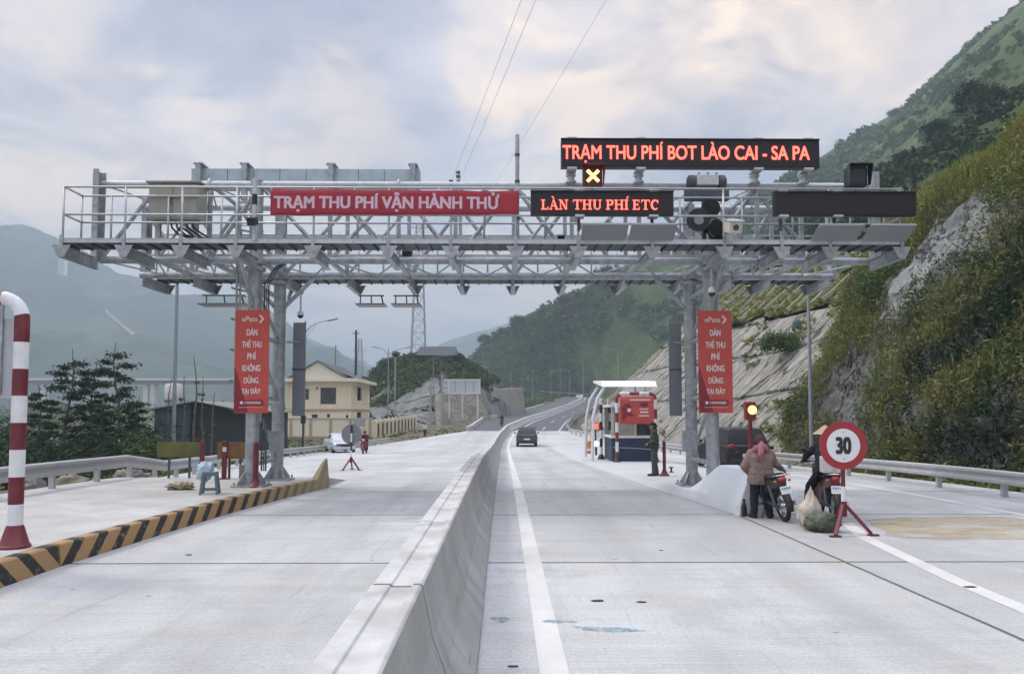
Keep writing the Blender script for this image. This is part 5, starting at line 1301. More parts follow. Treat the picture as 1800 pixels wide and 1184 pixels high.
def canopy():
    y0, y1 = pb.y + .9, pb.y + 4.4; zt = HB + 3.72
    xa = at(1058, 665, y0).x; xb = at(1155, 665, y0).x
    t = thing('canopy', 'white sloping canopy on slim white columns above the toll booth', 'canopy', (xa, y0, HB))
    B = lambda mb, n, m, **k: mb.build(n, m, t, world=True, **k)
    m = MB(); m.add([(xa, y0 + .35, zt), (xb, y0 + .35, zt), (xb + .05, y1, zt + .14), (xa, y1, zt + .14), (xa, y0, zt - .28), (xb, y0, zt - .28), (xb, y1, zt + .04), (xa, y1, zt + .04)], [(0, 1, 2, 3), (7, 6, 5, 4), (0, 4, 5, 1), (1, 5, 6, 2), (2, 6, 7, 3), (3, 7, 4, 0)])
    B(m, 'roof', mat('canopy_white', (.82, .84, .86), .5, 0, .04, 3), bevel=.01)
    for x in (xa + .1,):
        for y in (y0 + .15, y1 - .4): B(MB().sweep([(x - .55, y, HB), (x - .5, y, HB + 2.0), (x - .3, y, HB + 2.9), (x + .1, y, zt - .2)], .07, 10), 'column', M['white_paint'])
    for y in (y0 + .3, y1 - .4): B(MB().tube((xb - .5, y, HB), (xb - .5, y, zt - .1), .06), 'column', M['white_paint'])
    m = MB()
    for k in range(4): m.bar((xa + .2 + .7 * k, y0 + .2, zt - .22), (xa + .2 + .7 * k, y1 - .1, zt - .04), .06)
    B(m, 'rafter', M['galv'])
canopy()
bw = [M['black_paint'], M['white_paint']]
fx0, fx1 = pb.x, at(1152, 700, pb.y).x
t = portal('pipe_frame', 'banded pipe frame with a red banner, standing before the toll booth', fx0, fx1, pb.y, HB, 3.10, .075, .44, [M['panel_dark'], M['white_paint']], M['black_paint'], 0)
for k, (px, py) in enumerate(((1057, 807), (1070, 806))):
    q = gnd(px, py, ISR); t = thing('banded_post', ('black and white banded post at the booth, nearer the road', 'black and white banded post at the booth, between the outer post and the pipe frame')[k], 'post', q)
    m = MB(); sweep_len(m, [(0, 0, .2), (0, 0, 2.95)], .075, .42, 16, start=1); m.build('shaft', bw, t, auto=50)
    MB().lathe([(.19, 0), (.19, .04), (.10, .24), (.085, .26)], n=18).build('base', M['black_paint'], t, auto=40)
    MB().lathe([(.08, 2.95), (.07, 3.0), (.02, 3.03)], n=14).build('cap', M['white_paint'], t, auto=40)
def small_banner():
    x0, x1 = fx0 + .12, fx1 - .10; y = pb.y - .085; z0, z1 = HB + 1.72, HB + 2.98
    t = thing('banner', 'red advertising banner with a dark car picture, hung in the booth\'s pipe frame', 'banner', ((x0 + x1) / 2, y, z0))
    B = lambda mb, n, m, **k: mb.build(n, m, t, world=True, **k)
    P = [[(x0 + (x1 - x0) * i / 24, y + .015 * math.sin(i * .7), z0 + (z1 - z0) * j / 6 + .02 * math.sin(i * .5) * (1 - j / 6)) for j in range(7)] for i in range(25)]
    o = B(MB().grid(P), 'cloth', M['panel_red'], smooth=True); md = o.modifiers.new('s', 'SOLIDIFY'); md.thickness = .004; md.offset = 1
    w = x1 - x0; m = MB()
    car = [(.05, .18), (.10, .42), (.04, .55), (.14, .72), (.28, .74), (.36, .60), (.28, .50), (.38, .36), (.44, .34), (.36, .26), (.22, .30), (.14, .16)]
    m.prism([(x0 + a * w, z0 + b * (z1 - z0)) for a, b in car], y - .03, y - .026); B(m, 'printed_picture', M['panel_dark'])
    m = MB()
    for a, b, c, d in ((.30, .84, .90, .89), (.58, .52, .84, .56), (.60, .40, .84, .46), (.55, .28, .86, .32), (.22, .44, .32, .56)): m.bb(x0 + a * w, x0 + c * w, y - .032, y - .028, z0 + b * (z1 - z0), z0 + d * (z1 - z0))
    B(m, 'printed_band', M['panel_white'])
    pl = [(x0 + .71 * w + .13 * w * math.cos(a), z0 + .70 * (z1 - z0) + .075 * (z1 - z0) * math.sin(a)) for a in np.linspace(0, 2 * math.pi, 20)[:-1]]
    B(MB().prism(pl, y - .032, y - .028), 'printed_badge', M['panel_dark'])
small_banner()
# arrow sign and small things at the booth
q = gnd(1047, 797, .02); t = thing('arrow_sign', 'small dark sign with three glowing red bars beside the toll booth', 'LED sign', q)
MB().tube((0, 0, 0), (0, 0, 1.75), .05).build('pole', M['black_paint'], t); MB().bb(-.30, .26, -.08, .1, 1.56, 2.02).build('housing', M['panel_dark'], t, bevel=.02)
m = MB()
for k, z in enumerate((1.66, 1.79, 1.92)): m.prism([(-.08, z - .035), (.14, z - .05), (.2, z), (.14, z + .05), (-.08, z + .035)], -.10, -.082)
m.build('lit_bars', M['led_red'], t)
t = thing('crash_cushion', 'orange and white crash drum standing by the road at the toll booth', 'crash drum', gnd(1037, 800, .02))
MB().lathe([(.27, 0), (.27, .05), (.23, .08), (.23, .52), (.20, .56), (.20, .86), (.14, .92), (.05, .94)], n=20).build('drum', mat('orange_plastic', (.42, .19, .045), .5, 0, .15, 5), t, auto=40)
MB().lathe([(.235, .3), (.235, .42)], n=20).build('band', M['white_paint'], t); MB().tube((0, 0, -.002), (0, 0, .045), .30, n=20).build('foot', M['rubber'], t)
t = thing('warning_lamp', 'bright white warning lamp on a dark stand beside the orange drum', 'lamp', gnd(1048, 803, .02))
MB().tube((0, 0, 0), (0, 0, .62), .06).build('stand', M['black_paint'], t); MB().ball((0, -.05, .78), (.16, .1, .17), 20).build('lamp', M['lamp_white'], t, smooth=True); MB().bb(-.14, .14, .03, .12, .62, .95).build('housing', M['black_paint'], t, bevel=.03)
t = thing('cable_reel', 'small dark metal foot standing on the island behind the white nose', 'fixing', gnd(1180, 830, ISR)); MB().lathe([(.10, 0), (.03, .05), (.03, .14), (.10, .17), (.06, .19)], n=12).build('foot', M['black_paint'], t)

# ---------------------------------------------------------------- small things on the left island
def stool():
    p = gnd(369, 868, ISL_Z); t = thing('plastic_stool', 'blue grey plastic stool standing on the island', 'stool', p, R(12))
    m_ = mat('stool_plastic', (.095, .14, .175), .45, 0, .12, 8); h = .46
    MB().bb(-.135, .135, -.135, .135, h - .03, h).build('seat', m_, t, bevel=.012)
    for a in (-1, 1):
        for b in (-1, 1): MB().bar((a * .115, b * .115, h - .02), (a * .165, b * .165, 0), .05, .035).build('leg', m_, t)
    m = MB()
    for a in (-1, 1): m.bar((a * .15, -.15, .11), (a * .15, .15, .11), .02, .03); m.bar((-.15, a * .15, .1), (.15, a * .15, .1), .02, .03)
    for a in (-1, 1): m.bar((a * .13, -.13, h - .055), (a * .13, .13, h - .055), .02, .05); m.bar((-.13, a * .13, h - .05), (.13, a * .13, h - .05), .02, .05)
    m.build('stretcher', m_, t)
stool()
def crumple(name, label, cat, p, r, m_, seed, rz=0, prof=None, amp=.25, rough=3.0):
    m = MB().ball((0, 0, 0), 1, 36)
    for i, v in enumerate(m.v):
        q = v.copy(); k = 1 + amp * noise.noise(q * rough * .7 + Vector((seed, 0, 0))) + amp * .6 * (abs(noise.noise(q * rough * 1.7 + Vector((0, seed, 0)))) - .3)
        s = prof(q) if prof else (1, 1)
        m.v[i] = Vector((q.x * r[0] * k * s[0], q.y * r[1] * k * s[0], max(0, (q.z * k * s[1] + .93) * r[2])))
    o = m.build(name, m_, None, smooth=True); o.location = p; o.rotation_euler = (0, 0, rz); return tag(o, label, cat)
plast = mat('thin_plastic', (.42, .56, .66), .3, 0, .15, 9, bump=.3)
pp = gnd(356, 868, ISL_Z)
crumple('plastic_bag', 'pale blue plastic bag hanging open behind the plastic stool', 'bag', pp + Vector((-.08, .32, .22)), (.20, .14, .22), plast, 3.3, prof=lambda q: (0.55 + .6 * (q.z + 1) / 2, 1), amp=.5, rough=5)
crumple('rubbish_bag', 'crumpled straw coloured sack lying on the island left of the stool', 'rubbish', gnd(318, 860, ISL_Z), (.26, .16, .09), mat('straw', (.42, .36, .24), .8, 0, .3, 14), 8.1, amp=.7, rough=6)
crumple('rubbish_bag', 'small dark blue scrap lying at the end of the straw coloured sack', 'rubbish', gnd(300, 861, ISL_Z), (.07, .05, .035), mat('scrap', (.10, .15, .22), .6), 2.1, amp=.6)
# barrier boards
brown = mat('board_brown', (.20, .105, .045), .7, 0, .25, 3, dirt=(.10, .10, .04), dirt_amt=.8); olive = mat('board_olive', (.12, .125, .035), .7, 0, .3, 2.5, dirt=(.12, .05, .035), dirt_amt=.9)
def board(label, pxs, py_t, py_b, Y, m_, post_px, zf):
    x0, x1 = at(pxs[0], 800, Y).x, at(pxs[1], 800, Y).x; zt, zb = at(pxs[0], py_t, Y).z, at(pxs[0], py_b, Y).z; z0 = zf
    t = thing('barrier_board', label, 'barrier', ((x0 + x1) / 2, Y, z0)); B = lambda mb, n, m, **k: mb.build(n, m, t, world=True, **k)
    B(MB().bb(x0, x1, Y - .025, Y + .025, zb, zt), 'board', m_, bevel=.008)
    for x in post_px:
        x = at(x, 800, Y).x; B(MB().bb(x - .06, x + .06, Y - .09, Y - .027, z0, zt + .04), 'post', M['red_paint'], bevel=.01)
        B(MB().bb(x - .11, x + .11, Y - .16, Y + .05, z0, z0 + .03), 'foot', M['red_paint'])
    for x in (x0 + .3, x1 - .3): B(MB().bar((x, Y + .06, z0), (x, Y + .06, zb + .02), .05), 'leg', M['galv_dark'])
    return t
t = board('low barrier of brown board with dark red posts, beside the gantry post', (382, 442), 777, 806, 20.3, brown, (396,), zr(-7, 20.3) + ISL_Z)
xx = at(397, 790, 20.3).x; MB().bb(xx - .05, xx + .05, 20.2, 20.208, at(397, 793, 20.3).z, at(397, 785, 20.3).z).build('reflector', M['white_paint'], t, world=True)
t = board('low barrier of olive board with a dark red post, behind the stool', (276, 352), 777, 803, 20.6, olive, (357,), zr(-8, 20.6) + ISL_Z)
t = thing('concrete_block', 'small brownish box standing at the foot of the left gantry post', 'box', gnd(424, 849, ISL_Z) + Vector((0, .5, 0)))
MB().bb(-.16, .16, -.15, .15, 0, .42).build('body', mat('box_tan', (.23, .20, .15), .8), t, bevel=.012); MB().bb(-.05, .12, -.156, -.151, .08, .2).build('label_plate', M['panel_dark'], t)
# ---------------------------------------------------------------- vehicles
def loft(m, st, mi=0):
    """stations: lists of equally many points, closed rings"""
    n = len(st[0]); o = len(m.v); m.v += [Vector(p) for s in st for p in s]
    for i in range(len(st) - 1):
        for j in range(n): m.f.append([o + i * n + j, o + i * n + (j + 1) % n, o + (i + 1) * n + (j + 1) % n, o + (i + 1) * n + j]); m.m.append(mi)
    m.f += [[o + j for j in range(n)], [o + (len(st) - 1) * n + n - 1 - j for j in range(n)]]; m.m += [mi, mi]
    return m
def car(label, p, rz, paint, kind, cat='car', glass=None):
    """faces +Y, origin under the middle"""
    t = thing('parked_car' if kind != 'suv' else 'car', label, cat, p, rz)
    W, L = (.90, 4.3) if kind == 'sedan' else (.93, 4.5)
    sedan = kind == 'sedan'
    def ring(y, w, z0, z1): return [(-w * .86, y, z0), (-w * .98, y, z0 + .10), (-w, y, z0 + .30), (-w, y, (z0 + z1) / 2 + .1), (-w * .97, y, z1 - .07), (-w * .88, y, z1), (w * .88, y, z1), (w * .97, y, z1 - .07), (w, y, (z0 + z1) / 2 + .1), (w, y, z0 + .30), (w * .98, y, z0 + .10), (w * .86, y, z0)]
    h = L / 2
    if sedan: S = [(-h, .80, .38, .78), (-h + .06, .86, .30, .92), (-h + .5, .90, .24, .98), (-.6, .90, .2, .95), (.6, .90, .2, .93), (1.2, .89, .2, .90), (h - .35, .86, .22, .80), (h - .08, .80, .28, .70), (h, .70, .34, .60)]
    else: S = [(-h, .82, .42, 1.0), (-h + .08, .90, .34, 1.06), (-h + .6, .93, .26, 1.08), (-.6, .93, .24, 1.06), (.6, .93, .24, 1.03), (1.1, .92, .24, 1.0), (h - .35, .90, .26, .92), (h - .08, .84, .32, .82), (h, .74, .40, .70)]
    m = loft(MB(), [ring(*s) for s in S]); m.build('body', paint, t, bevel=.02, auto=38)
    zt = 1.46 if sedan else 1.72
    if sedan: C = [(-h + .55, .80, .74, .95, .97), (-1.05, .80, .62, .95, zt - .05), (-.4, .82, .63, .93, zt), (.15, .82, .63, .93, zt - .02), (1.1, .80, .72, .90, .93)]
    else: C = [(-h + .10, .84, .80, 1.05, 1.08), (-h + .42, .85, .67, 1.05, zt - .06), (-1.0, .86, .68, 1.05, zt), (.2, .86, .68, 1.03, zt - .02), (1.15, .84, .76, .99, 1.02)]
    def cr(y, wb, wt, zb, z1): return [(-wb, y, zb), (-wt, y, z1 - .06 if z1 - zb > .2 else z1 - .01), (-wt * .86, y, z1), (wt * .86, y, z1), (wt, y, z1 - .06 if z1 - zb > .2 else z1 - .01), (wb, y, zb)]
    rings = [cr(*c) for c in C]
    loft(MB(), rings).build('cabin', paint, t, bevel=.02, auto=38)
    def pane(nm, q, out):
        q = [Vector(v) for v in q]; c = sum(q, Vector()) / len(q); q = [c + (v - c) * .86 + Vector(out) * .012 for v in q]; k = len(q)
        vs = q + [v - Vector(out) * .02 for v in q]
        MB().add(vs, [list(range(k)), list(range(2 * k - 1, k - 1, -1))] + [[i, (i + 1) % k, k + (i + 1) % k, k + i] for i in range(k)]).build(nm, glass or M['glass'], t)
    A, B_ = rings[0], rings[1]; pane('rear_window', [A[0], A[5], B_[4], B_[1]], (0, -1, .3))
    A, B_ = rings[3], rings[4]; pane('windscreen', [A[1], A[4], B_[5], B_[0]], (0, 1, .5))
    for s in (-1, 1):
        i0, i1 = (0, 1) if s < 0 else (5, 4)
        pane('side_window', [rings[1][i0], rings[2][i0], rings[2][i1], rings[1][i1]], (s, 0, .3)); pane('side_window', [rings[2][i0], rings[3][i0], rings[3][i1], rings[2][i1]], (s, 0, .3))
    r = .33 if sedan else .36
    for y in (-h + .85, h - .85):
        for s in (-1, 1):
            w = MB().lathe([(r * .6, -.11), (r * .96, -.11), (r, -.07), (r, .07), (r * .96, .11), (r * .6, .11)], (0, 0, 0), 24, axis='x').build('wheel', M['rubber'], t, auto=40); w.location = (s * (W - .14), y, r)
            q = MB().lathe([(r * .62, 0), (r * .60, .01), (r * .2, .02), (r * .1, .03)], (s * .108 if s > 0 else -.138, 0, 0), 18, axis='x').build('rim', M['chrome'], w, auto=40)
    for s in (-1, 1):
        MB().ball((s * .66, -h + .045, .86 if sedan else .98), (.16, .06, .08 if sedan else .11), 12).build('tail_light', mat('tail_red', (.25, .01, .012), .25), t, smooth=True)
        MB().ball((s * .62, h - .10, .62 if sedan else .76), (.17, .10, .075), 12).build('headlight', M['chrome'], t, smooth=True)
        MB().ball((s * (W + .10), .75, 1.0 if sedan else 1.12), (.11, .06, .07), 12).build('mirror', paint, t, smooth=True)
    MB().bb(-W * .82, W * .82, -h - .04, -h + .1, .34, .52).build('bumper', M['black_paint'] if not sedan else paint, t, bevel=.03)
    MB().bb(-W * .80, W * .80, h - .12, h + .03, .28, .46).build('bumper', paint if sedan else M['black_paint'], t, bevel=.03)
    MB().bb(-.26, .26, -h - .045, -h - .02, .60, .72).build('number_plate', M['sign_white'], t); MB().bb(-.34, .34, h - .01, h + .015, .50, .66).build('grille', M['black_paint'], t, bevel=.01)
    return t
grey_paint = mat('car_grey', (.055, .062, .072), .3, .3, .1, 2, coat=.5); white_car = mat('car_white', (.50, .53, .58), .3, 0, .05, 2, coat=.5); black_car = mat('car_black', (.010, .011, .013), .55, 0, .2, 2)
pc = at(927, 783, 66); car('dark grey sport utility car driving away in the right lane', (pc.x, 68.2, zr(pc.x, 66) + .0), R(-1.0), grey_paint, 'suv')
pw = gnd(606, 795); car('white sedan coming toward the toll station behind the round sign', (pw.x - .75, pw.y + 1.6, zr(pw.x, pw.y + 2)), R(180 + 24), white_car, 'sedan')
pk = at(1312, 838, 29.5); pkx = pk.x
car('black car parked facing away on the bypass lane behind the lit traffic light', (pkx, 31.6, zr(pkx, 31.6)), R(2), black_car, 'van', 'car', M['black_paint'])

def motorbike(label, p, rz, lean, body_m, name='motorbike', small=False):
    t = thing(name, label, 'motorbike', p, rot=(0, 0, 0)); t.rotation_euler = Euler((0, lean, rz), 'XYZ')
    B = lambda mb, n, m, q=t, **k: mb.build(n, m, q, **k)
    r = .285
    for y in (-.62, .62):
        ring = [(0, y + r * .86 * math.cos(a), r + r * .86 * math.sin(a)) for a in np.linspace(0, 2 * math.pi, 25)]
        w = MB().sweep(ring, .043, 8, caps=False); w = B(w, 'wheel', M['rubber'], smooth=True)
        q = MB().sweep([(0, y + r * .70 * math.cos(a), r + r * .70 * math.sin(a)) for a in np.linspace(0, 2 * math.pi, 25)], .014, 6, caps=False)
        for k in range(10):
            a = 2 * math.pi * k / 10; q.tube((0, y, r), (0, y + r * .7 * math.cos(a), r + r * .7 * math.sin(a)), .005, n=4)
        q.tube((-.06, y, r), (.06, y, r), .045, n=12); B(q, 'rim', M['chrome'], w)
    m = MB()
    for s in (-1, 1): m.tube((s * .075, .62, r), (s * .065, .44, .78), .024, n=10)
    m.bar((-.08, .44, .78), (.08, .44, .78), .05); B(m, 'fork', M['galv_dark'])
    m = MB(); m.sweep([(0, .62 + (r + .05) * math.cos(a), r + (r + .05) * math.sin(a)) for a in np.linspace(.15, 2.5, 10)], .06, 8); B(m, 'front_mudguard', body_m, smooth=True)
    m = MB()       # leg shield and step-through body
    def rg(y, w, z0, z1): return [(-w, y, z0), (-w, y, z1), (-w * .5, y, z1 + .03), (w * .5, y, z1 + .03), (w, y, z1), (w, y, z0)]
    loft(m, [rg(.50, .06, .60, .98), rg(.42, .17, .42, .98), rg(.33, .19, .34, .88), rg(.24, .13, .34, .62), rg(.05, .10, .38, .58), rg(-.15, .11, .42, .66)]); B(m, 'front_fairing', body_m, bevel=.015, auto=40)
    m = MB(); loft(m, [rg(-.02, .10, .50, .66), rg(-.25, .13, .50, .72), rg(-.55, .12, .58, .76), rg(-.80, .07, .66, .80)]); B(m, 'rear_fairing', body_m, bevel=.015, auto=40)
    m = MB(); loft(m, [rg(.10, .06, .70, .74), rg(-.02, .11, .72, .78), rg(-.35, .13, .75, .82), rg(-.72, .10, .79, .86)]); B(m, 'seat', M['rubber'], bevel=.02, auto=40)
    m = MB().tube((0, .14, .34), (0, -.06, .30), .085, n=14); m.bb(-.12, .12, -.12, .05, .22, .42); m.bb(-.04, .04, -.05, .3, .3, .5); B(m, 'engine', M['galv_dark'], bevel=.015)
    m = MB()
    for s in (-1, 1): m.bar((s * .10, -.10, .34), (s * .10, -.64, r), .045); m.tube((s * .12, -.58, r + .02), (s * .12, -.42, .66), .03, n=8)
    B(m, 'swing_arm', M['galv_dark'])
    m = MB().sweep([(.12, .15, .22), (.15, -.2, .22), (.17, -.45, .27), (.17, -.88, .36)], [.022, .025, .045, .042], 10); B(m, 'exhaust', M['chrome'], auto=40)
    m = MB().sweep([(-.34, .30, 1.02), (-.16, .38, 1.02), (0, .42, .99), (.16, .38, 1.02), (.34, .30, 1.02)], .013, 8); hb = B(m, 'handlebar', M['galv_dark'], smooth=True)
    for s in (-1, 1):
        B(MB().tube((s * .24, .335, 1.02), (s * .36, .29, 1.02), .021, n=8), 'grip', M['rubber'], hb)
        m = MB().sweep([(s * .22, .36, 1.02), (s * .27, .36, 1.14), (s * .31, .34, 1.20)], .007, 6); m.ball((s * .33, .335, 1.23), (.062, .015, .042), 12); B(m, 'mirror', M['black_paint'], hb, smooth=True)
    m = MB(); loft(m, [rg(.30, .10, .94, 1.04), rg(.42, .13, .90, 1.06), rg(.52, .09, .92, 1.02)]); B(m, 'cowl', body_m, bevel=.02, auto=40)
    B(MB().ball((0, .52, .97), (.085, .045, .07), 14), 'headlight', M['chrome'], smooth=True)
    B(MB().ball((0, -.82, .77), (.075, .05, .05), 12), 'tail_light', mat('lens_red', (.35, .012, .012), .25), smooth=True)
    for s in (-1, 1): B(MB().ball((s * .13, -.80, .75), (.03, .03, .025), 10), 'indicator', mat('amber', (.4, .16, .02), .3), smooth=True)
    m = MB().sweep([(0, -.62 + (r + .05) * math.cos(a), r + (r + .05) * math.sin(a)) for a in np.linspace(1.2, 3.3, 10)], [.065] * 10, 8); B(m, 'rear_mudguard', M['black_paint'], smooth=True)
    pl = MB().box((0, -.905, .60), (.19, .008, .14), rot=(R(-18), 0, 0)); pl = B(pl, 'number_plate', M['sign_white'])
    m = MB()
    for k, z in enumerate((.63, .575)):
        for j in range(4): m.box((-.06 + .04 * j, -.915 + .02 * (k), z), (.022, .004, .034), rot=(R(-18), 0, 0))
    B(m, 'lettering', mat('plate_blue', (.12, .22, .36), .5), pl)
    m = MB()
    for s in (-1, 1): m.sweep([(s * .12, -.45, .80), (s * .13, -.85, .86), (s * .06, -.93, .87)], .012, 6)
    m.sweep([(-.06, -.93, .87), (.06, -.93, .87)], .012, 6); B(m, 'grab_rail', M['chrome'], smooth=True)
    B(MB().tube((-.10, -.05, .28), (-.24, -.12, .02), .012, n=6), 'side_stand', M['galv_dark'])
    m = MB()
    for s in (-1, 1): m.tube((s * .08, .02, .27), (s * .24, .02, .28), .014, n=6)
    B(m, 'footrest', M['rubber'])
    return t
maroon = mat('bike_maroon', (.09, .012, .02), .35, 0, .2, 5, coat=.3); dkgreen = mat('bike_dark', (.022, .028, .026), .4, 0, .25, 5, coat=.2); redp = mat('bike_red', (.20, .015, .02), .35, 0, .15, 5, coat=.3)

# ---------------------------------------------------------------- people
def hand(m, w, d, pn, side, curl=.6, k=1.0):
    """palm, four unequal bent fingers and a thumb from the side of the palm; d = towards the fingertips, pn = the way the palm faces"""
    d = Vector(d).normalized(); pn = Vector(pn); pn = (pn - d * pn.dot(d)).normalized(); a = d.cross(pn).normalized() * side; w = Vector(w)
    c = w + d * .045 * k
    m.cap(w, c + d * .03 * k, .026 * k, .034 * k, 10); m.cap(c + a * .022 * k, c - a * .022 * k, .02 * k, .02 * k, 10); m.cap(c + d * .035 * k + a * .026 * k, c + d * .035 * k - a * .026 * k, .017 * k, .016 * k, 10)
    for i, ln in enumerate((.070, .080, .074, .056)):
        q = c + d * .04 * k + a * (.030 - .020 * i) * k; v = d.copy()
        for j, f in enumerate((.45, .32, .23)):
            ang = curl * (.5 + .4 * j); v2 = (v * math.cos(ang * .8) + pn * math.sin(ang * .8)).normalized()
            e = q + v2 * ln * f * k; m.cap(q, e, (.0095 - .0012 * j) * k, (.0088 - .0012 * j) * k, 8); q = e; v = v2
    q = c - d * .02 * k + a * .028 * k; v = (a * .75 + d * .6 + pn * .35).normalized()
    for ln, r_ in ((.036, .0115), (.03, .0095)):
        e = q + v * ln * k; m.cap(q, e, r_ * k, r_ * .88 * k, 8); q = e; v = (v + d * .5 + pn * .3).normalized()
def head_shape(m, c, f, r=.095):
    """skull, jaw, nose, ears about the centre c, facing f"""
    f = Vector(f).normalized(); u = Vector((0, 0, 1)); s = f.cross(u).normalized(); c = Vector(c); rz = math.atan2(-f.x, f.y)
    m.ball(c + u * .02, (.076, .095, .10), 20, rot=(0, 0, rz)); m.ball(c + f * .022 - u * .045, (.058, .066, .068), 18, rot=(0, 0, rz)); m.ball(c + f * .055 - u * .085, (.03, .026, .024), 12, rot=(0, 0, rz))
    m.cap(c + f * .088 + u * .012, c + f * .112 - u * .022, .009, .014, 8)
    for q in (-1, 1):
        m.ball(c + s * q * .078 - u * .008, (.014, .024, .032), 12, rot=(0, 0, rz)); m.ball(c + f * .072 + s * q * .036 - u * .03, (.022, .022, .02), 10, rot=(0, 0, rz))
    m.cap(c + f * .083 + s * .022 - u * .052, c + f * .083 - s * .022 - u * .052, .009, .009, 8)
def eyes_mouth(t, c, f):
    f = Vector(f).normalized(); u = Vector((0, 0, 1)); s = f.cross(u).normalized(); c = Vector(c); m = MB()
    for q in (-1, 1): m.ball(c + f * .084 + s * q * .032 + u * .004, .010, 10)
    m.build('eyes', M['hair'], t, smooth=True)
def figure(label, p, rz, J, jacket, trousers, shoe_m, vox=.0075, face=True, jr=1.0, hem=None, hands=None, name='person', group=None):
    """J: joint positions in the person's own space (facing +Y). One continuous body; clothes over it."""
    V = {k: Vector(v) for k, v in J.items()}
    b = MB(); hf = V['face']; hc = V['head']
    head_shape(b, hc, hf); b.cap(V['neck'] - Vector((0, 0, .05)), hc - Vector((0, 0, .04)), .056, .05)
    b.chain([V['pelvis'], (V['pelvis'] + V['chest']) / 2, V['chest'], V['neck'] - Vector((0, 0, .05))], [.125, .115, .13, .07]); b.cap(V['shL'], V['shR'], .055, .055)
    for s in 'LR':
        b.chain([V['sh' + s], V['el' + s], V['wr' + s]], [.048, .038, .026]); b.chain([V['hip' + s], V['kn' + s], V['an' + s]], [.078, .053, .036])
        toe = V['toe' + s]; b.cap(V['an' + s] - Vector((0, 0, .03)), toe, .036, .028)
        h = (hands or {}).get(s)
        fd = (V['wr' + s] - V['el' + s]).normalized()
        hand(b, V['wr' + s], h[0] if h else fd, h[1] if h else Vector((0, -1, 0)) if abs(fd.y) < .7 else Vector((0, 0, -1)), 1 if s == 'L' else -1, h[2] if h else .5)
    o = b.build(name, M['skin'], None, remesh=vox); o.location = p; o.rotation_euler = (0, 0, rz); tag(o, label, 'person', group)
    if face: eyes_mouth(o, hc, hf)
    # jacket: torso and sleeves, with folds
    j = MB(); lo = V['pelvis'] + Vector((0, 0, -.02)) if hem is None else V['pelvis'] + Vector((0, 0, hem))
    mid = (V['pelvis'] + V['chest']) / 2; sx = (V['hipR'] - V['hipL']).normalized(); 
    for k in (-1, 0, 1):
        j.chain([lo + sx * .085 * k * jr, mid + sx * .07 * k * jr, V['chest'] + sx * .085 * k * jr, V['neck'] + sx * .05 * k - Vector((0, 0, .075))], [.135 * jr, .125 * jr, .128 * jr, .075 * jr])
    j.cap(V['shL'], V['shR'], .075 * jr, .075 * jr)
    for s in 'LR': j.chain([V['sh' + s], V['el' + s], V['wr' + s] * .96 + V['el' + s] * .04], [.078 * jr, .062 * jr, .047 * jr])
    for v in j.v: pass
    jo = j.build('jacket', jacket, o, remesh=vox * 1.3)
    for v in jo.data.vertices:
        q = v.co; n = noise.noise(Vector((q.x * 9, q.y * 9, q.z * 14))) * .010 + noise.noise(Vector((q.x * 22, q.y * 22, q.z * 30 + 5))) * .004; v.co = q + v.normal * n
        if q.z < lo.z - .02: v.co.z = max(v.co.z, lo.z - .055)
    tr = MB(); tr.cap(V['hipL'], V['hipR'], .115, .115); tr.cap(V['pelvis'], mid, .13, .12)
    for s in 'LR': tr.chain([V['hip' + s], V['kn' + s], V['an' + s] + Vector((0, 0, .0))], [.108, .082, .066])
    to = tr.build('trousers', trousers, o, remesh=vox * 1.3)
    for v in to.data.vertices:
        q = v.co; v.co = q + v.normal * noise.noise(Vector((q.x * 12, q.y * 12, q.z * 18))) * .009
    for s in 'LR':
        toe = V['toe' + s]; an = V['an' + s]; d = toe - an; d.z = 0; d.normalize()
        sh = MB(); sh.cap(an - Vector((0, 0, .035)) - d * .03, toe + d * .015 - Vector((0, 0, .0)), .048, .042, 12); so = sh.build('shoe', shoe_m, o, remesh=vox * 1.3)
        for v in so.data.vertices: v.co.z = max(v.co.z, 0.004)
    return o
def cloth(name, c, var=.2, s=14): return mat(name, c, .9, 0, var, s, bump=.25, bscale=120)

# the woman beside the motorbike, seen from behind
pwm = gnd(1339, 910)
Jw = dict(pelvis=(0, 0, .80), chest=(.0, .02, 1.10), neck=(0, .045, 1.27), head=(.015, .075, 1.40), face=(.35, .9, -.1), shL=(-.175, .02, 1.18), shR=(.175, .02, 1.18), elL=(-.30, .03, .95), wrL=(-.20, .22, .86),
          elR=(.30, .10, .98), wrR=(.47, .25, .89), hipL=(-.10, 0, .75), hipR=(.10, 0, .75), knL=(-.125, .02, .42), knR=(.12, .03, .42), anL=(-.14, 0, .08), anR=(.14, -.02, .08), toeL=(-.17, .13, .035), toeR=(.22, .10, .035))
wm = figure('person', pwm, 0, Jw, cloth('jacket_pink', (.235, .165, .15)), cloth('trousers_navy', (.012, .014, .022)), M['rubber'], jr=1.18, hem=-.12,
            hands={'R': ((.75, .5, -.35), (0, .1, -1), 1.0)})
wm['label'] = 'person in a greyish pink jacket and tied headscarf, seen from behind beside the motorbike'
s_ = MB(); s_.ball((.012, .07, 1.425), (.108, .118, .115), 18); s_.cap((.01, -.02, 1.36), (.01, -.045, 1.29), .075, .06); o = s_.build('headscarf', cloth('scarf_dark', (.075, .030, .036)), wm, remesh=.009)
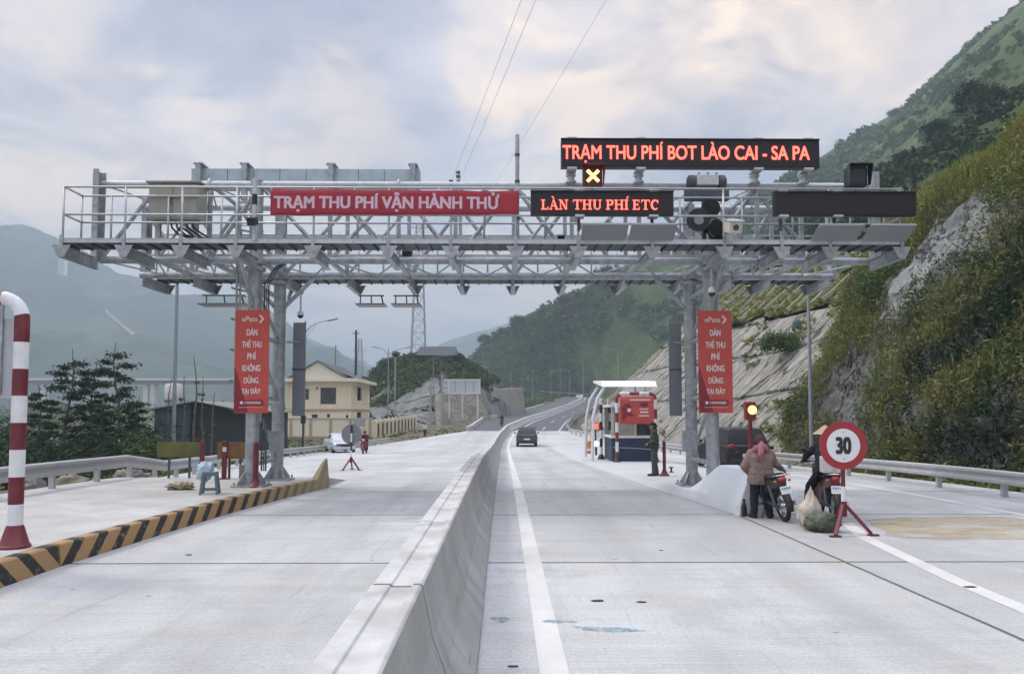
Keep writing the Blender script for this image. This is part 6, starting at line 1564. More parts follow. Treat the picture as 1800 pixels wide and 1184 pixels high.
s_ = MB(); s_.chain([(.0, -.06, 1.38), (-.02, -.115, 1.28), (-.05, -.155, 1.17), (-.035, -.16, 1.06)], [.04, .06, .055, .02]); s_.chain([(-.01, -.06, 1.33), (-.10, -.06, 1.28), (-.17, -.02, 1.22)], [.05, .06, .04]); s_.chain([(.03, -.07, 1.33), (.09, -.08, 1.26), (.12, -.07, 1.2)], [.05, .05, .04]); s_.build('scarf_tail', cloth('scarf_pink', (.30, .13, .15)), wm, remesh=.009)

# her motorbike
pb1 = gnd(1386, 917); motorbike('dark motorbike on its stand with the rear plate showing, beside the person in pink', (pb1.x - .06, pb1.y + .66, pb1.z), R(2), R(-9), dkgreen)
# the standing man on the island
pmn = gnd(1151, 836, ISR)
Jm = dict(pelvis=(0, 0, .90), chest=(0, .0, 1.20), neck=(0, .02, 1.41), head=(0, .055, 1.535), face=(0, 1, -.12), shL=(-.175, 0, 1.335), shR=(.175, 0, 1.335), elL=(-.22, -.02, 1.08), wrL=(-.15, .17, 1.0),
          elR=(.22, -.05, 1.08), wrR=(.19, .02, .86), hipL=(-.09, 0, .85), hipR=(.09, 0, .85), knL=(-.10, .02, .47), knR=(.10, .0, .47), anL=(-.11, .02, .08), anR=(.11, -.06, .08), toeL=(-.13, .17, .035), toeR=(.13, .08, .035))
mn = figure('person', pmn, R(78), Jm, cloth('jacket_olive', (.048, .054, .036)), cloth('trousers_grey_green', (.075, .085, .082)), M['rubber'], jr=1.05)
mn['label'] = 'person in olive jacket and dark cap standing sideways on the island by the booth'
s_ = MB(); s_.ball((0, .045, 1.59), (.095, .11, .072), 18); s_.cap((0, .10, 1.565), (0, .155, 1.55), .05, .03); s_.build('cap', cloth('cap_black', (.02, .015, .018)), mn, remesh=.008)
s_ = MB(); s_.cap((0, -.02, 1.53), (0, -.015, 1.47), .075, .055); s_.build('hair', M['hair'], mn, remesh=.008)
s_ = MB(); s_.cap((0, .0, 1.41), (0, .01, 1.36), .085, .10); s_.build('collar', cloth('collar', (.05, .055, .042)), mn, remesh=.009)

# the second motorbike and the one who sits on it
pb2 = gnd(1462, 905); BRZ = R(-12); bp2 = Vector((6.02, 14.34, pb2.z))
motorbike('red tailed motorbike with its rider, its rear hidden by the speed limit sign', bp2, BRZ, R(0), maroon)
Jr = dict(pelvis=(0, -.22, .92), chest=(0, -.06, 1.20), neck=(0, .0, 1.38), head=(0, .035, 1.50), face=(0, 1, -.1), shL=(-.18, -.03, 1.29), shR=(.18, -.03, 1.29), elL=(-.32, .14, 1.14), wrL=(-.33, .26, 1.06),
          elR=(.32, .14, 1.14), wrR=(.33, .26, 1.06), hipL=(-.11, -.18, .88), hipR=(.11, -.18, .88), knL=(-.20, .20, .74), knR=(.19, .20, .68), anL=(-.27, -.02, .26), anR=(.24, .05, .36), toeL=(-.29, .12, .20), toeR=(.24, .18, .31))
Jr['anL'] = (-.36, .02, .09); Jr['toeL'] = (-.39, .15, .035); Jr['knL'] = (-.27, .16, .55)
rd = figure('person', bp2, BRZ, Jr, cloth('jacket_navy', (.010, .013, .022)), cloth('trousers_black', (.011, .012, .015)), mat('shoe_grey', (.10, .12, .11), .7), jr=1.05, hands={'L': ((-.2, .8, -.2), (0, .2, -1), 1.3), 'R': ((.2, .8, -.2), (0, .2, -1), 1.3)})
rd['label'] = 'person in dark clothes and a conical straw hat sitting on a motorbike behind the sign'
MB().lathe([(.225, 0), (.215, .005), (.11, .09), (.02, .165), (.004, .17)], (0, .035, 1.545), 28).build('conical_hat', mat('straw_hat', (.45, .37, .22), .8, 0, .1, 20, bump=.3, bscale=90), rd, auto=40)
s_ = MB(); s_.cap((0, .005, 1.5), (0, -.02, 1.36), .085, .09); s_.build('headscarf', cloth('scarf_maroon', (.07, .018, .022)), rd, remesh=.01)
# white box on the red bike, sacks, bottle
pq = bp2 + Vector((math.sin(-BRZ) * -.62, math.cos(BRZ) * -.62, .88))
t = thing('carton', 'white carton tied on the rear of the red tailed motorbike', 'box', pq, BRZ); MB().bb(-.20, .20, -.16, .16, 0, .28).build('body', mat('carton_white', (.55, .54, .52), .8, 0, .1, 5), t, bevel=.01); MB().bb(-.03, .03, -.163, .163, -.002, .283).build('tape', mat('tape', (.5, .42, .34), .5), t)
sackw = mat('woven_white', (.50, .45, .38), .85, 0, .22, 7, bump=.5, bscale=30); sackg = mat('woven_green', (.10, .115, .085), .85, 0, .3, 7, bump=.5, bscale=30)
ps = gnd(1432, 932); crumple('sack', 'upright pale woven sack with a peaked open top on the road by the sign', 'sack', ps + Vector((-.02, .1, 0)), (.17, .14, .34), sackw, 1.7, prof=lambda q: (1.15 - .75 * sm(-.1, 1, q.z), 1.0), amp=.30, rough=4)
crumple('sack', 'second pale sack sagging low against the peaked one, nearer the motorbike plate', 'sack', gnd(1418, 926) + Vector((0, .06, 0)), (.13, .12, .2), sackw, 5.2, amp=.4, rough=4)
crumple('sack', 'grey green full sack lying behind the red legs of the speed limit sign', 'sack', gnd(1458, 938) + Vector((0, .25, 0)), (.27, .2, .16), sackg, 2.9, amp=.35, rough=4)
t = thing('bottle', 'clear water bottle standing on the concrete at the foot of the white nose', 'bottle', gnd(1300, 906))
MB().lathe([(.035, 0), (.045, .01), (.045, .16), (.03, .21), (.015, .23), (.015, .25)], n=16).build('body', mat('bottle_clear', (.5, .53, .56), .15), t, auto=40); MB().tube((0, 0, .251), (0, 0, .275), .018, n=12).build('cap', M['white_paint'], t)
t = thing('bottle', 'dark bottle standing beside the clear one near the person in pink', 'bottle', gnd(1308, 907))
MB().lathe([(.035, 0), (.048, .01), (.048, .18), (.022, .24), (.02, .30)], n=16).build('body', M['black_paint'], t, auto=40); MB().tube((0, 0, .301), (0, 0, .325), .022, n=12).build('cap', M['black_paint'], t)
# riders farther off
def far_rider(label, p, rz, bike_m, jac, hel, blabel):
    motorbike(blabel, p, rz, 0, bike_m)
    J = dict(Jr); J['anL'] = (-.2, .05, .33); J['toeL'] = (-.2, .17, .29); J['knL'] = (-.18, .2, .68); J['anR'] = (.2, .05, .33); J['toeR'] = (.2, .17, .29); J['knR'] = (.18, .2, .68)
    o = figure(label, p, rz, J, jac, cloth('trousers_dark', (.02, .02, .025)), M['rubber'], vox=.016, face=False)
    MB().ball((0, .03, 1.54), (.13, .145, .125), 18).build('helmet', hel, o, smooth=True)
pr = gnd(641, 797); far_rider('person in a dark red jacket and helmet riding toward the viewer by the white sedan', (pr.x, pr.y, pr.z), R(180), redp, cloth('jacket_red', (.09, .012, .02)), mat('helmet_red', (.12, .015, .02), .35), 'red motorbike ridden toward the viewer by the white sedan')
pr = gnd(882, 748); far_rider('person in dark clothes riding on the asphalt beyond the concrete', (pr.x, pr.y, pr.z), R(175), dkgreen, cloth('jacket_black', (.02, .022, .028)), M['black_paint'], 'dark motorbike ridden down the asphalt beyond the concrete')
pr = gnd(747, 767)
Js = dict(Jm); o = figure('person in a pale top and dark trousers standing by the gate of the yard fence', (pr.x, pr.y, pr.z), R(160), Js, cloth('top_white', (.5, .5, .5)), cloth('trousers_black2', (.015, .015, .02)), M['rubber'], vox=.018, face=False)
MB().ball((0, .04, 1.57), (.095, .11, .09), 14).build('hair', M['hair'], o, smooth=True)
# ---------------------------------------------------------------- the left side: house, yard, knoll, walls
def house():
    y0, y1, x0, x1 = 97.0, 110.5, -27.4, -19.2; zg = -1.6
    t = thing('house', 'cream two storey house with a gabled roof and wide white eaves behind the yard wall', 'house', ((x0 + x1) / 2, y0, zg))
    B = lambda mb, n, m, **k: mb.build(n, m, t, world=True, **k)
    cream = mat('cream_render', (.78, .70, .53), .8, 0, .07, .8, dirt=(.45, .36, .25), dirt_amt=.4); pale = mat('eave_white', (.74, .70, .58), .8, 0, .06, .8); pink = mat('band_pink', (.46, .33, .24), .8, 0, .1, 1)
    ze, zf = 5.75, 2.3
    wins = [(-24.95, 4.2, .95, 1.35), (-22.05, 4.0, 1.95, 2.1), (-23.7, 1.42, .8, .5), (-22.0, 1.5, .4, .45), (-19.75, 1.35, .5, .45)]
    # front wall with real window openings
    xs = sorted({x0, x1} | {a for x, z, w, h in wins for a in (x - w / 2, x + w / 2)}); zs = sorted({zg, ze} | {a for x, z, w, h in wins for a in (z - h / 2, z + h / 2)})
    m = MB()
    for a, b in zip(xs, xs[1:]):
        for c, d in zip(zs, zs[1:]):
            cx_, cz = (a + b) / 2, (c + d) / 2
            if any(abs(cx_ - x) < w / 2 and abs(cz - z) < h / 2 for x, z, w, h in wins): continue
            m.bb(a, b, y0, y0 + .22, c, d)
    m.bb(x0, x0 + .22, y0 + .22, y1, zg, ze); m.bb(x0, x1, y1 - .22, y1, zg, ze)
    # side wall: solid, lattice bays and a loggia
    for a, b, c, d in ((y0 + .22, y0 + 4.2, zg, ze), (y0 + 7.6, y1 - .22, zg, ze), (y0 + 4.2, y0 + 7.6, zf - .35, zf + .5), (y0 + 4.2, y0 + 7.6, ze - .5, ze), ): m.bb(x1 - .22, x1, a, b, c, d)
    m.bb(x1 - 2.4, x1 - 2.2, y0 + 4.2, y0 + 7.6, zg, ze)
    B(m, 'wall', cream)
    for x, z, w, h in wins:
        f = MB(); f.bb(x - w / 2, x + w / 2, y0 + .12, y0 + .15, z - h / 2, z + h / 2); f = B(f, 'window', M['glass'])
        g = MB()
        for q in (x - w / 2 + .03, x + w / 2 - .03) + ((x - w / 6, x + w / 6) if w > 1.5 else ()): g.bb(q - .03, q + .03, y0 + .08, y0 + .115, z - h / 2, z + h / 2)
        if h > 1: g.bb(x - w / 2 + .06, x + w / 2 - .06, y0 + .085, y0 + .11, z + h * .18 - .03, z + h * .18 + .03)
        g.v = [v - Vector(t.location) for v in g.v]; g.build('window_frame', mat('frame_brown', (.10, .075, .05), .5), f)
    B(MB().lathe([(.16, 0), (.16, .03)], (-23.4, y0 - .031, 4.95), 20, axis='y'), 'vent', M['black'])
    m = MB()
    for x in (x0 + .15, -23.2, x1 - .75, x1 - .12): m.bb(x - .13, x + .13, y0 - .09, y0 - .003, zg, ze)
    B(m, 'pilaster', cream)
    m = MB(); m.bb(x0 - .05, x1 + .08, y0 - .13, y0 - .092, zf - .2, zf + .05); m.bb(x1 + .003, x1 + .08, y0 - .09, y1, zf - .2, zf + .05); B(m, 'floor_band', pink)
    m = MB()
    for yy in (y0 + 1.2, y0 + 2.2, y0 + 3.2, y0 + 8.6, y0 + 10.0):
        m.bb(x1 + .003, x1 + .05, yy - .35, yy - .28, zf + .7, ze - .7); m.bb(x1 + .003, x1 + .05, yy + .28, yy + .35, zf + .7, ze - .7)
        for k in range(4): m.bb(x1 + .005, x1 + .045, yy - .28, yy + .28, zf + .8 + .6 * k, zf + .86 + .6 * k)
    B(m, 'lattice', pale); 
    B(MB().bb(x1 - .08, x1 - .02, y0 + 4.2, y0 + 7.6, zf + .5, zf + 1.2), 'balustrade', pale)
    # eaves slab and roofs
    B(MB().bb(x0 - .7, x1 + .9, y0 - .9, y1 + .7, ze + .002, ze + .42), 'eaves', pale, bevel=.03)
    dark = mat('roof_tile', (.075, .085, .095), .7, 0, .2, 2.2, bump=.4, bscale=14); xa = -23.3; zt = ze + .42
    hw = 3.75; hh = 2.25
    B(MB().prism([(xa - hw + .25, zt), (xa + hw - .25, zt), (xa, zt + hh - .12)], y0 - .45, y0 - .3), 'gable', pale)
    m = MB()
    for s in (-1, 1): m.add([(xa, y0 - .7, zt + hh), (xa + s * (hw + .1), y0 - .7, zt + .01), (xa + s * (hw + .1), y1 + .3, zt + .01), (xa, y1 + .3, zt + hh), (xa, y0 - .7, zt + hh - .13), (xa + s * (hw - .12), y0 - .7, zt + .005), (xa + s * (hw - .12), y1 + .3, zt + .005), (xa, y1 + .3, zt + hh - .13)], [(0, 1, 2, 3), (7, 6, 5, 4), (0, 4, 5, 1), (1, 5, 6, 2), (2, 6, 7, 3)])
    m.add([(xa, y0 + 3, zt + hh - .5), (x1 + .6, y0 + .2, zt + .02), (x1 + .6, y1 + .4, zt + .02), (xa, y1 - 2, zt + hh - .5)], [(0, 1, 2, 3)])
    B(m, 'roof', dark)
house()
def yard():
    cream = mat('wall_cream', (.78, .71, .55), .8, 0, .06, .9, dirt=(.42, .33, .22), dirt_amt=.5)
    x0, x1, y = -29.0, -14.9, 88.0; zg = -1.15; zt = 1.18
    t = thing('yard_wall', 'cream rendered yard wall with shallow pilasters in front of the two storey house', 'wall', ((x0 + x1) / 2, y, zg)); B = lambda mb, n, m, **k: mb.build(n, m, t, world=True, **k)
    B(MB().bb(x0, x1, y, y + .2, zg - .4, zt), 'wall', cream); m = MB(); m.bb(x0, x1, y - .1, y + .3, zt + .001, zt + .12); B(m, 'coping', M['island_white'])
    m = MB()
    for k in range(7): q = x0 + .3 + 2.25 * k; m.bb(q - .16, q + .16, y - .07, y - .003, zg - .4, zt)
    B(m, 'pilaster', mat('pilaster', (.42, .36, .24), .8, 0, .08, 1)); B(MB().bb(x0, x1, y - .09, y - .075, zg - .4, zg + .35), 'plinth', mat('plinth', (.36, .31, .22), .85, 0, .15, 1))
    t = thing('yard_fence', 'row of cream fence posts with dark rails running back from the yard wall corner', 'fence', (-14.7, 88.6, zg)); B = lambda mb, n, m, **k: mb.build(n, m, t, world=True, **k)
    n = 12; P_ = []
    for k in range(n):
        f = k / (n - 1); x, yy = -14.75 + 1.5 * f, 88.7 + 27 * f; z = zg + .45 * f; P_.append(Vector((x, yy, z)))
        m = MB(); m.bb(x - .22, x + .22, yy - .22, yy + .22, z - .4, z + 1.95); m.prism([(x - .3, z + 1.951), (x + .3, z + 1.951), (x, z + 2.3)], yy - .3, yy + .3); B(m, 'post', cream)
    m = MB()
    for a, b in zip(P_, P_[1:]):
        for dz in (.35, 1.0, 1.6): m.bar(a + Vector((0, .22, dz)), b + Vector((0, -.22, dz)), .07)
        for j in range(1, 8): q = a.lerp(b, j / 8); m.bar(q + Vector((0, 0, .25)), q + Vector((0, 0, 1.75)), .05)
    B(m, 'railing', mat('railing_maroon', (.10, .05, .04), .6))
yard()
K_RIDGE = pts([(585, 720, 175), (630, 684, 168), (655, 655, 163), (672, 640, 160), (705, 628, 158), (745, 622, 157), (795, 625, 157), (828, 642, 158), (856, 668, 160), (880, 690, 163), (905, 715, 168)])
K_FOOT = pts([(600, 774, 116), (650, 768, 118), (700, 762, 119), (750, 758, 121), (785, 756, 126), (840, 748, 137), (885, 738, 152), (925, 730, 172)])
_, KP = hill('rocky_knoll', K_RIDGE, K_FOOT, M['knoll_rock'], nu=110, nv=46, amp=1.5, freq=0.10, bulge=0.03, back=30, drop=14, seed=6.0, power=.62)
brush_on(KP, 'knoll_brush', 5200, .85, .32, M['leaf_mid'], tmin=.30, keep=lambda c: fbm((c[0] * .1, c[1] * .1, c[2] * .1), 4) + .12 * (c[2] - 6.3) > 0.0)
brush_on(KP, 'knoll_brush', 900, .8, .3, M['leaf_dark'], tmin=.12, tmax=.5, keep=lambda c: fbm((c[0] * .1, c[1] * .1, c[2] * .1), 4) > 0.22)
def slab(name, label, cat, quad, mats, th=.8, n=14, amp=.25):
    a, b, c, d = [at(*q) for q in quad]     # top left, top right, bottom right, bottom left
    P = []
    for i in range(n + 1):
        row = []
        for j in range(n + 1):
            s, u = i / n, j / n; p = a.lerp(b, s).lerp(d.lerp(c, s), u); p.y -= amp * noise.noise(p * .6); row.append(p)
        P.append(row)
    o = MB().grid(P).build(name, mats, None, smooth=True); md = o.modifiers.new('s', 'SOLIDIFY'); md.thickness = th; md.offset = 0
    return tag(o, label, cat)
slab('retaining_wall', 'sloping stone masonry retaining wall below the white billboard', 'wall', [(766, 694, 131), (838, 690, 140), (866, 747, 137), (768, 759, 122)], M['masonry'])
slab('retaining_wall', 'grey concrete retaining wall beside the asphalt road, right of the masonry', 'wall', [(862, 684, 152), (917, 681, 173), (922, 735, 170), (868, 744, 147)], M['wall_grey'], amp=.1)
def billboard():
    Y = 126; a, b = at(781, 666, Y), at(845, 692, Y); t = thing('billboard', 'blank white framed billboard standing above the stone masonry wall', 'billboard', ((a.x + b.x) / 2, Y, b.z)); B = lambda mb, n, m, **k: mb.build(n, m, t, world=True, **k)
    w = mat('billboard_white', (.66, .68, .70), .6, 0, .05, .8)
    B(MB().bb(a.x + .6, b.x - .15, Y, Y + .1, b.z + .15, a.z - .15), 'panel', mat('billboard_sheet', (.55, .58, .62), .6, 0, .06, .5)); m = MB()
    m.bb(a.x, b.x, Y - .1, Y - .003, a.z - .3, a.z); m.bb(a.x, b.x, Y - .1, Y - .003, b.z, b.z + .2)
    for q in (a.x + .7, b.x - .2): m.bb(q - .15, q + .15, Y - .1, Y - .003, b.z + .2, a.z - .3)
    B(m, 'frame', w); m = MB()
    for f in (.3, .58, .8): q = a.x + (b.x - a.x) * f; m.bb(q - .06, q + .06, Y - .06, Y - .004, b.z + .2, a.z - .3)
    B(m, 'mullion', M['galv'])
    for q in (a.x + .8, b.x - .5, (a.x + b.x) / 2): B(MB().bar((q, Y + .25, b.z - 4), (q, Y + .25, a.z), .2), 'support', w)
billboard()
def hut():
    Y = 153; a, b = at(731, 607, Y), at(803, 624, Y); t = thing('hut', 'long low hut with a dark tiled roof on top of the knoll', 'house', ((a.x + b.x) / 2, Y, b.z - 2)); B = lambda mb, n, m, **k: mb.build(n, m, t, world=True, **k)
    B(MB().bb(a.x + .8, b.x - .8, Y + .8, Y + 4.4, b.z - 2.6, b.z + .1), 'wall', mat('hut_wall', (.13, .12, .10), .9, 0, .2, 1))
    m = MB(); m.add([(a.x, Y, b.z), (b.x, Y, b.z), (b.x, Y + 5, b.z), (a.x, Y + 5, b.z), (a.x + .55, Y + 2.5, a.z), (b.x - .3, Y + 2.5, a.z)], [(0, 1, 5, 4), (1, 2, 5), (2, 3, 4, 5), (3, 0, 4), (0, 3, 2, 1)]); B(m, 'roof', mat('hut_tile', (.075, .085, .095), .8, 0, .25, 1.5, bump=.5, bscale=6))
hut()
# ---------------------------------------------------------------- poles, lamps, pylons, wires
def street_lamp(label, px, top, arm, Y, h, px_arm=None, arm_up=1.0, two=False, r=.07, group=None):
    p = at(px, top, Y); t = thing('street_lamp', label, 'street lamp', (p.x, Y, p.z - h))
    MB().tube((0, 0, 0), (0, 0, h), r * 1.35, r * .8, 10).build('pole', M['lampm'], t, auto=50)
    dirs = [arm] + ([-arm] if two else [])
    for d in dirs:
        L = (abs(px_arm - px) * Y / F) if (px_arm and d == arm) else 1.4
        z = h - 1.0 * arm_up
        MB().sweep([(0, 0, z), (d * L * .25, 0, z + .55 * arm_up), (d * L * .6, 0, z + .85 * arm_up), (d * L, 0, z + 1.0 * arm_up)], [r * .6, r * .55, r * .5, r * .5], 8).build('arm', M['lampm'], t, smooth=True)
        MB().tube((0, 0, z - .5), (d * L * .45, 0, z + .66 * arm_up), r * .25, n=6).build('brace', M['lampm'], t)
        m = MB(); m.box((d * (L + .3), 0, z + 1.06 * arm_up), (.85, .26, .11), rot=(0, R(-14 * d * arm_up), 0)); m.build('lamp_head', M['lampm'], t, bevel=.03)
    return t
M['lampm'] = mat('lamp_zinc', (.27, .30, .32), .5, .3, .1, 2)
street_lamp('tall single armed street lamp standing in front of the cream house', 537, 563, 1, 60, 10.2, 578, .95)
street_lamp('two armed street lamp at the end of the cream yard fence', 683, 611, 1, 100, 11, 715, 1.0, True)
street_lamp('street lamp in front of the brush on the knoll, left of the billboard', 762, 625, 1, 135, 12, 780, .8)
for px, top, Y, h, arm, pa, lab in ((1086, 612, 172, 12, -1, 1063, 'street lamp above the canopy of the booth, against the green hillside'), (1025, 632, 193, 9.5, -1, 1005, 'tallest street lamp of the row along the bend of the asphalt road'), (1049, 645, 225, 10, -1, 1036, 'street lamp right of the tallest one at the bend of the asphalt road'),
                                    (1001, 649, 285, 10, -1, 990, 'street lamp just left of the tallest one at the bend, before the hillside'), (986, 648, 300, 10, 1, 994, 'street lamp third from the tallest at the bend, its arm to the right'), (968, 651, 300, 10, 1, 976, 'street lamp above the far white guardrail of the bend'),
                                    (936, 650, 225, 10, 1, 945, 'street lamp on the green verge left of the asphalt bend'), (898, 649, 255, 13, 1, 907, 'street lamp rising behind the grey concrete retaining wall')):
    street_lamp(lab, px, top, arm, Y, h, pa, .8, r=.10)
for px, top, Y, base, lab, r in ((313, 440, 42, -6, 'tall thin grey pole rising behind the dark shed and trees', .10), (1419, 440, 33, -1.2, 'tall thin grey pole between the guardrail and the rock cliff', .075)):
    p = at(px, top, Y); t = thing('street_lamp', lab, 'street lamp', (p.x, Y, base))
    MB().tube((0, 0, 0), (0, 0, p.z - base), r * 1.2, r * .8, 12).build('pole', M['lampm'], t, auto=50)
    MB().sweep([(0, 0, p.z - base - .5), (.5, 0, p.z - base), (1.4, 0, p.z - base + .2)], r * .5, 8).build('arm', M['lampm'], t); MB().box((1.7, 0, p.z - base + .25), (.8, .25, .1)).build('lamp_head', M['lampm'], t, bevel=.03)
    m = MB().lathe([(r * 1.9, 0), (r * 1.9, .12), (r * 1.25, .2)], n=12); m.build('base', M['lampm'], t)
def pole(label, px, top, Y, base, r, m_, ball=False):
    p = at(px, top, Y); t = thing('utility_pole', label, 'pole', (p.x, Y, base)); MB().tube((0, 0, 0), (0, 0, p.z - base), r * 1.2, r, 10).build('shaft', m_, t)
    m = MB(); m.bar((-.6, 0, p.z - base - .5), (.6, 0, p.z - base - .5), .1)
    if ball: m.ball((0, 0, p.z - base - .3), (.5, .4, .42), 14)
    m.build('fitting', M['black_paint'], t); return t
pole('dark utility pole rising behind the roof of the cream house', 626, 580, 120, -1, .16, M['black_paint'])
pole('faint thin pole behind the roof of the cream house, left of the dark one', 590, 607, 260, -2, .16, M['galv_dark'])
pole('pole with a round black fitting on top beside the two armed lamp', 695, 618, 108, -1, .08, M['galv'], True)
pole('utility pole standing before the grey rock face by the yard fence', 757, 675, 119, -1, .16, M['galv'])
pole('thin pole at the left edge of the white billboard', 777, 660, 124, -1, .14, M['galv'])
def pylon(label, px, top, bot, Y, wb, wt, arms, z0=None):
    a = at(px, top, Y); b = at(px, bot, Y); zb = b.z if z0 is None else z0; H = a.z - zb; t = thing('pylon', label, 'pylon', (a.x, Y, zb)); m = MB(); n = 13
    def c(k, s, q): f = k / n; w = (wb + (wt - wb) * f) / 2; return Vector((s * w, q * w, H * f))
    rr = .012 * wb + .06
    for s in (-1, 1):
        for q in (-1, 1): m.bar(c(0, s, q), c(n, s, q), rr * 1.7)
    for k in range(n):
        for (s, q), (s2, q2) in (((-1, -1), (1, -1)), ((1, -1), (1, 1)), ((1, 1), (-1, 1)), ((-1, 1), (-1, -1))):
            m.bar(c(k, s, q), c(k + 1, s2, q2), rr); m.bar(c(k, s2, q2), c(k + 1, s, q), rr); m.bar(c(k + 1, s, q), c(k + 1, s2, q2), rr)
    m.build('lattice', M['pyl'], t)
    for z, L in arms:
        m = MB()
        for s in (-1, 1): m.bar((0, 0, H * z), (s * L, 0, H * z), rr * 1.4); m.bar((0, 0, H * z + L * .22), (s * L, 0, H * z), rr)
        m.build('cross_arm', M['pyl'], t)
    return t
M['pyl'] = mat('pylon_steel', (.20, .22, .235), .6, .3, .1, 1)
pylon('large lattice power pylon rising behind the knoll and the gantry', 737, 395, 612, 300, 6.2, 2.2, ((.78, 6), (.88, 7.5), (.98, 5)), 14)
pylon('small distant lattice pylon behind the roof of the cream house', 633, 596, 668, 520, 7, 2, ((.7, 5), (.85, 5)), 0)
for i, (p0, p1, lab) in enumerate((((745, 431), (905, 0), 'power line crossing the sky, leftmost of the pair above the gantry'), ((758, 425), (930, -2), 'power line crossing the sky, right one of the pair above the gantry'), ((771, 470), (1025, 38), 'faint lone power line crossing the sky, right of the pair'))):
    A, B_ = at(p0[0], p0[1], 300), at(p1[0], p1[1], 110); D = (B_ - A); P_ = []
    for k in range(41):
        f = k / 40 * 1.5; p = A + D * f; p.z -= 5.0 * math.sin(math.pi * min(1, f / 1.5)) * .6; P_.append(p)
    tag(MB().sweep(P_, .03 if i < 2 else .022, 6).build('power_line', M['pyl'], None), lab, 'power line')
# ---------------------------------------------------------------- viaduct, shed
def viaduct():
    Y = 430; a, b = at(-60, 664, Y), at(470, 666, Y); t = thing('viaduct', 'long pale viaduct crossing the valley far behind the trees', 'bridge', (a.x, Y, -10)); B = lambda mb, n, m, **k: mb.build(n, m, t, world=True, **k)
    c_ = mat('viaduct_concrete', (.62, .63, .63), .9, 0, .06, .2)
    B(MB().bb(a.x, b.x + 60, Y, Y + 10, a.z - 1.3, a.z), 'parapet', c_); B(MB().bb(a.x, b.x + 60, Y + 1.5, Y + 8.5, a.z - 3.3, a.z - 1.301), 'girder', mat('girder', (.22, .23, .235), .9, 0, .08, .2))
    for px in (78, 258, 270, 420, 540, -20):
        q = at(px, 700, Y + 5).x; B(MB().bb(q - 1.3, q + 1.3, Y + 3, Y + 7, -14, a.z - 3.302), 'pier', c_)
    P_ = []
    for i in range(25):
        f = i / 24; x = at(258, 700, Y).x + f * 62; P_.append((x, a.z - 3.4 - 9.5 * (1 - math.sin(math.pi * (.5 + .5 * f)))))
    
viaduct()
def shed():
    Y = 56; a = at(272, 719, Y); pk_ = at(345, 704, Y); b = at(432, 722, Y); zg = -5.6
    t = thing('shed', 'dark blue metal shed with a low gable roof beyond the guardrail', 'shed', (pk_.x, Y, zg)); B = lambda mb, n, m, **k: mb.build(n, m, t, world=True, **k)
    blue_ = mat('shed_blue', (.035, .06, .085), .55, .1, .12, 1.2); dark_ = mat('shed_dark', (.03, .04, .045), .7, 0, .2, 1)
    B(MB().prism([(a.x, zg), (pk_.x - .4, zg), (pk_.x - .4, pk_.z - .15), (a.x, a.z - .05)], Y, Y + .15), 'wall', blue_); B(MB().prism([(pk_.x - .399, zg), (b.x - .3, zg), (b.x - .3, b.z - .1), (pk_.x, pk_.z - .1), (pk_.x - .399, pk_.z - .15)], Y + .5, Y + .65), 'wall', dark_)
    B(MB().bb(b.x - .45, b.x - .3, Y + .66, Y + 12, zg, b.z - .1), 'wall', dark_); B(MB().bb(a.x, a.x + .15, Y + .151, Y + 12, zg, a.z - .05), 'wall', blue_)
    m = MB()
    for (p, q) in ((a, pk_), (pk_, b)): m.add([(p.x - (.3 if p is a else 0), Y - .35, p.z), (q.x + (.3 if q is b else 0), Y - .35, q.z), (q.x + (.3 if q is b else 0), Y + 12.2, q.z), (p.x - (.3 if p is a else 0), Y + 12.2, p.z), (p.x - (.3 if p is a else 0), Y - .35, p.z - .07), (q.x + (.3 if q is b else 0), Y - .35, q.z - .07), (q.x + (.3 if q is b else 0), Y + 12.2, q.z - .07), (p.x - (.3 if p is a else 0), Y + 12.2, p.z - .07)], [(0, 1, 2, 3), (7, 6, 5, 4), (0, 4, 5, 1), (1, 5, 6, 2), (2, 6, 7, 3), (3, 7, 4, 0)])
    B(m, 'roof', mat('shed_roof', (.17, .19, .19), .5, .2, .12, 1.5))
shed()
t = thing('water_tank', 'small white water tank on the roof of a low building behind the shed', 'tank', at(305, 702, 75)); MB().lathe([(.1, 1.6), (.75, 1.5), (.8, 1.3), (.8, .2), (.7, 0)], n=18).build('tank', M['white_paint'], t, auto=40)
m = MB()
for a_ in (-.5, .5):
    for b__ in (-.5, .5): m.bar((a_, b__, -7), (a_, b__, -.001), .12)
m.build('stand', M['galv'], t)
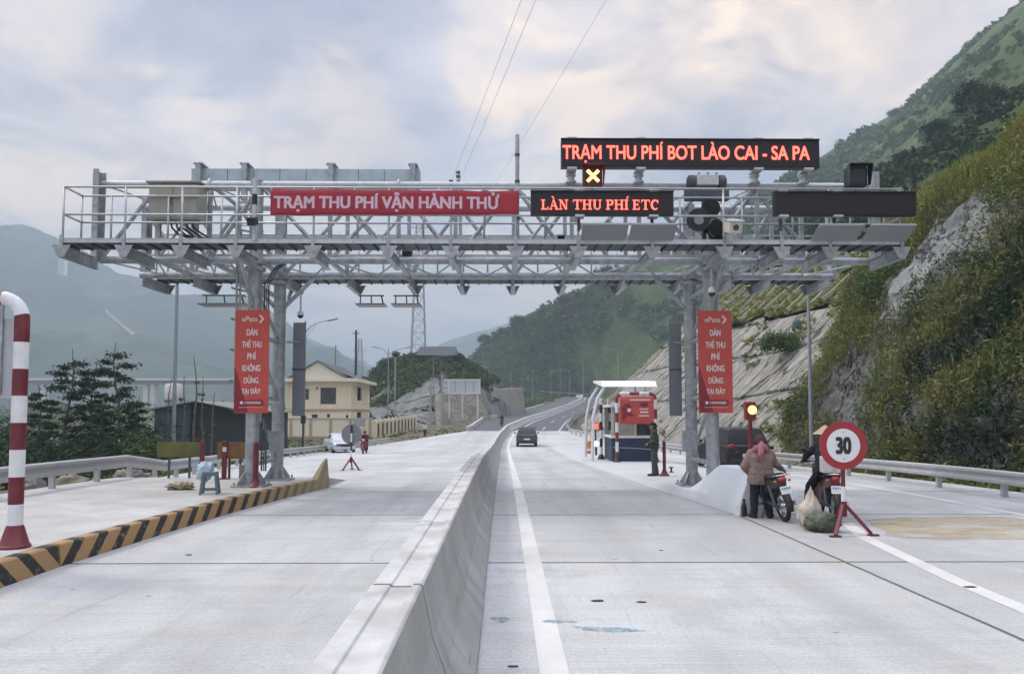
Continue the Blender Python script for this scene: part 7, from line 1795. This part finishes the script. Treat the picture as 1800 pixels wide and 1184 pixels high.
# ---------------------------------------------------------------- trees
def tree(name, label, x, y, z, H, crown_w, kind, m_, seed, group=None, lean=0, nlimb=16, dens=1.0, leaf=.17):
    rnd = random.Random(seed); t = thing(name, label, 'tree', (x, y, z), group=group); trunk = []; n = 9
    for k in range(n + 1):
        f = k / n; trunk.append(Vector((lean * f * f * H + .12 * noise.noise(Vector((seed, f * 3, 0))) * H * .3, .1 * noise.noise(Vector((seed + 5, f * 3, 1))) * H * .3, H * f * .97)))
    m = MB().sweep(trunk, [.013 * H * (1.05 - k / n) + .012 for k in range(n + 1)], 9)
    C = []
    def tp(f): q = f * n; i = min(n - 1, int(q)); return trunk[i].lerp(trunk[i + 1], q - i)
    for k in range(nlimb):
        f0 = (.32 if kind == 'layer' else .38) + (.97 - .36) * (k + rnd.random() * .6) / nlimb; f0 = min(.98, f0); p = tp(f0); a = k * 2.4 + rnd.random(); 
        prof = math.sin(math.pi * min(1, max(.05, (f0 - .25) / .78)) ** .8) if kind == 'round' else (1.15 - .75 * f0) * (.6 + .8 * rnd.random())
        L = crown_w * .55 * max(.2, prof); up = .35 if kind == 'round' else .42
        d = Vector((math.cos(a), math.sin(a), up)); q = p + d * L * .55; e = p + Vector((math.cos(a) * L, math.sin(a) * L, up * L * (1.0 if kind == 'round' else .55)))
        m.sweep([p, q, e], [.004 * H + .01, .0028 * H + .006, .006], 6)
        for j in range(4):
            g = .45 + .18 * j; c = p.lerp(q, min(1, g * 1.2)).lerp(e, g); nn = int((26 if kind == 'layer' else 34) * dens * (.6 + .8 * rnd.random()))
            s = np.array([.26, .26, .09] if kind == 'layer' else [.34, .34, .3]) * (crown_w / 3.2) * (.6 + .6 * rnd.random()); C.append(np.array(c[:]) + rng.normal(size=(nn, 3)) * s - [0, 0, .08 if kind == 'layer' else 0])
    m.build('trunk', M['bark'], t, auto=60)
    C = np.concatenate(C); quick_mesh('crown', leaf_quads(C, leaf, aspect=2.6, hang=.55 if kind == 'layer' else .15), 4, m_, t)
    return t
for i, (px, top, Y, H, w, lab) in enumerate(((121, 603, 41, 9.7, 3.0, 'loosely layered tropical tree, the one just right of the banded pipe frame'), (214, 592, 40, 9.9, 3.1, 'tallest layered tropical tree in front of the viaduct'), (163, 630, 43, 8.7, 2.3, 'dense darker tree between the two taller layered trees'),
                                         (72, 668, 44, 7.6, 1.9, 'small ragged tree half hidden behind the banded pipe'), (243, 690, 46, 6.8, 1.8, 'short tree leaning out right of the tallest layered tree'), (185, 690, 38, 6.4, 1.6, 'slim tree in front of the tallest layered tree'))):
    p = at(px, top, Y); tree('tropical_tree', lab, p.x, Y, p.z - H, H, w, 'layer', M['leaf_dark'], 11 + i * 3.7, nlimb=24, lean=.02 * (-1) ** i, dens=1.5, leaf=.115)
for i, (px, top, Y, lab) in enumerate(((347, 616, 47, 'tallest bare slender stem rising behind the dark shed'), (327, 650, 46, 'bare slender stem leaning beside the tall grey pole'), (357, 652, 48, 'bare slender stem just right of the tallest stem'), (300, 655, 49, 'bare slender stem left of the tall grey pole'), (372, 682, 46, 'short bare slender stem nearest to the gantry post'))):
    p = at(px, top, Y); tree('bare_sapling', lab, p.x, Y, -5.5, p.z + 5.5, .9, 'layer', M['leaf_dark'], 40 + i, nlimb=7, dens=.12, lean=.01 * (i - 2), leaf=.12)
def bush_field(name, spots, m_, leaf=.17, per=60):
    C = []
    for x, y, z, r in spots: 
        d = rng.normal(size=(per, 3)); d /= np.linalg.norm(d, axis=1)[:, None]; d *= rng.uniform(.3, 1, (per, 1)) ** .6; d[:, 2] = np.abs(d[:, 2]) * 1.25; C.append(np.array([x, y, z]) + d * r)
    o = quick_mesh(name, leaf_quads(np.concatenate(C), leaf, aspect=2.4), 4, m_); o['kind'] = 'stuff'
def zg(x, y): 
    l = lx(y); d = l - x; return zp(y) - .22 - 1.9 * sm(.8, 9, d) - 3.2 * sm(10, 60, d)
sp = []
for k in range(330):
    y = random.uniform(27, 52); x = lx(y) - random.uniform(4.5, 26); sp.append((x, y, zg(x, y) - .3, random.uniform(.7, 1.7) * (1.25 if y < 44 else 1)))
for k in range(70): y = random.uniform(18, 34); x = lx(y) - random.uniform(3.2, 9); sp.append((x, y, zg(x, y) - .3, random.uniform(.5, 1.2)))
for k in range(260): y = random.uniform(35, 47); x = -random.uniform(17.5, 31) * y / 41; zz_ = zg(x, y); sp.append((x, y, random.uniform(zz_, 0.2 + .9 * noise.noise(Vector((x * .25, y * .2, 2)))), random.uniform(.6, 1.25)))
bush_field('undergrowth', [s for i, s in enumerate(sp) if i % 3], M['leaf_dark'], .13, 110); bush_field('undergrowth', [s for i, s in enumerate(sp) if i % 3 == 0], M['leaf_mid'], .14, 70)
sp = []
for k in range(260): y = random.uniform(12, 86); x = lx(y) - random.uniform(1.6, 5); sp.append((x, y, zg(x, y) - .1 if y < 70 else -1.3, random.uniform(.15, .55)))
bush_field('verge_weeds', sp, M['leaf_brown'], .09, 34)
sp = []
for k in range(420): y = random.uniform(58, 112); x = lx(y) - random.uniform(.8, 16); sp.append((x, y, zr(lx(y), y) - .75, random.uniform(.3, .8))) if not (y > 88 and x < -14.5 and y < 118) else None
bush_field('verge_weeds', sp, M['leaf_mid'], .16, 40)
sp = []
for k in range(500): y = random.uniform(55, 330); x = -random.uniform(34, 190); sp.append((x, y, zg(x, y) - 1, random.uniform(1.5, 5)))
bush_field('valley_scrub', sp, M['leaf_hill'], .6, 60)
sp = []
for k in range(220): y = random.uniform(8, 60); x = random.uniform(13.2, 15.6); sp.append((x, y, zp(y) - .35, random.uniform(.2, .6)))
bush_field('verge_weeds', sp, M['leaf_brown'], .1, 40)
sp = []
for k in range(160): y = random.uniform(175, 330); x = lx(y) - random.uniform(2.5, 14); sp.append((x, y, zp(y) - .8, random.uniform(.6, 2.0)))
bush_field('verge_brush', sp, M['leaf_hill'], .4, 60)
stone = [mat('stone_grey', (.20, .195, .18), .9, 0, .2, 5, bump=.5), mat('stone_tan', (.25, .215, .16), .9, 0, .2, 5, bump=.5)]
for k in range(16):
    y = random.uniform(17.5, 25); x = lx(y) - random.uniform(.25, 1.6); o = crumple('rock', 'rough broken stone in the rubble along the verge behind the guardrail', 'rock', (x, y, zr(lx(y), y) - .12), (random.uniform(.12, .5), random.uniform(.12, .35), random.uniform(.10, .26)), stone[k % 2], k * 1.7, random.uniform(0, 3), amp=.5, rough=2.4)
    o['group'] = 'rubble stones along the verge'
# single trees standing out on the hills
def on_grid(Pg, px, py):
    best = None
    for r_ in Pg[::2]:
        for p in r_[:-2:2]:
            if p.y <= 5: continue
            v = _RM.inverted() @ (p - EYE); q = (900 + F * v.x / -v.z, 592 + SHIFT * 1800 - F * v.y / -v.z); e = (q[0] - px) ** 2 + (q[1] - py) ** 2
            if best is None or e < best[0]: best = (e, p.copy())
    return best[1]
for i, (Pg, px, py, H, w, kind, lab) in enumerate(((SP, 1708, 232, 6.6, 3.6, 'round', 'tall dark tree on the shoulder above the grassy cliff top'), (SP, 1648, 250, 3.2, 3.4, 'round', 'round dark tree left of the tall one above the cliff top'), (SP, 1745, 205, 3.6, 3.4, 'round', 'dark tree right of the tall one above the cliff top'), (SP, 1590, 300, 2.6, 2.8, 'round', 'small dark tree lowest on the shoulder above the blank board'),
                                              (HP, 908, 585, 7.5, 8.0, 'round', 'dark round tree on the skyline of the green hillside'), (HP, 848, 612, 6.0, 6.0, 'round', 'small tree on the skyline at the low end of the green hillside'), (HP, 1507, 250, 8.0, 2.4, 'round', 'thin lone tree on the hazy skyline above the black lane signal'), (HP, 1070, 520, 13, 12, 'round', 'large dark tree on the hillside below the gantry truss'), (HP, 1570, 215, 6, 6, 'round', 'small tree high on the hazy skyline right of the thin lone one'))):
    p = on_grid(Pg, px, py); tree('hill_tree', lab, p.x, p.y, p.z - .4, H, w, kind, M['leaf_dark'], 70 + i * 2.3, nlimb=16, dens=1.2, leaf=.05 * w)

p = on_grid(SHOT, 1378, 632); tree('slope_shrub', 'lone green shrub growing on the pale cut slope', p.x - .2, p.y, p.z - .2, 1.9, 2.6, 'round', M['leaf_mid'], 91, nlimb=16, dens=1.4, leaf=.13)
p = on_grid(SHOT, 1410, 580); crumple('tarpaulin', 'small teal tarpaulin caught on the pale cut slope below the ribs', 'tarpaulin', p + Vector((-.5, 0, -.2)), (.35, .3, .55), mat('tarp_teal', (.03, .09, .10), .7), 4.4, amp=.4)
q = [on_grid(MP, *c) + Vector((0, -3, 3)) for c in ((150, 512), (172, 532), (196, 556), (222, 580), (241, 598))]; o = MB().sweep(q, [1.0, 1.8, 2.4, 2.4, 3.6], 6).build('hill_track', M['earth'], None); o['kind'] = 'structure'
p = on_grid(MP, 112, 498); t = thing('tall_building', 'pale tall narrow building far off on the hazy mountain', 'building', p - Vector((0, 0, 4))); MB().bb(-5, 5, -5, 5, 0, 40).build('wall', M['white_paint'], t)
m = MB()
for k in range(8): m.bb(-4, 4, -5.2, -5.01, 8 + 4 * k, 9.4 + 4 * k)
m.build('window_band', M['glass'], t); MB().bb(-5.4, 5.4, -5.4, 5.4, 40.01, 41.2).build('roof', M['galv'], t)

q = at(632, 735, 84); t = thing('notice_board', 'small grey notice board on two posts in front of the yard wall corner', 'board', (q.x, 84, -1.2)); MB().bb(-.62, .62, -.03, .03, q.z + 1.2 - .85, q.z + 1.2).build('panel', mat('board_grey', (.33, .36, .39), .6, .1, .06, 2), t, bevel=.01)
for dx in (-.5, .5): MB().bar((dx, .06, 0), (dx, .06, q.z + 1.15), .06).build('post', M['galv'], t)

M['scrap'] = mat('scrap_grey', (.10, .095, .085), .9, 0, .3, 30)
for k, (px, py, r_, lab) in enumerate(((1050, 1056, .055, 'dark scrap on the right lane nearest to the white line and paint'), (1127, 1058, .045, 'dark scrap on the right lane beside another like it, farther from the line'), (1162, 967, .03, 'small dark scrap on the right lane just before the second slab joint'), (902, 1171, .035, 'dark scrap between the median and the white line at the bottom of the view'), (332, 975, .04, 'dark scrap on the left lane near the striped kerb'), (1705, 1032, .06, 'flat dark scrap beside the curving white line on the right'))):
    p = gnd(px, py); crumple('scrap', lab, 'scrap', p, (r_ * 1.0, r_ * .45, r_ * .14), M['scrap'], k * 3.1, amp=.9, rough=5)
# ---------------------------------------------------------------- the air
def haze():
    m = bpy.data.materials.new('air'); m.use_nodes = True; nt = m.node_tree; nt.nodes.clear()
    o = nt.nodes.new('ShaderNodeOutputMaterial'); v = nt.nodes.new('ShaderNodeVolumePrincipled')
    v.inputs['Color'].default_value = (0.69, 0.87, 1.0, 1); v.inputs['Density'].default_value = 0.00072; v.inputs['Anisotropy'].default_value = 0.0
    nt.links.new(v.outputs[0], o.inputs['Volume'])
    try: m.cycles.homogeneous_volume = True
    except Exception: pass
    MB().bb(-4400, 4400, -500, 6400, -40, 410).build('haze', m)['kind'] = 'stuff'
haze()
